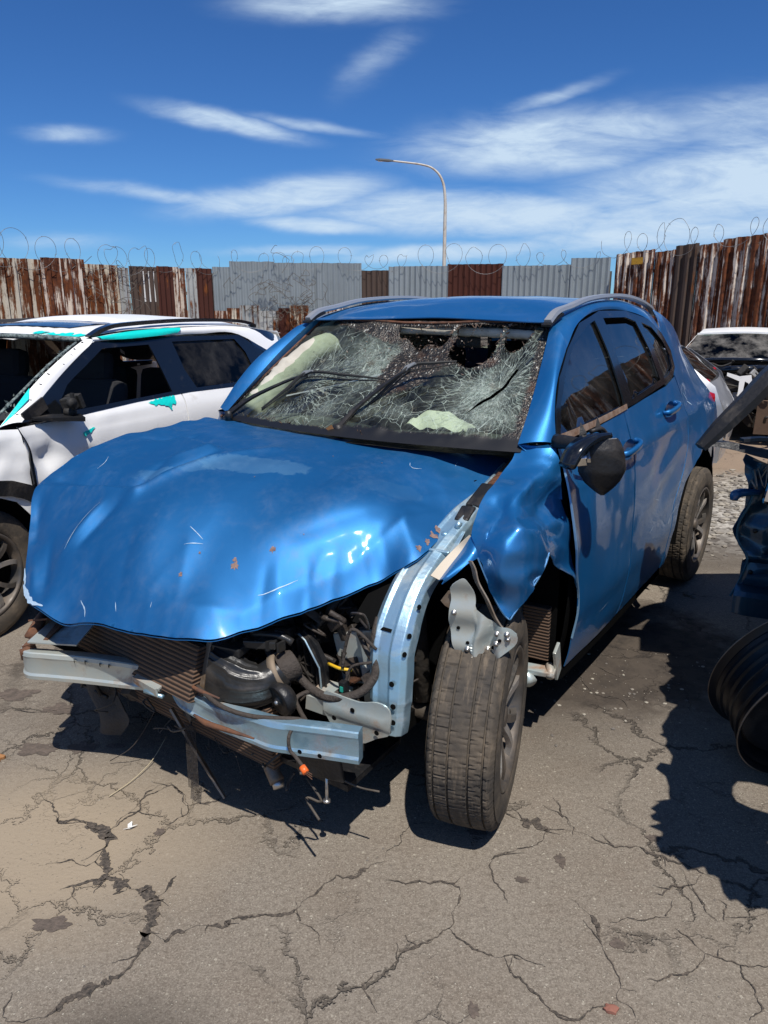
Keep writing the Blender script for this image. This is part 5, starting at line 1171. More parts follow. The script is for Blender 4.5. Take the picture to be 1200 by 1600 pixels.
mb = MB(); mb.tube([(.41,.545,.31),(.418,.550,.25),(.420,.551,.205)], .0048, 8); mb.tube([(.420,.551,.211),(.4205,.551,.204)], .011, 10); mb.build('hanging_bolt', BOLT, car)
mb = MB(); mb.sweep([(.45,-.09,.31),(.435,.015,.16),(.418,.108,.028)], [(.013,-.004),(.013,.004),(-.013,.004),(-.013,-.004)], up=(.7,.3,.5), scale=[1,1,.75], sub=5)
mb.build('dangling_metal_strip', BARE, car)
mb = MB()
for k in range(9):
    a = Vector((.47,.0+.006*k,.30)); pts = [a]
    for j in range(5): pts.append(pts[-1]+Vector((.02*nz(k,j)+.004, .045*nz(k*3,j,2)+.004, -.045)))
    mb.tube(crv(pts, 4), .0013, 3)
mb.tube([(.40,-.22,.26),(.46,-.30,.10),(.50,-.40,.015)], .0016, 4, sub=5)
mb.build('frayed_wires', HARN, car)['kind'] = 'stuff'

# --- underbody, wheel housings, suspension
mb = MB(); mb.box((-2.0,0,.30), (2.9,1.60,.06)); mb.box((-1.3,.70,.36), (1.3,.20,.10)); mb.box((-1.3,-.70,.36), (1.3,.20,.10)); mb.box((-3.35,0,.46), (.25,1.4,.2)); mb.build('floor_pan', VOID, car)
for s in (1,-1):
    mb = MB(); mb.grid(lambda u, v: (-2.68+.44*math.cos(math.pi*u), s*(.50+.36*v), .34+.46*math.sin(math.pi*u)), 24, 4); mb.grid(lambda u, v: (-2.68+.44*v*math.cos(math.pi*u), s*.50, .34+.46*v*math.sin(math.pi*u)), 24, 3)
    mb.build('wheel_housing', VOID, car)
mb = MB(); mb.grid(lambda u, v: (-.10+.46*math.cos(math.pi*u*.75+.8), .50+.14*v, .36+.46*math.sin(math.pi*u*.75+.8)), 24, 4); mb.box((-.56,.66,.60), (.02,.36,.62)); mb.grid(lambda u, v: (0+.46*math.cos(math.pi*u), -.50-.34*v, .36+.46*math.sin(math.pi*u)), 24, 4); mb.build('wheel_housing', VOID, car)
mb = MB(); mb.box((-.545,.775,.44), (.03,.10,.22), (0,.1,.1), bev=.004)
mb.build('vent_block', FINS, car)
mb = MB(); mb.box((-.555,.70,.42), (.012,.07,.25), (0,.1,.2), bev=.003); mb.box((-.55,.86,.34), (.06,.012,.14), (0,.35,.1), bev=.003, jit=.006); mb.box((-.50,.80,.31), (.05,.14,.02), (0,.1,.2), bev=.004); mb.tube([(-.50,.74,.30),(-.46,.80,.275)], .024, 10); mb.tube([(-.53,.84,.33),(-.49,.86,.30)], .016, 8)
mb.build('sill_end_bracket', STEEL2, car)
mb = MB(); mb.tube([(0,.70,.33),(-.02,.45,.30),(-.10,.30,.28)], [.03,.028,.04], 10); mb.tube([(0,.62,.36),(-.04,.56,.62),(-.05,.54,.80)], [.03,.035,.05], 12); mb.build('front_strut', DARK, car)
mb = MB(); mb.tube([(0,-.70,.33),(0,.0,.30)], .03, 8); mb.build('drive_shaft', DARK, car)
mb = MB(); mb.tube([(-2.7,-.70,.33),(-2.7,.70,.33)], .04, 8); mb.build('rear_axle', DARK, car)
for k, (x, y, st) in enumerate(((0,.79,16),(-2.7,.79,0),(0,-.79,14),(-2.7,-.79,0))):
    if k == 0:
        w = empty('wheel'); w.parent = car; make_tyre(w); make_rim(w); w0 = w
    else: w = copy_tree(w0, car)
    w.location = (x, y, .345); w.rotation_euler = (0, R(k*37), R(st)+(math.pi if y < 0 else 0))
    if k == 0: w.rotation_euler = (0, R(9), R(st)); w.location = (-.065,.80,.345)

# --- windscreen with sagging shattered glass; s: car-left is +, t: up along the glass
def ws(s_, t_):
    # s in metres -.72..+.70 ; t 0..0.62
    f = t_/.60; hw = .745+(.60-.745)*f; y = s_/.745*hw
    x = -.34 - .62*f - .11*(s_/.745)**2*(1-.55*f); z = 1.125 + .42*f - .0*(s_/.745)**2
    sag = .050*math.exp(-(((s_+.02)/.30)**2+((t_-.46)/.20)**2)) + .035*math.exp(-(((s_-.42)/.20)**2+((t_-.34)/.17)**2)) + .020*math.exp(-(((s_+.42)/.18)**2+((t_-.40)/.15)**2))
    edge = min(1, max(0, min(.70-abs(s_), t_*2.0, (.60-t_)*1.4+.05)*9))
    w = sag*1.3 + (.006*nz(s_, t_, 4, 9) + .004*nz(s_, t_, 2, 22))*1.4
    w *= edge
    n = Vector((.56,0,.83))
    return (x-n.x*w, y, z-n.z*w)
WS_OUT = [(-.73,.0),(-.4,.0),(0,.0),(.4,.0),(.72,.0),(.735,.08),(.74,.3),(.74,.60),(.4,.605),(0,.61),(-.4,.605),(-.74,.60),(-.745,.3)]
h1 = c2([(-.14,.588),(-.02,.590),(.10,.590),(.185,.586),(.198,.55),(.175,.515),(.13,.500),(.08,.515),(.03,.500),(-.03,.525),(-.07,.545),(-.12,.550)], 4, True)
h2 = c2([(.228,.585),(.30,.590),(.40,.589),(.468,.584),(.478,.53),(.470,.475),(.44,.43),(.37,.405),(.30,.42),(.25,.445),(.225,.485),(.232,.53)], 4, True)
h3 = c2([(.50,.583),(.56,.587),(.625,.580),(.64,.54),(.61,.485),(.56,.455),(.515,.485),(.503,.53)], 4, True)
h4 = [(.465,.155),(.50,.19),(.55,.24),(.59,.305),(.62,.37),(.605,.375),(.575,.31),(.535,.25),(.49,.20)]
h5 = c2([(-.06,.42),(-.01,.45),(.02,.40),(.01,.33),(-.04,.30),(-.08,.35)], 3, True)
def crk(X, Y_):
    d = .66*np.exp(-(((X-.52)/.17)**2+((Y_-.27)/.20)**2)) + .50*np.exp(-(((X+.12)/.20)**2+((Y_-.34)/.20)**2)) + .42*np.exp(-(((X+.35)/.16)**2+((Y_-.45)/.12)**2))
    d += .26*np.exp(-((Y_-.12)/.05)**2)*(X > -.2) + .35*np.exp(-(((X+.10)/.05)**2+((Y_-.42)/.10)**2)) + .08 + .2*np.exp(-(((X-.15)/.2)**2+((Y_-.2)/.12)**2)) - .16*np.exp(-(((X+.58)/.16)**2+((Y_-.2)/.25)**2)) 
    return d
def frit(X, Y_):
    e = np.minimum.reduce([.745-np.abs(X), Y_, .605-Y_])
    f = np.clip(1.25-(.745-X)/.085, 0, 1) * (X > 0) + np.clip(1.15-(.605-Y_)/.035, 0, 1)*(X > -.62) + np.clip(1.4-Y_/.062, 0, 1)*(X > -.05) + np.clip(1.3-Y_/.035, 0, 1) + np.clip(1.2-(.745+X)/.030, 0, 1)
    f += 1.05*np.exp(-(((X-.06)/.17)**2+((Y_-.43)/.12)**2)**1.5)
    f += .95*np.exp(-(((X-.08)/.12)**2+((Y_-.33)/.13)**2)**1.5)
    f += .75*np.exp(-(((X-.40)/.17)**2+((Y_-.425)/.035)**2)) + .7*np.exp(-(((X-.215)/.035)**2+((Y_-.50)/.08)**2)) + .6*np.exp(-(((X-.49)/.02)**2+((Y_-.50)/.06)**2)) + .8*np.exp(-(((X+.18)/.17)**2+((Y_-.56)/.05)**2)) + .5*np.exp(-(((X+.40)/.22)**2+((Y_-.575)/.03)**2))
    return np.clip(f, 0, 1.1)
wsc = sheet('windscreen', WS_OUT, ws, .011, CRACKG, car, holes=[h1, h2, h3, h4], attrs={'crk': crk, 'frit': frit}, label='shattered sagging windscreen with torn holes along its top')
# loose torn shreds round the holes
mb = MB(); rnd = random.Random(2)
for h in (h1, h2, h3):
    for i in range(0, len(h)):
        for _ in range(2):
            a = h[i]; p = Vector(ws(*a)); d = Vector((rnd.uniform(-1,1), rnd.uniform(-1,1), rnd.uniform(-1.2,.4))).normalized()*rnd.uniform(.008,.03)
            q = p+d; w = Vector((rnd.uniform(-1,1), rnd.uniform(-1,1), rnd.uniform(-1,1)))*.006; mb.add([p-w, p+w, q], [(0,1,2)], 0, False)
for _ in range(420):
    s_, t_ = rnd.gauss(.05, .22), rnd.gauss(.50, .07)
    if not (.2 < t_ < .6 and abs(s_) < .7): continue
    p = Vector(ws(s_, t_))+Vector((.5,0,.8))*rnd.uniform(.0,.012); w = Vector((rnd.uniform(-1,1), rnd.uniform(-1,1), rnd.uniform(-1,1)))*.008; u = Vector((rnd.uniform(-1,1), rnd.uniform(-1,1), rnd.uniform(-1,1)))*.007
    mb.add([p, p+w, p+u], [(0,1,2)], 0, False)
mb.build('glass_shreds', mat('dark_glass_shreds', (.045,.030,.020), .35, var=(.16,.11,.08), vscale=90), wsc)['kind'] = 'stuff'
# seal down the bent pillar and header
mb = MB(); mb.tube([ws(.738, t) for t in np.linspace(.02,.6,12)], .0055, 6); mb.tube([ws(s_, .602) for s_ in np.linspace(-.73,.73,20)], .006, 6); mb.tube([ws(-.742, t) for t in np.linspace(.0,.6,12)], .007, 6); mb.build('windscreen_seal', mat('torn_seal', (.05,.025,.015), .8, var=(.15,.06,.03), vscale=40), car)
loft('left_pillar_return', [ws(.742, t) for t in (.0,.2,.4,.6)], WSL, 2, BLUE, car, sub=4); loft('left_pillar_return', [ws(-.742, t) for t in (.0,.2,.4,.6)], [(p[0], -p[1], p[2]) for p in WSL], 2, BLUE, car, sub=4)
# cowl and debris
mb = MB(); mb.grid(lambda u, v: (-.36-.13*(2*u-1)**2-.10*v+.02, .72-1.44*u, 1.105+.012*v+.004*nz(u*9, v*3)), 30, 4); mb.build('cowl', BLACK, car)
mb = MB(); rnd = random.Random(6)
for _ in range(90):
    y = rnd.choice([rnd.gauss(-.45,.12), rnd.uniform(-.65,.1), rnd.gauss(.0,.1)]); f = y/.745; x = -.375-.11*f*f-rnd.uniform(0,.06); a = rnd.uniform(0,6.3); L = rnd.uniform(.008,.03)
    mb.tube([(x,y,1.128+rnd.uniform(0,.010)),(x+L*math.cos(a),y+L*math.sin(a),1.135+rnd.uniform(0,.02))], .0018, 4)
mb.build('cowl_litter', mat('dry_litter', (.13,.065,.035), .9, var=(.04,.025,.015), vscale=50), car)['kind'] = 'stuff'
mb = MB(); p = Vector((-.365,-.05,1.135)); mb.add([p, p+Vector((.0,.012,.028)), p+Vector((-.01,.022,.0)), p+Vector((.01,-.01,.012))], [(0,1,2),(0,3,1)]); mb.build('fallen_leaf', LEAFM, car)
# wipers
def wiper(base, joint, tip, tip0, nm='wiper'):
    w = MB(); b, j, t, t0 = [Vector(q) for q in (base, joint, tip, tip0)]
    w.sweep([b, b.lerp(j,.3)+Vector((.0,0,.022)), b.lerp(j,.8)+Vector((.0,0,.018)), j], [(.008,-.004),(.008,.005),(-.008,.005),(-.008,-.004)], up=(0,1,0), sub=4, scale=[1.5,1.1,.8,.8]); w.tube([b+Vector((0,0,-.03)), b+Vector((0,0,.012))], .018, 12)
    o = w.build(nm, BLACK, car, fix=True)
    bl = MB(); m = (t0+t)/2; bl.tube([t0, t0.lerp(j,.5)+Vector((0,0,.006)), j+Vector((0,0,.012)), j.lerp(t,.5)+Vector((0,0,.010)), t], [.0035,.0065,.0075,.0065,.0035], 6, sub=6, smooth=False); bl.tube([q-Vector((0,0,.008)) for q in (t0, t0.lerp(j,.5), j, j.lerp(t,.5), t)], .003, 4, sub=4)
    bl.build('wiper_blade', RUBBERW, o)
    jt = MB(); d = (t-t0).normalized(); jt.sweep([j-d*.035, j-d*.015+Vector((0,0,.016)), j+d*.02+Vector((0,0,.016)), j+d*.035], [(.010,-.003),(.010,.003),(-.010,.003),(-.010,-.003)], up=(0,1,0)); jt.build('wiper_joint', mat('worn_grey_plastic', (.16,.17,.18), .5), o, fix=True)
wiper((-.385,-.02,1.15), (-.66,.13,1.36), (-.735,.30,1.395), (-.47,.0,1.185))
wiper((-.42,-.66,1.15), (-.62,-.37,1.315), (-.67,.0,1.315), (-.46,-.50,1.18))

# --- cabin
mb = MB(); mb.grid(lambda u, v: (-.50-.34*v, .66-1.32*u, 1.085+.035*math.sin(math.pi*v)+.012*math.sin(9*u)), 30, 10); mb.box((-.80,0,.93), (.22,1.32,.30), bev=.05); mb.build('dashboard', mat('dusty_dashboard', (.030,.031,.032), .8, dirt=(.20,.19,.16), dscale=5, damt=(.4,.9)), car)
def seat(x, y, wd=.50):
    s = MB(); s.box((x,y,.58), (.50,wd,.18), (0,-.08,0), bev=.06); s.box((x-.30,y,.92), (.16,wd*.96,.62), (0,-.26,0), bev=.06); 
    o = s.build('seat', FABRIC, car)
    h = MB(); h.box((x-.42,y,1.30), (.10,.26,.19), (0,-.2,0), bev=.045); h.tube([(x-.39,y-.06,1.14),(x-.41,y-.06,1.26)], .007, 6); h.tube([(x-.39,y+.06,1.14),(x-.41,y+.06,1.26)], .007, 6); h.build('headrest', FABRIC, o)
seat(-1.35,.37); seat(-1.35,-.37); seat(-2.15,.36,.6); seat(-2.15,-.36,.6)
mb = MB(); Ms = Matrix.Translation((-1.0,-.37,1.02)) @ Matrix.Rotation(R(-65),4,'Y') @ Matrix.Rotation(R(90),4,'X'); mb.lathe([(.175+.014*math.cos(a), .014*math.sin(a)) for a in np.linspace(0, 6.283, 11)], 36, Ms); mb.tube([(-1.0,-.37,1.02),(-.85,-.37,.96)], .03, 10)
mb.build('steering_wheel', BLACK, car)
mb = MB(); mb.grid(lambda u, v: (-1.0-2.1*u, .55-1.10*v, _rs(1.0+2.1*u)-.035), 12, 8); mb.build('headlining', mat('grey_headlining', (.16,.155,.15), .95), car)
# inflated curtain airbags
mb = MB()
def bag(pts, r, seed, mb):
    P = crv(pts, 8)
    rr = [r*(.8+.35*abs(nz(i*.35, seed, 0))+.15) for i in range(len(P))]; mb.tube(P, rr, 16)
bag([(-.56,-.66,1.14),(-.66,-.635,1.22),(-.78,-.60,1.32),(-.92,-.55,1.41),(-1.15,-.55,1.43),(-1.6,-.56,1.42),(-2.1,-.56,1.38)], .062, 3, mb)
mb.build('curtain_airbag', BEIGE, car)
mb = MB(); bag([(-1.0,-.16,1.502),(-1.01,.0,1.502),(-1.01,.2,1.499),(-1.0,.38,1.496),(-.985,.52,1.490)], .019, 7, mb); mb.build('curtain_airbag', BEIGE, car)
mb = MB(); bag([(-1.05,.56,1.40),(-1.3,.60,1.34),(-1.7,.60,1.32),(-2.1,.58,1.32)], .05, 9, mb); mb.build('curtain_airbag', mat('grey_airbag_fabric', (.16,.16,.15), .9), car)
mb = MB(); mb.grid(lambda u, v: (-.66-.12*v, .10+.27*u, 1.135+.060*(math.sin(math.pi*u)*math.sin(math.pi*v))**.8+.022*nz(u*5, v*5)), 18, 10); mb.build('passenger_airbag', CLOTH, car)
mb = MB(); mb.box((-1.06,.20,1.455), (.03,.16,.05), (0,.1,.1), bev=.012); mb.build('interior_mirror', BLACK, car)
mb = MB(); mb.box((-1.040,.26,1.456), (.004,.03,.045), (0,.1,.2)); mb.build('mirror_edge', CHROME, car)

# --- door mirror hanging by its base
mr = MB()
arm = [(-.50,.85,1.10),(-.47,.89,1.155),(-.46,.935,1.185),(-.48,.985,1.190),(-.55,1.02,1.180)]
mr.sweep([(-.335,.925,1.12),(-.37,.935,1.165),(-.43,.955,1.195),(-.51,.985,1.20)], [(.030,-.010),(.034,.008),(.012,.022),(-.020,.020),(-.032,.0),(-.026,-.012)], up=(.3,1,.2), sub=6, sm=True, scale=[.95,1.1,1.05,.8])
mo = mr.build('door_mirror', BLACKG, car, fix=True, label='broken black door mirror dangling from the front door')
mb = MB(); mb.tube([(-.50,.82,1.165),(-.48,.90,1.17),(-.49,.96,1.165)], [.026,.02,.022], 10, sub=4); mb.add([(-.50,.90,1.19),(-.53,.91,1.19),(-.515,.895,1.235),(-.515,.92,1.20)], [(0,1,2),(1,3,2),(3,0,2)], 0, False); mb.add([(-.56,.93,1.20),(-.60,.94,1.19),(-.575,.93,1.250),(-.58,.95,1.20)], [(0,1,2),(1,3,2),(3,0,2)], 0, False); mb.tube([(-.52,.93,1.205),(-.56,.95,1.212),(-.60,.955,1.19)], .008, 8, sub=3); mb.build('mirror_arm', BLACK, mo)
def shell(u, v):
    # cup of the mirror housing, open at the top
    a = math.pi*(v*1.0)+0.0; t = u
    w = float(np.interp(t, [0,.08,.3,.55,.75,.88,.95,1], [.058,.068,.078,.080,.060,.034,.018,.004])); d = float(np.interp(t, [0,.2,.6,.85,1], [.050,.066,.064,.038,.005]))
    c = Vector((-.505,.965,1.185)) + Vector((-.015,.02,-.185))*t
    r = Vector((-.70,.62,0)).normalized(); n = Vector((.55,.75,.15)).normalized()
    return c + r*w*math.cos(a) + n*d*math.sin(a)*(.9 if v not in (0,1) else 1)
mb = MB(); mb.grid(shell, 34, 34); mb.build('mirror_housing', BLACK, mo, thick=.003)
mb = MB(); mb.grid(lambda u, v: Vector(shell(u*.98+.01, 0)).lerp(Vector(shell(u*.98+.01, 1)), v) + Vector((.55,.75,.15))*.004, 24, 8); mb.build('mirror_back', BLACK, mo)
mb = MB(); mb.box((-.36,.955,1.135),(.014,.05,.035),(.2,.6,.5),bev=.003,jit=.004); mb.box((-.40,.968,1.152),(.05,.012,.02),(.2,.7,.5),jit=.006); mb.build('indicator_lens', CHROME, mo)
mb = MB(); mb.tube([shell(t, 1) for t in (.05,.3,.6,.85,.98)], .0022, 5); mb.tube([shell(0, v) for v in (0,.25,.5,.75,1)], .0022, 5, sub=3); mb.build('housing_seam', mat('grey_seam', (.25,.25,.24), .5), mo)

# --- tail: hatch, rear glass, bumper, lamp
def rear(y, z):
    x = -3.50 if z < 1.02 else -3.50+.25*((z-1.02)/.4)**1.1
    w = SY(-3.2, z); return (x + .10*(abs(y)/.7)**4 + .05*math.exp(-((z-.6)/.14)**2)*-1, y, z)
RO = [(-.68,.38),(.68,.38),(.75,.6),(.74,.95),(.62,1.15),(.46,1.30),(-.46,1.30),(-.62,1.15),(-.74,.95),(-.75,.6)]
RG = [(-.50,1.08),(.50,1.08),(.40,1.27),(-.40,1.27)]
sheet('tailgate', RO, rear, .06, BLUE, car, holes=[RG], thick=.004); sheet('rear_window', [(-.52,1.06),(.52,1.06),(.42,1.285),(-.42,1.285)], lambda y, z: (rear(y, z)[0]+.01, y, z), .1, GLASSD, car)
loft('roof_end', [(-3.25,.44,1.33),(-3.27,0,1.36),(-3.25,-.44,1.33)], [rear(.46,1.30), (rear(0,1.30)[0],0,1.30), rear(-.46,1.30)], 2, BLUE, car)
for s in (1,-1):
    mb = MB(); mb.box((-3.40,.68*s,1.0), (.10,.14,.12), (0,0,.5*s), bev=.03); mb.build('tail_light', LAMPR, car)
mb = MB(); mb.box((-3.46,0,.52), (.16,1.36,.26), bev=.05, jit=.01); mb.build('rear_bumper', BLACK, car)

# ================================================================ generic closed body used by the other vehicles
def body(root, side_out, holes, prof, Yf, paintm, glassm, nm_side='side_panel', both=True, sp=.06, dentf=None, extra_glass=True, wg=None):
    """side_out: (x,z) outline; holes: window openings; prof: centre-line strips (name, [(x, z, halfwidth)], material)"""
    for s in ((1, -1) if both else (1,)):
        f = (lambda x, z: (x, s*(Yf(x, z)+(dentf(x, z) if dentf else 0)), z))
        sheet(nm_side, side_out, f, sp, paintm, root, holes=holes, thick=.004, flip=s > 0)
        for h in holes:
            cx = sum(p[0] for p in h)/len(h); cz = sum(p[1] for p in h)/len(h)
            if extra_glass and glassm is not None: sheet('side_window', [(cx+(x-cx)*1.03, cz+(z-cz)*1.03) for x, z in h], (lambda x, z, s=s: (x, s*(Yf(x, z)-.012), z)), .12, glassm, root, flip=s > 0)
    for nm, P, m, crown in prof:
        P3 = crv([(p[0], p[1], p[2]) for p in P], 5); mb = MB(); n = 12; vs = []
        for q in P3:
            for j in range(n+1):
                t = 1-2*j/n; vs.append((q.x+crown[1]*(1-t*t), q.z*t, q.y+crown[0]*(1-t*t)+.003*nz(q.x*2, t*3)))
        mb.add(vs, [(i*(n+1)+j, i*(n+1)+j+1, (i+1)*(n+1)+j+1, (i+1)*(n+1)+j) for i in range(len(P3)-1) for j in range(n)]); mb.build(nm, m, root, .004)

def add_wheels(root, pts, r=.335, src=None):
    for (x, y, z, st) in pts:
        w = copy_tree(w0, root); w.location = (x, y, z); w.scale = (r/.345,)*3; w.rotation_euler = (0, R(x*50), R(st)+(math.pi if y < 0 else 0))

# ================================================================ white crossover on the left
sf = Vector((-.37, -.93, 0)).normalized()
suv = empty('white_crossover', (-2.70, 3.76, 0), math.atan2(sf.y, sf.x), 'white crossover with turquoise patches and missing windscreen, left of the blue car', 'wrecked car')
_Y2 = smooth1([.25,.5,.9,1.0,1.06,1.38,1.43,1.47,1.5],[.87,.9,.905,.892,.855,.735,.70,.65,.60], .018)
def S2(x, z):
    y = _Y2(z)
    if x > -.2: y -= .10*((x+.2)/1.0)**2
    if x < -2.6: y -= .10*((-x-2.6)/.9)**2
    d = 0
    d += -.03*math.exp(-(((x+.33)/.10)**2+((z-.86)/.06)**2)) - .02*math.exp(-(((x+.62)/.08)**2+((z-.80)/.05)**2)) - .018*math.exp(-(((x+.02)/.10)**2+((z-.90)/.06)**2))
    d += (.010*nz(x, z, 4, 7)+.006*nz(x, z, 9, 16))*math.exp(-((x+.3)/.5)**2) + .002*nz(x, z, 1, 5)
    if x > -.205 and z < 1.03: d += .012*math.exp(-((x+.20)/.05)**2)
    y -= .006*math.exp(-((z-.955+.02*x)/.012)**2)
    return y + d
P2 = lambda x, z, o=0: (x, S2(x, z)+o, z)
wing2 = [(-.185,1.02),(-.203,.86),(-.212,.70),(-.225,.60),(-.20,.56),(-.11,.67),(0,.72),(.15,.70),(.30,.60),(.38,.45),(.42,.32),(.75,.35),(.80,.60),(.74,.80),(.55,.92),(.2,.99),(-.08,1.03)]
fd2 = [(-.195,1.025),(-.215,.86),(-.224,.70),(-.238,.60),(-.33,.50),(-.38,.30),(-1.50,.27),(-1.52,.60),(-1.535,1.055),(-1.1,1.055),(-.55,1.025)]
rd2 = [(-1.532,.27),(-1.532,.60),(-1.547,1.055),(-2.3,1.035),(-2.45,1.02),(-2.40,.85),(-2.28,.70),(-2.22,.50),(-2.20,.30)]
qp2 = [(-2.212,.30),(-2.235,.50),(-2.295,.70),(-2.412,.85),(-2.462,1.02),(-2.80,1.05),(-3.05,1.10),(-3.36,1.10),(-3.42,.9),(-3.45,.6),(-3.40,.35),(-3.05,.33),(-3.0,.52),(-2.85,.68),(-2.64,.735),(-2.43,.67),(-2.30,.52),(-2.25,.31)]
for s in (1, -1):
    F_ = P2 if s > 0 else mirror(P2)
    sheet('front_wing', wing2, F_, .028, WHITE, suv, thick=.004, flip=s > 0, label='dented white front wing'); sheet('front_door', fd2, F_, .028, WHITE, suv, thick=.004, flip=s > 0)
    sheet('rear_door', rd2, F_, .04, WHITE, suv, thick=.004, flip=s > 0); sheet('rear_wing', qp2, F_, .04, WHITE, suv, thick=.004, flip=s > 0)
    # black wheel arch cladding
    arch = [(.42*math.cos(a)-.0, .33+.40*math.sin(a)) for a in np.linspace(.0, math.pi, 16)]; archo = [(.50*math.cos(a), .33+.475*math.sin(a)) for a in np.linspace(math.pi, 0, 16)]
    for cx in (.06, -2.62):
        sheet('arch_cladding', [(x+cx, z) for x, z in arch+archo], (lambda x, z, s=s: (x, s*(min(S2(x, .6), .905)+.018), z)), .05, BLACK, suv, thick=.02, flip=s > 0)
    # pillars and glazing surround
    win_o = [(-.235,1.045),(-.58,1.235),(-.93,1.405),(-1.55,1.415),(-2.47,1.395),(-2.65,1.30),(-2.95,1.13),(-3.30,1.12),(-3.30,1.085),(-2.44,1.035),(-1.64,1.055),(-1.10,1.050),(-.55,1.030)]
    w1 = [(-.50,1.058),(-.545,1.13),(-.62,1.195),(-.985,1.368),(-1.40,1.372),(-1.43,1.23),(-1.455,1.075),(-1.0,1.068)]
    w2 = [(-1.64,1.38),(-2.38,1.370),(-2.47,1.27),(-2.50,1.15),(-2.45,1.065),(-1.72,1.075),(-1.66,1.2)]
    sheet('window_surround', win_o, (lambda x, z, s=s: (x, s*(S2(x, z)+.004), z)), .05, BLACKG, suv, holes=[w1, w2], thick=.01, flip=s > 0)
    sheet('side_window', [(x*1.0, z) for x, z in w2], (lambda x, z, s=s: (x, s*(S2(x, z)-.008), z)), .1, GLASSD, suv, flip=s > 0)
    # white pillar with drilled screw holes: from the cowl up to the roof
    A = [(-.13,.83,1.03),(-.42,.78,1.21),(-.72,.72,1.345),(-.92,.67,1.415)]; B = [P2(-.235,1.045),P2(-.58,1.235),P2(-.80,1.345),P2(-.955,1.408)]
    pl_ = loft('front_pillar', [(p[0],p[1]*s,p[2]) for p in A], [(p[0],p[1]*s,p[2]) for p in B], 5, WHITE, suv, bulge=(.0,.006*s,.008), thick=.004)
    if s > 0:
        mb = MB()
        for t in (.08,.17,.30,.42,.52,.64,.76,.90):
            c = Vector(crv(A, 10)[int(t*30)]).lerp(crv(B, 10)[int(t*30)], .45+.15*math.sin(t*40)); mb.tube([c, c+Vector((0,.006,.012))], .008, 10)
        mb.build('screw_holes', HOLE, pl_)
        loft('turquoise_patch', [Vector(a).lerp(Vector(b), .02)+Vector((0,.005,.006)) for a, b in ((A[0],B[0]),)] + [Vector((-.27,.812,1.128)), Vector((-.38,.79,1.20))], [(-.20,.835,1.070),(-.27,.835,1.115),(-.33,.830,1.150)], 4, TEAL, suv)
    # cant rail, black roof rail, roof edge
    A = [(-.955,.698,1.425),(-1.27,.69,1.45),(-1.9,.685,1.462),(-2.6,.67,1.45),(-3.2,.63,1.37)]; B = [P2(-.93,1.41),P2(-1.55,1.42),P2(-2.0,1.42),P2(-2.47,1.40),P2(-3.0,1.16)]
    loft('cant_rail', [(p[0],p[1]*s,p[2]) for p in A], [(p[0],p[1]*s,p[2]) for p in B], 5, WHITE, suv, bulge=(0,.01*s,.004), thick=.004)
    C_ = [(-2.5,.675,1.455),(-3.0,.65,1.41),(-3.35,.60,1.33)]; D_ = [P2(-2.62,1.31),P2(-3.0,1.15),P2(-3.36,1.12)]
    loft('rear_pillar', [(p[0],p[1]*s,p[2]) for p in C_], [(p[0],p[1]*s,p[2]) for p in D_], 5, BLACKG, suv, bulge=(0,.004*s,0), thick=.004)
    mb = MB(); mb.sweep([(-.97,.662*s,1.43),(-1.10,.655*s,1.475),(-1.30,.645*s,1.497),(-1.9,.635*s,1.512),(-2.5,.625*s,1.502),(-2.78,.61*s,1.478),(-2.9,.60*s,1.45)], [(.022,-.012),(.022,.012),(-.022,.012),(-.022,-.012)], up=(0,1,0), sub=5); mb.build('roof_rail', BLACKG, suv, fix=True)
zr = smooth1([.8,.95,1.3,1.9,2.6,3.3],[1.36,1.44,1.468,1.478,1.465,1.38], .06, .7, 3.5)
def roof2(x, y): return (x, y, zr(-x)+.035*(1-(y/.66)**2)+ .040*(1/(1+math.exp((x+1.50)/.02)))*(1-(y/.66)**2)*min(1,max(0,(x+3.3)/1.2)) - .02*math.exp(-(((x+.95)/.10)**2+((y+.1)/.5)**2)) -.022*(ridged(x, y, 2, 5)-.2)*(1 if x > -1.1 else .1))
sheet('roof', [(-.93,.66),(-.90,.2),(-.89,-.2),(-.93,-.66),(-2.0,-.68),(-3.30,-.62),(-3.38,0),(-3.30,.62),(-2.0,.68)], roof2, .05, WHITE, suv, thick=.004)
sheet('sunroof_glass', [(-1.10,.40),(-1.10,-.40),(-1.46,-.42),(-1.46,.42)], lambda x, y: (x, y, roof2(x, y)[2]+.006), .06, BLACKG, suv)
for P in ([(-.95,.25),(-.94,.33),(-.99,.36),(-1.0,.28)], [(-.925,.40),(-.93,.60),(-.99,.64),(-.99,.52),(-1.03,.50),(-.97,.46)], [(-.93,.36),(-.94,.46),(-.97,.40)]):
    sheet('turquoise_patch', ragged(P, .012), lambda x, y: (x, y, roof2(x, y)[2]+.005), .02, TEAL, suv)
cr = lambda x, z: (x, S2(x, z)+.010, z)
loft('turquoise_patch', [(-.98,.702,1.432),(-1.3,.697,1.457),(-1.62,.692,1.466),(-1.80,.690,1.467)], [(-1.0,.728,1.416),(-1.2,.742,1.414),(-1.50,.738,1.422),(-1.72,.725,1.432)], 3, TEAL, suv, bulge=(0,.016,.006))
for P in ([(-1.18,1.035),(-1.30,1.048),(-1.46,1.050),(-1.44,1.01),(-1.40,1.005),(-1.385,.97),(-1.34,1.0),(-1.24,1.015)], [(-.60,.935),(-.64,.95),(-.69,.955),(-.66,.93),(-.615,.915)]):
    sheet('turquoise_patch', ragged(P, .014), lambda x, z: (x, S2(x, z)+.005, z), .02, TEAL, suv)
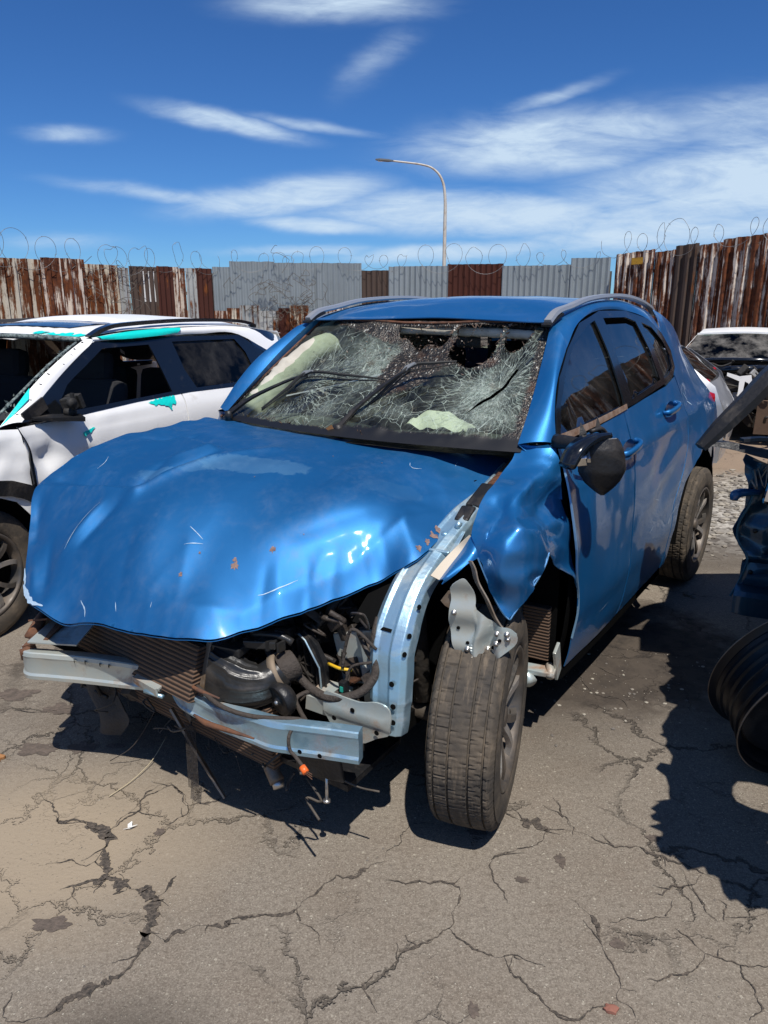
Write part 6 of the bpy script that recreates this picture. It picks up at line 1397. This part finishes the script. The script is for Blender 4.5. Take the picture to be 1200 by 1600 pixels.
# bonnet, cowl, cabin, sill mirror
sheet('bonnet', [(-.12,.80),(.2,.82),(.6,.74),(.82,.45),(.86,0),(.82,-.45),(.6,-.74),(.2,-.82),(-.12,-.80),(-.02,-.3),(.0,0),(-.02,.3)], lambda x, y: (x, y, 1.035-.09*max(0, x)**1.6-.05*(y/.8)**4+.01*nz(x, y, 3, 5)), .05, WHITE, suv, thick=.004)
sheet('front_bumper', [(-.80,.25),(.80,.25),(.80,.85),(.4,.95),(-.4,.95),(-.80,.85)], lambda y, z: (.86-.22*(abs(y)/.8)**3, y, z), .08, WHITE, suv, thick=.004)
mb = MB(); mb.sweep([(-.10,.80,1.045),(-.02,.4,1.06),(0,0,1.065),(-.02,-.4,1.06),(-.10,-.80,1.045)], [(.03,-.01),(.03,.01),(-.03,.01),(-.03,-.01)], up=(1,0,0)); mb.build('cowl', BLACK, suv)
mb = MB(); mb.grid(lambda u, v: (-.16-.40*v, .70-1.4*u, 1.03+.02*math.sin(math.pi*v)), 12, 5); mb.box((-.55,0,.85),(.2,1.5,.3)); mb.build('dashboard', FABRIC, suv)
def seat2(x, y, wd=.5):
    m = MB(); m.box((x,y,.55),(.5,wd,.18),bev=.05); m.box((x-.28,y,.88),(.16,wd,.56),(0,-.2,0),bev=.06); o = m.build('seat', FABRIC, suv)
    h = MB(); h.box((x-.36,y,1.235),(.11,.27,.19),(0,-.15,0),bev=.05); h.tube([(x-.35,y-.06,1.08),(x-.36,y-.06,1.2)],.007,6); h.tube([(x-.35,y+.06,1.08),(x-.36,y+.06,1.2)],.007,6); h.build('headrest', FABRIC, o)
seat2(-.95,.36); seat2(-.95,-.36); seat2(-1.85,.36,.6); seat2(-1.85,-.36,.6)
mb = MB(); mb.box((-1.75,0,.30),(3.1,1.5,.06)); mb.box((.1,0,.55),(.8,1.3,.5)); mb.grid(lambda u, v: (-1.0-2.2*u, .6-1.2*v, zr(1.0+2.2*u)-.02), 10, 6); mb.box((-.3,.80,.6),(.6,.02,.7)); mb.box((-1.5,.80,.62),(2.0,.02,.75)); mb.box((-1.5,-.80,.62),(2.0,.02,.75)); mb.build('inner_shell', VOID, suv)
mb = MB(); mb.box((-.50,-.2,1.02),(.30,.03,.02)); mb.sweep([(-.35,-.72,1.05),(-.62,-.70,1.25),(-.9,-.64,1.40)],[(.03,-.02),(.03,.02),(-.03,.02),(-.03,-.02)]); mb.build('inner_pillar_trim', BLACK, suv)
mb = MB(); mb.box((-.62,-.35,1.10),(.02,.55,.55),(0,.2,0),bev=.01); mb.build('dark_red_seat_cover', REDPL, suv)
for s in (1,-1):
    m = MB(); m.sweep([(-.30,S2(-.3,1.05)*s,1.055),(-.42,(S2(-.4,1.06)+.05)*s,1.045),(-.53,(S2(-.5,1.06)+.12)*s,1.035)], [(.05,-.012),(.05,.008),(-.05,.008),(-.05,-.012)], up=(1,.3,0), sub=4, scale=[.6,1,1.1]); m.box((-.33,(S2(-.33,1.07)+.006)*s,1.09),(.16,.012,.07),(0,.45,0),bev=.003)
    o = m.build('door_mirror', BLACK, suv, label='broken black mirror stub with its glass gone' if s > 0 else None)
    m = MB(); m.tube([(-.50,.925*s,1.05),(-.50,.925*s,1.09)], .035, 12); m.box((-.50,.93*s,1.115),(.07,.07,.07),(.2,.1,.4),bev=.008,jit=.012); m.tube([(-.47,.96*s,1.12),(-.47,.985*s,1.12)],.026,12); m.box((-.55,.92*s,1.12),(.03,.09,.08),(.1,.3,.1),bev=.004,jit=.01); m.box((-.485,.965*s,1.155),(.012,.02,.03))
    m.build('mirror_mechanism', DARK, o)
mb = MB()   # torn wing gap : crushed edge strip with black tears
P = [P2(-.19,1.03,.006),P2(-.203,.93,.012),P2(-.212,.84,.014),P2(-.218,.74,.012),P2(-.226,.62,.006)]
mb.sweep(P, [(.006,-.004),(.006,.004),(-.006,.004),(-.006,-.004)], up=(1,0,0), sub=5, scale=[.5,.7,1.6,1.3,1.0]); mb.build('torn_gap', BLACKG, suv)
mb = MB(); mb.tube([(-.10,.80,1.05),(-.30,.78,1.16),(-.60,.73,1.31),(-.86,.67,1.405)], .008, 6, sub=4); mb.tube([(-.90,.66,1.42),(-.87,.2,1.435),(-.87,-.2,1.435),(-.9,-.66,1.42)], .016, 6, sub=5)
rnd = random.Random(4)
for _ in range(60):
    t = rnd.random(); p = Vector((-.10,.80,1.05)).lerp(Vector((-.88,.665,1.41)), t)+Vector((rnd.uniform(-.03,.01),rnd.uniform(-.05,0),rnd.uniform(-.03,.01))); w = Vector((rnd.uniform(-1,1),rnd.uniform(-1,1),rnd.uniform(-1,1)))*.016; mb.add([p, p+w, p+Vector((w.y,w.z,w.x))], [(0,1,2)], 0, False)
mb.build('broken_glass_edge', mat('black_glass_crumbs', (.02,.025,.025), .3, var=(.25,.3,.28), vscale=60), suv)
sheet('tailgate', [(-.62,.35),(.62,.35),(.75,.6),(.72,1.05),(.58,1.40),(-.58,1.40),(-.72,1.05),(-.75,.6)], lambda y, z: (-3.44+.20*max(0, z-.95)+.08*(abs(y)/.7)**4, y, z), .08, WHITE, suv, thick=.004)
add_wheels(suv, [(.09,.765,.335,0),(-2.62,.78,.335,0),(.09,-.80,.335,0),(-2.62,-.80,.335,0)], .335)

# ================================================================ silver hatchback behind the blue car
_Y3 = smooth1([.2,.5,.85,.95,1.0,1.35,1.42],[.80,.86,.87,.85,.82,.60,.50], .02)
def make_silver():
    a = math.atan2(-.80, -.60)
    r = empty('silver_hatchback', (.06, 8.18, 0), math.atan2(.43, -.90), 'crumpled silver hatchback with red tail lamp, just behind the blue car', 'wrecked car')
    Yf = lambda x, z: _Y3(z) - .10*max(0, (abs(x+1.3)-1.6))**2
    dn = lambda x, z: .02*nz(x, z, 2, 4)+.010*nz(x, z, 5, 9)
    so_ = [(.85,.35),(.90,.60),(.75,.90),(-.30,1.0),(-.95,1.38),(-1.6,1.42),(-2.4,1.38),(-3.0,1.20),(-3.30,.98),(-3.42,.70),(-3.38,.35),(-2.95,.33),(-2.85,.55),(-2.6,.68),(-2.35,.55),(-2.25,.30),(-.40,.30),(-.30,.55),(0,.68),(.28,.55),(.38,.33)]
    w1 = [(-.45,1.0),(-.95,1.32),(-1.50,1.36),(-1.52,1.0)]; w2 = [(-1.60,1.0),(-1.58,1.36),(-2.3,1.32),(-2.75,1.14),(-2.75,1.02)]
    body(r, so_, [w1, w2], [('roof', [(-.95,1.385,.58),(-1.6,1.42,.57),(-2.4,1.385,.55),(-2.95,1.22,.55)], SILVERP, (.03,0)), ('bonnet', [(.90,.62,.70),(.75,.90,.74),(-.30,1.0,.78)], SILVERP, (.03,.05)),
        ('windscreen', [(-.30,1.0,.76),(-.95,1.385,.60)], GLASSD, (.01,.03)), ('rear_window', [(-2.95,1.22,.56),(-3.25,1.0,.68)], GLASSD, (.01,-.03)), ('tailgate', [(-3.25,1.0,.70),(-3.42,.7,.74),(-3.38,.35,.72)], SILVERP, (.0,-.05)), ('front_bumper', [(.90,.62,.72),(.88,.30,.72)], SILVERP, (0,.1))], Yf, SILVERP, GLASSD, dentf=dn)
    for s in (1,-1):
        mb = MB(); mb.box((-3.22,.685*s,.98),(.05,.035,.10),(0,-.3,.5*s),bev=.02); mb.build('tail_light', LAMPR, r)
    mb = MB(); mb.box((-1.2,0,.35),(3.6,1.4,.12)); mb.box((-1.5,0,.75),(1.6,1.3,.4),bev=.05); mb.build('inner_shell', VOID, r)
    add_wheels(r, [(.02,.74,.31,0),(-2.6,.74,.31,0),(.02,-.74,.31,0),(-2.6,-.74,.31,0)], .31)
make_silver()

# ================================================================ white hatch without its nose, far right
def make_white_wreck(name, loc, rz, label, scalez=1.0, clutter=True, seed=1):
    r = empty(name, loc, rz, label, 'wrecked car')
    Yf = lambda x, z: _Y3(z) - .06*max(0, (abs(x+1.9)-1.4))**2
    so_ = [(-.20,.35),(.10,.55),(.35,.72),(.30,.92),(-.20,.98),(-.50,1.02),(-.98,1.30),(-1.7,1.36),(-2.6,1.30),(-3.2,1.15),(-3.45,.80),(-3.40,.33),(-3.0,.33),(-2.9,.52),(-2.65,.62),(-2.4,.52),(-2.3,.30),(-.4,.28)]
    w1 = [(-.62,1.02),(-1.02,1.25),(-1.55,1.30),(-1.56,1.0)]; w2 = [(-1.66,1.0),(-1.65,1.30),(-2.5,1.25),(-2.85,1.10),(-2.8,1.02)]
    gw = glass('green_cracked_screen', (.12,.34,.29), ior=1.2, dust=.7)
    body(r, so_, [w1, w2], [('roof', [(-.98,1.31,.60),(-1.25,1.345,.59),(-1.7,1.36,.58),(-2.6,1.31,.56),(-3.1,1.17,.56)], WHITE, (.035,.0)), ('windscreen', [(-.42,1.0,.76),(-.96,1.31,.61)], gw, (.01,.06)),
       ('tailgate', [(-3.1,1.17,.56),(-3.42,.8,.7),(-3.40,.35,.7)], WHITE, (.0,-.05))], Yf, WHITE, GLASSD)
    mb = MB(); mb.sweep([(-.96,.62,1.315),(-.92,0,1.345),(-.96,-.62,1.315)],[(.02,-.012),(.02,.012),(-.02,.012),(-.02,-.012)],up=(1,0,0),sub=5); mb.build('roof_edge', WHITE, r)
    mb = MB(); mb.box((-1.5,0,.33),(3.2,1.4,.1)); mb.box((-.45,0,.62),(.05,1.5,.7)); mb.box((-.35,0,.98),(.25,1.5,.07),bev=.02); mb.box((-1.2,.35,.8),(.3,.4,.7),bev=.08); mb.box((-1.2,-.35,.8),(.3,.4,.7),bev=.08); mb.build('inner_shell', VOID, r)
    if clutter:
        rnd = random.Random(seed)
        mb = MB()
        for k in range(46):
            p = Vector((rnd.uniform(-.35,.45), rnd.uniform(-.65,.65), rnd.uniform(.25,.92))); mb.box(p, (rnd.uniform(.05,.3),rnd.uniform(.05,.25),rnd.uniform(.03,.2)), (rnd.uniform(-.6,.6),rnd.uniform(-.6,.6),rnd.uniform(-1,1)), bev=.008, jit=.02)
        for k in range(34):
            p = Vector((rnd.uniform(.1,.55), rnd.uniform(-.7,.7), rnd.uniform(.4,.95))); pts = [p]
            for j in range(4): pts.append(pts[-1]+Vector((rnd.uniform(-.12,.12),rnd.uniform(-.14,.14),rnd.uniform(-.16,.08))))
            mb.tube(pts, rnd.uniform(.006,.022), 6, sub=4)
        mb.build('engine', DARK, r)
        mb = MB()
        for k in range(15):
            p = Vector((rnd.uniform(.25,.5), rnd.uniform(-.65,.65), rnd.uniform(.25,.9))); mb.box(p, (.03,rnd.uniform(.03,.10),rnd.uniform(.03,.10)), (rnd.uniform(-1,1),rnd.uniform(-1,1),rnd.uniform(-1,1)), bev=.006, jit=.02)
        mb.build('bright_castings', mat('oxidised_aluminium', (.42,.41,.38), .5, .6), r)['kind'] = 'stuff'
        sheet('white_lamp_bracket', [(-.02,.60),(.10,.58),(.13,.74),(.10,.88),(-.02,.86),(-.16,.90),(-.16,.86),(-.02,.80)], lambda y, z: (.50, y, z), .03, WHITE, r, holes=[[(.03,.66),(.08,.66),(.08,.78),(.04,.80)]], thick=.02)
        mb = MB(); mb.box((.42,.28,.36),(.06,.16,.42),(0,.1,.1),jit=.02); mb.box((.42,.47,.36),(.05,.10,.40),(0,.1,-.2),jit=.02); mb.build('radiator_remains', FINS, r)
        sheet('side_member', [(.0,.95),(.12,.98),(.28,.92),(.5,.80),(.46,.72),(.2,.82),(.05,.86)], lambda x, z: (x, .70+.03*math.sin(x*20), z), .03, WHITE, r, thick=.05)
        mb = MB(); mb.tube([(-.2,.6,1.0),(.0,.2,1.03),(.0,-.3,1.02),(-.2,-.62,.98)], .028, 8, sub=5); mb.tube([(-.05,.3,.92),(.15,.1,.93),(.2,-.3,.90)], .05, 10, sub=5); mb.build('cowl_pipe', BLACKG, r)
    add_wheels(r, [(-2.65,.74,.28,0),(-2.65,-.74,.28,0)], .30)
    r.scale = (1, 1, .95)
    return r
make_white_wreck('white_hatchback', (4.42, 9.2, 0), math.atan2(-.90, -.44), 'white hatchback stripped of its whole front, with greenish cracked windscreen', seed=3)
make_white_wreck('white_sedan', (6.75, 9.8, 0), math.atan2(-.75, -.66), 'white car cut by the right edge beyond the dark teal wreck', clutter=False, seed=5)

# ================================================================ dark teal wreck on the right
def make_dark():
    O = Vector((2.2, 3.3, 0)); r = empty('dark_teal_wreck', O, 0, 'dark teal wrecked car with bare black pillar, cut by the right edge', 'wrecked car')
    q = lambda x, y, z: (x-O.x, y-O.y, z)
    # torn body corner: param a along the panel from its free edge to the right, z up
    out = [(0,1.00),(.02,1.02),(.10,.98),(.30,.965),(.75,.96),(.85,.5),(.85,.34),(.10,.345),(.045,.37),(.035,.50),(.03,.60),(.0,.70),(.02,.80),(.015,.88),(.0,.94)]
    def pn(a, z): return q(1.475+a*.93+.010*math.sin(z*16)+.02*math.exp(-((z-.6)/.06)**2), 2.96-a*.28+.05*math.sin(3*a)-.075*abs(nz(a, z, 3, 4.5))+.045*abs(nz(a, z*1.4, 8, 8))+.008*nz(a, z, 3, 14)-(.02 if .565 < z < .60 else 0), z)
    sheet('body_corner', out, pn, .018, DTEAL, r, thick=.005, label='crumpled dark teal body corner')
    mb = MB(); mb.sweep([q(1.485,2.915,.405),q(1.52,2.895,.405),q(1.62,2.86,.402),q(1.85,2.80,.40),q(2.3,2.70,.40)], [(-.055,-.05),(-.055,.030),(-.048,.042),(.030,.036),(.048,.020),(.060,-.06)], up=(0,0,1), sub=6, scale=[.92,1,1,1,1], sm=True)
    o_ = mb.build('lower_bumper', DTEAL, r, fix=True); e_ = o_.modifiers.new('es', 'EDGE_SPLIT'); e_.split_angle = R(35)
    loft('bumper_step', [q(1.52,2.93,.47),q(1.8,2.86,.475),q(2.3,2.74,.47)], [q(1.56,2.98,.53),q(1.8,2.93,.56),q(2.3,2.85,.56)], 4, DTEAL, r, bulge=(0,-.02,.01), thick=.004)
    mb = MB(); mb.tube([q(1.56,2.95,.865),q(1.46,2.91,.872),q(1.425,2.895,.865),q(1.42,2.89,.845)], [.012,.018,.021,.014], 12, sub=4); mb.build('blue_grab_stub', mat('mid_blue_gloss', (.012,.07,.17), .25, coat=.6), r)
    mb = MB(); mb.box(q(1.595,2.86,.875),(.13,.03,.10),(0,.15,-.2),bev=.015); mb.build('headlight', CHROME, r); mb = MB(); mb.box(q(1.60,2.835,.885),(.10,.02,.05),(0,.15,-.2),bev=.01); mb.build('headlight_reflector', BLACKG, r)
    mb = MB(); mb.sweep([q(1.262,2.90,1.062),q(1.34,2.91,1.145),q(1.44,2.93,1.245),q(1.56,2.97,1.355),q(1.72,3.02,1.45),q(2.1,3.1,1.54)], [(.045,-.022),(.045,.015),(.0,.028),(-.045,.010),(-.045,-.022)], up=(0,1,.2), sub=5, scale=[.6,.9,1,1.1,1.1,1.0]); mb.build('windscreen_pillar', BLACK, r, fix=True)
    mb = MB(); mb.sweep([q(1.262,2.90,1.075),q(1.36,2.89,1.070),q(1.47,2.88,1.045),q(1.56,2.86,1.03),q(1.8,2.8,1.0)], [(.05,-.014),(.045,.018),(-.035,.022),(-.05,-.010)], up=(0,1,0), sub=5, scale=[.3,.8,1,1,1]); mb.sweep([q(1.40,2.85,1.10),q(1.50,2.84,1.105),q(1.62,2.80,1.07),q(1.75,2.75,1.05)], [(.02,-.006),(.02,.006),(-.02,.006),(-.02,-.006)], up=(0,1,0), sub=4); mb.build('cowl_trim', BLACK, r, fix=True)
    mb = MB(); rnd = random.Random(9)
    for k in range(26):
        x = rnd.uniform(1.46,1.75); mb.tube([q(x,2.86,rnd.uniform(.93,1.03)),q(x+rnd.uniform(-.04,.07),2.84,rnd.uniform(.9,1.06)),q(x+rnd.uniform(0,.1),2.86,rnd.uniform(.9,1.06))], rnd.uniform(.0015,.004), 5, sub=3)
    mb.build('bare_fixings', BARE, r)
    for k_, (a_, z_) in enumerate(((.06,.93),(.16,.90),(.09,.70),(.20,.62),(.07,.52))):
        p_ = Vector(pn(a_, z_)); mb = MB(); mb.tube([p_, p_+Vector((-.004,-.010,0))], .009, 10); mb.build('bolt', BOLT if k_ % 2 else BLACK, r)
    mb = MB(); mb.sweep([Vector(pn(.012+.03*math.sin(z_*9)**2, z_))+Vector((0,-.004,0)) for z_ in (.96,.9,.82,.74,.66,.58,.48,.40)], [(.004,-.003),(.004,.003),(-.004,.003),(-.004,-.003)], up=(1,0,0), sub=4); mb.build('folded_edge', mat('worn_teal_edge', (.05,.14,.20), .4, .3), r)
    # out-of-view ragged panel, added and outlined to cast the shadow on the ground
    E_ = [(.96,1.40),(1.00,1.50),(.98,1.58),(1.09,1.66),(1.10,1.80),(1.20,1.92),(1.19,2.05),(1.30,2.22),(1.31,2.38),(1.42,2.50),(1.41,2.62),(1.52,2.78),(1.60,2.92),(1.95,2.95),(2.4,2.6),(2.6,1.9),(2.3,1.2),(1.75,.95),(1.30,1.02),(1.22,1.14),(1.10,1.20),(1.06,1.30)]
    hh = [c2([(1.30,1.62),(1.42,1.56),(1.47,1.68),(1.35,1.74)], 3, True), [(1.30,1.42),(1.52,1.20),(1.66,1.10),(1.60,1.20),(1.40,1.46)]]
    rg = random.Random(3); E2_ = []
    for i in range(len(E_)):
        a_, b_ = E_[i], E_[(i+1)%len(E_)]; k_ = 5
        for j in range(k_):
            t_ = j/k_; w_ = .045*(1 if i < 13 or i > 17 else 0); E2_.append((a_[0]+(b_[0]-a_[0])*t_+w_*(nz(a_[0]+t_, a_[1]*3+t_*2, 3, 9)+.35*rg.uniform(-1, 1)), a_[1]+(b_[1]-a_[1])*t_+w_*nz(a_[0]*3, a_[1]+t_*2, 6, 9)))
    sheet('unseen_shadow_panel', E2_, lambda x, y: q(x, y, .93+.05*nz(x, y, 1, 2.5)+.03*nz(x, y, 4, 6)), .04, DTEAL, r, holes=hh, thick=.006)
    mb = MB(); mb.box(q(2.75,2.1,.60),(1.3,1.1,.5),(0,0,.2),bev=.05,jit=.05); mb.tube([q(1.75,1.55,.32),q(2.3,1.9,.34)], .05, 10); mb.box(q(2.68,3.3,.55),(1.25,.9,.75),(0,0,0),bev=.05,jit=.04); mb.build('inner_shell', VOID, r)  # last box added out of frame to extend the ground shadow
    loft('roof', [q(1.42,2.45,1.50),q(1.52,2.70,1.505),q(1.76,3.05,1.50),q(1.97,3.50,1.50)], [q(3.0,2.0,1.53),q(3.05,2.4,1.54),q(3.1,2.9,1.53),q(3.1,3.5,1.50)], 6, DTEAL, r, bulge=(0,0,.03), thick=.02)  # roof out of view, left edge stretched to shade the ground
    # bare steel wheel barrel on the hub, facing the camera
    w = empty('steel_wheel'); w.parent = r; w.location = q(1.486,2.284,.300); w.rotation_mode = 'QUATERNION'; w.rotation_quaternion = Vector((.081,-.938,-.336)).to_track_quat('Y', 'Z'); w.scale = (1.29, 1.15, 1.29)
    mb = MB(); mb.lathe([(.232,.075),(.240,.082),(.236,.088),(.230,.080),(.226,.070),(.226,.060),(.224,.052),(.228,.046),(.224,.038),(.220,.026),(.219,.008),(.222,.002),(.218,-.006),(.216,-.024),(.220,-.032),(.217,-.040),(.219,-.058),(.224,-.064),(.222,-.074),(.226,-.085),(.222,-.100),(.236,-.108),(.240,-.104),(.230,-.096),(.212,-.078),(.204,-.05),(.208,.0),(.213,.045),(.220,.062),(.232,.075)], 80)
    mb.build('rim', mat('black_steel_wheel', (.004,.005,.008), .38, .0, spec=.35, dirt=(.018,.016,.014), dscale=9, damt=(.55,.85)), w)
    ed = w.children[0].modifiers.new('es', 'EDGE_SPLIT'); ed.split_angle = R(30)
    mb = MB(); mb.lathe([(.204,.03),(.18,.035),(.15,.01),(.10,.02),(.07,.03),(.001,.03)], 60); mb.build('wheel_disc', BLACK, w)
    for r_, h_ in ((.2395,.085),(.2395,-.106),(.2285,.046),(.2225,.002)):
        mb = MB(); mb.lathe([(r_-.0015,h_-.002),(r_+.0012,h_-.0015),(r_+.0016,h_),(r_+.0012,h_+.0015),(r_-.0015,h_+.002)], 90); mb.build('worn_rim_edge', BARE if abs(h_) > .05 else DARK, w)
    mb = MB(); mb.box((.03,.045,.09),(.05,.008,.03),(.2,.3,.5),jit=.01); mb.box((.06,.045,-.05),(.04,.008,.05),(.2,.5,.2),jit=.01); mb.build('balance_weight', CHROME, w)
    mb = MB(); mb.lathe([(.17,-.05),(.17,-.12),(.001,-.12)], 40); mb.build('brake_backing', DARK, w)
    mb = MB(); mb.tube([q(1.50,2.50,.36),q(1.488,2.34,.315)], .035, 10); mb.build('axle_stub', DARK, r)
make_dark()

# ================================================================ litter on the ground
def flat_bit(x, y, r, m, nm, label, cat, h=.006, seed=0, group=None):
    mb = MB(); k = 16; vs = []
    for i in range(k):
        a = 2*math.pi*i/k; rr = r*(.75+.6*nz(math.cos(a)*1.5+seed*7, math.sin(a)*1.5, seed)); vs.append((rr*math.cos(a), rr*math.sin(a)*.7, .004+h*(.5+nz(a, seed))))
    vs.append((0,0,.004+h*2)); mb.add(vs, [(i, (i+1)%k, k) for i in range(k)])
    vs2 = [(v[0], v[1], .001) for v in vs[:k]]; mb.add(vs[:k]+vs2, [(i, k+i, k+(i+1)%k, (i+1)%k) for i in range(k)])
    o = mb.build(nm, m); o.location = (x, y, 0); return tag(o, label, cat, group)
flat_bit(-1.42, 2.36, .035, LEAFM, 'dry_leaf', 'curled brown dry leaf on the asphalt left of the bumper beam', 'leaf', .012, 3)
mb = MB(); mb.add([(0,0,.006),(.012,-.006,.012),(.028,.010,.010),(.012,.006,.008),(.008,.022,.014),(-.004,.014,.008)], [(0,1,2,3),(0,3,4,5)], 0, False); mb.add([(-.012,-.004,.004),(0,-.008,.010),(.014,.0,.005)], [(0,1,2)], 0, False)
o = mb.build('paper_scrap', PAPER, thick=.001); o.location = (-.815, 1.985, 0); tag(o, 'tiny white torn scrap lying on the asphalt below the bumper', 'litter')
flat_bit(.535, 1.36, .022, mat('red_brick_crumb', (.24,.10,.07), .9), 'brick_crumb', 'small reddish crumb near the bottom edge of the photo', 'litter', .006, 5)
mb = MB(); mb.tube([(-.93,2.14,.006),(-.88,2.22,.010),(-.84,2.32,.02),(-.815,2.43,.05)], .0016, 5, sub=5); tag(mb.build('dry_twig', mat('pale_straw', (.45,.38,.25), .8)), 'thin pale straw on the asphalt under the car nose', 'twig')
def gravel():
    rnd = random.Random(11); mb = MB()
    ico = [(0,0,1),(.894,0,.447),(.276,.851,.447),(-.724,.526,.447),(-.724,-.526,.447),(.276,-.851,.447),(.6,.4,-.2),(-.2,.7,-.2),(-.75,0,-.2),(-.2,-.7,-.2),(.6,-.4,-.2)]
    F = [(0,1,2),(0,2,3),(0,3,4),(0,4,5),(0,5,1),(1,6,2),(2,7,3),(3,8,4),(4,9,5),(5,10,1),(2,6,7),(3,7,8),(4,8,9),(5,9,10),(1,10,6)]
    def stone(x, y, r, z=0.0):
        a = rnd.uniform(0, 6.28); ca, sa = math.cos(a), math.sin(a); fx_ = rnd.uniform(.7,1.3); h = rnd.uniform(.35,.8)
        mb.add([(x+r*(p[0]*ca-p[1]*sa)*fx_*rnd.uniform(.85,1.15), y+r*(p[0]*sa+p[1]*ca), z+r*h*(p[2]+.1)) for p in ico], F, rnd.randrange(3), False)
    for _ in range(1300): stone(rnd.gauss(2.95,1.0), rnd.gauss(6.0,.75), rnd.uniform(.010,.034))
    for _ in range(160): stone(rnd.gauss(.95,.28), rnd.gauss(2.85,.22), rnd.choice([.002,.003,.004,.009]))
    for _ in range(700): stone(rnd.uniform(-1.6,1.6), rnd.uniform(.9,3.4), rnd.uniform(.0012,.0035))
    for _ in range(120): stone(rnd.uniform(-1.3,1.2), rnd.uniform(.9,2.2), rnd.uniform(.002,.004))
    o = mb.build('gravel', [mat('grey_stone', (.24,.21,.175), .9, var=(.17,.15,.12), vscale=3), mat('pale_stone', (.30,.27,.22), .9), mat('dark_stone', (.13,.115,.10), .9)])
    tag(o, 'loose gravel scattered over the asphalt', 'gravel', kind='stuff')
gravel()
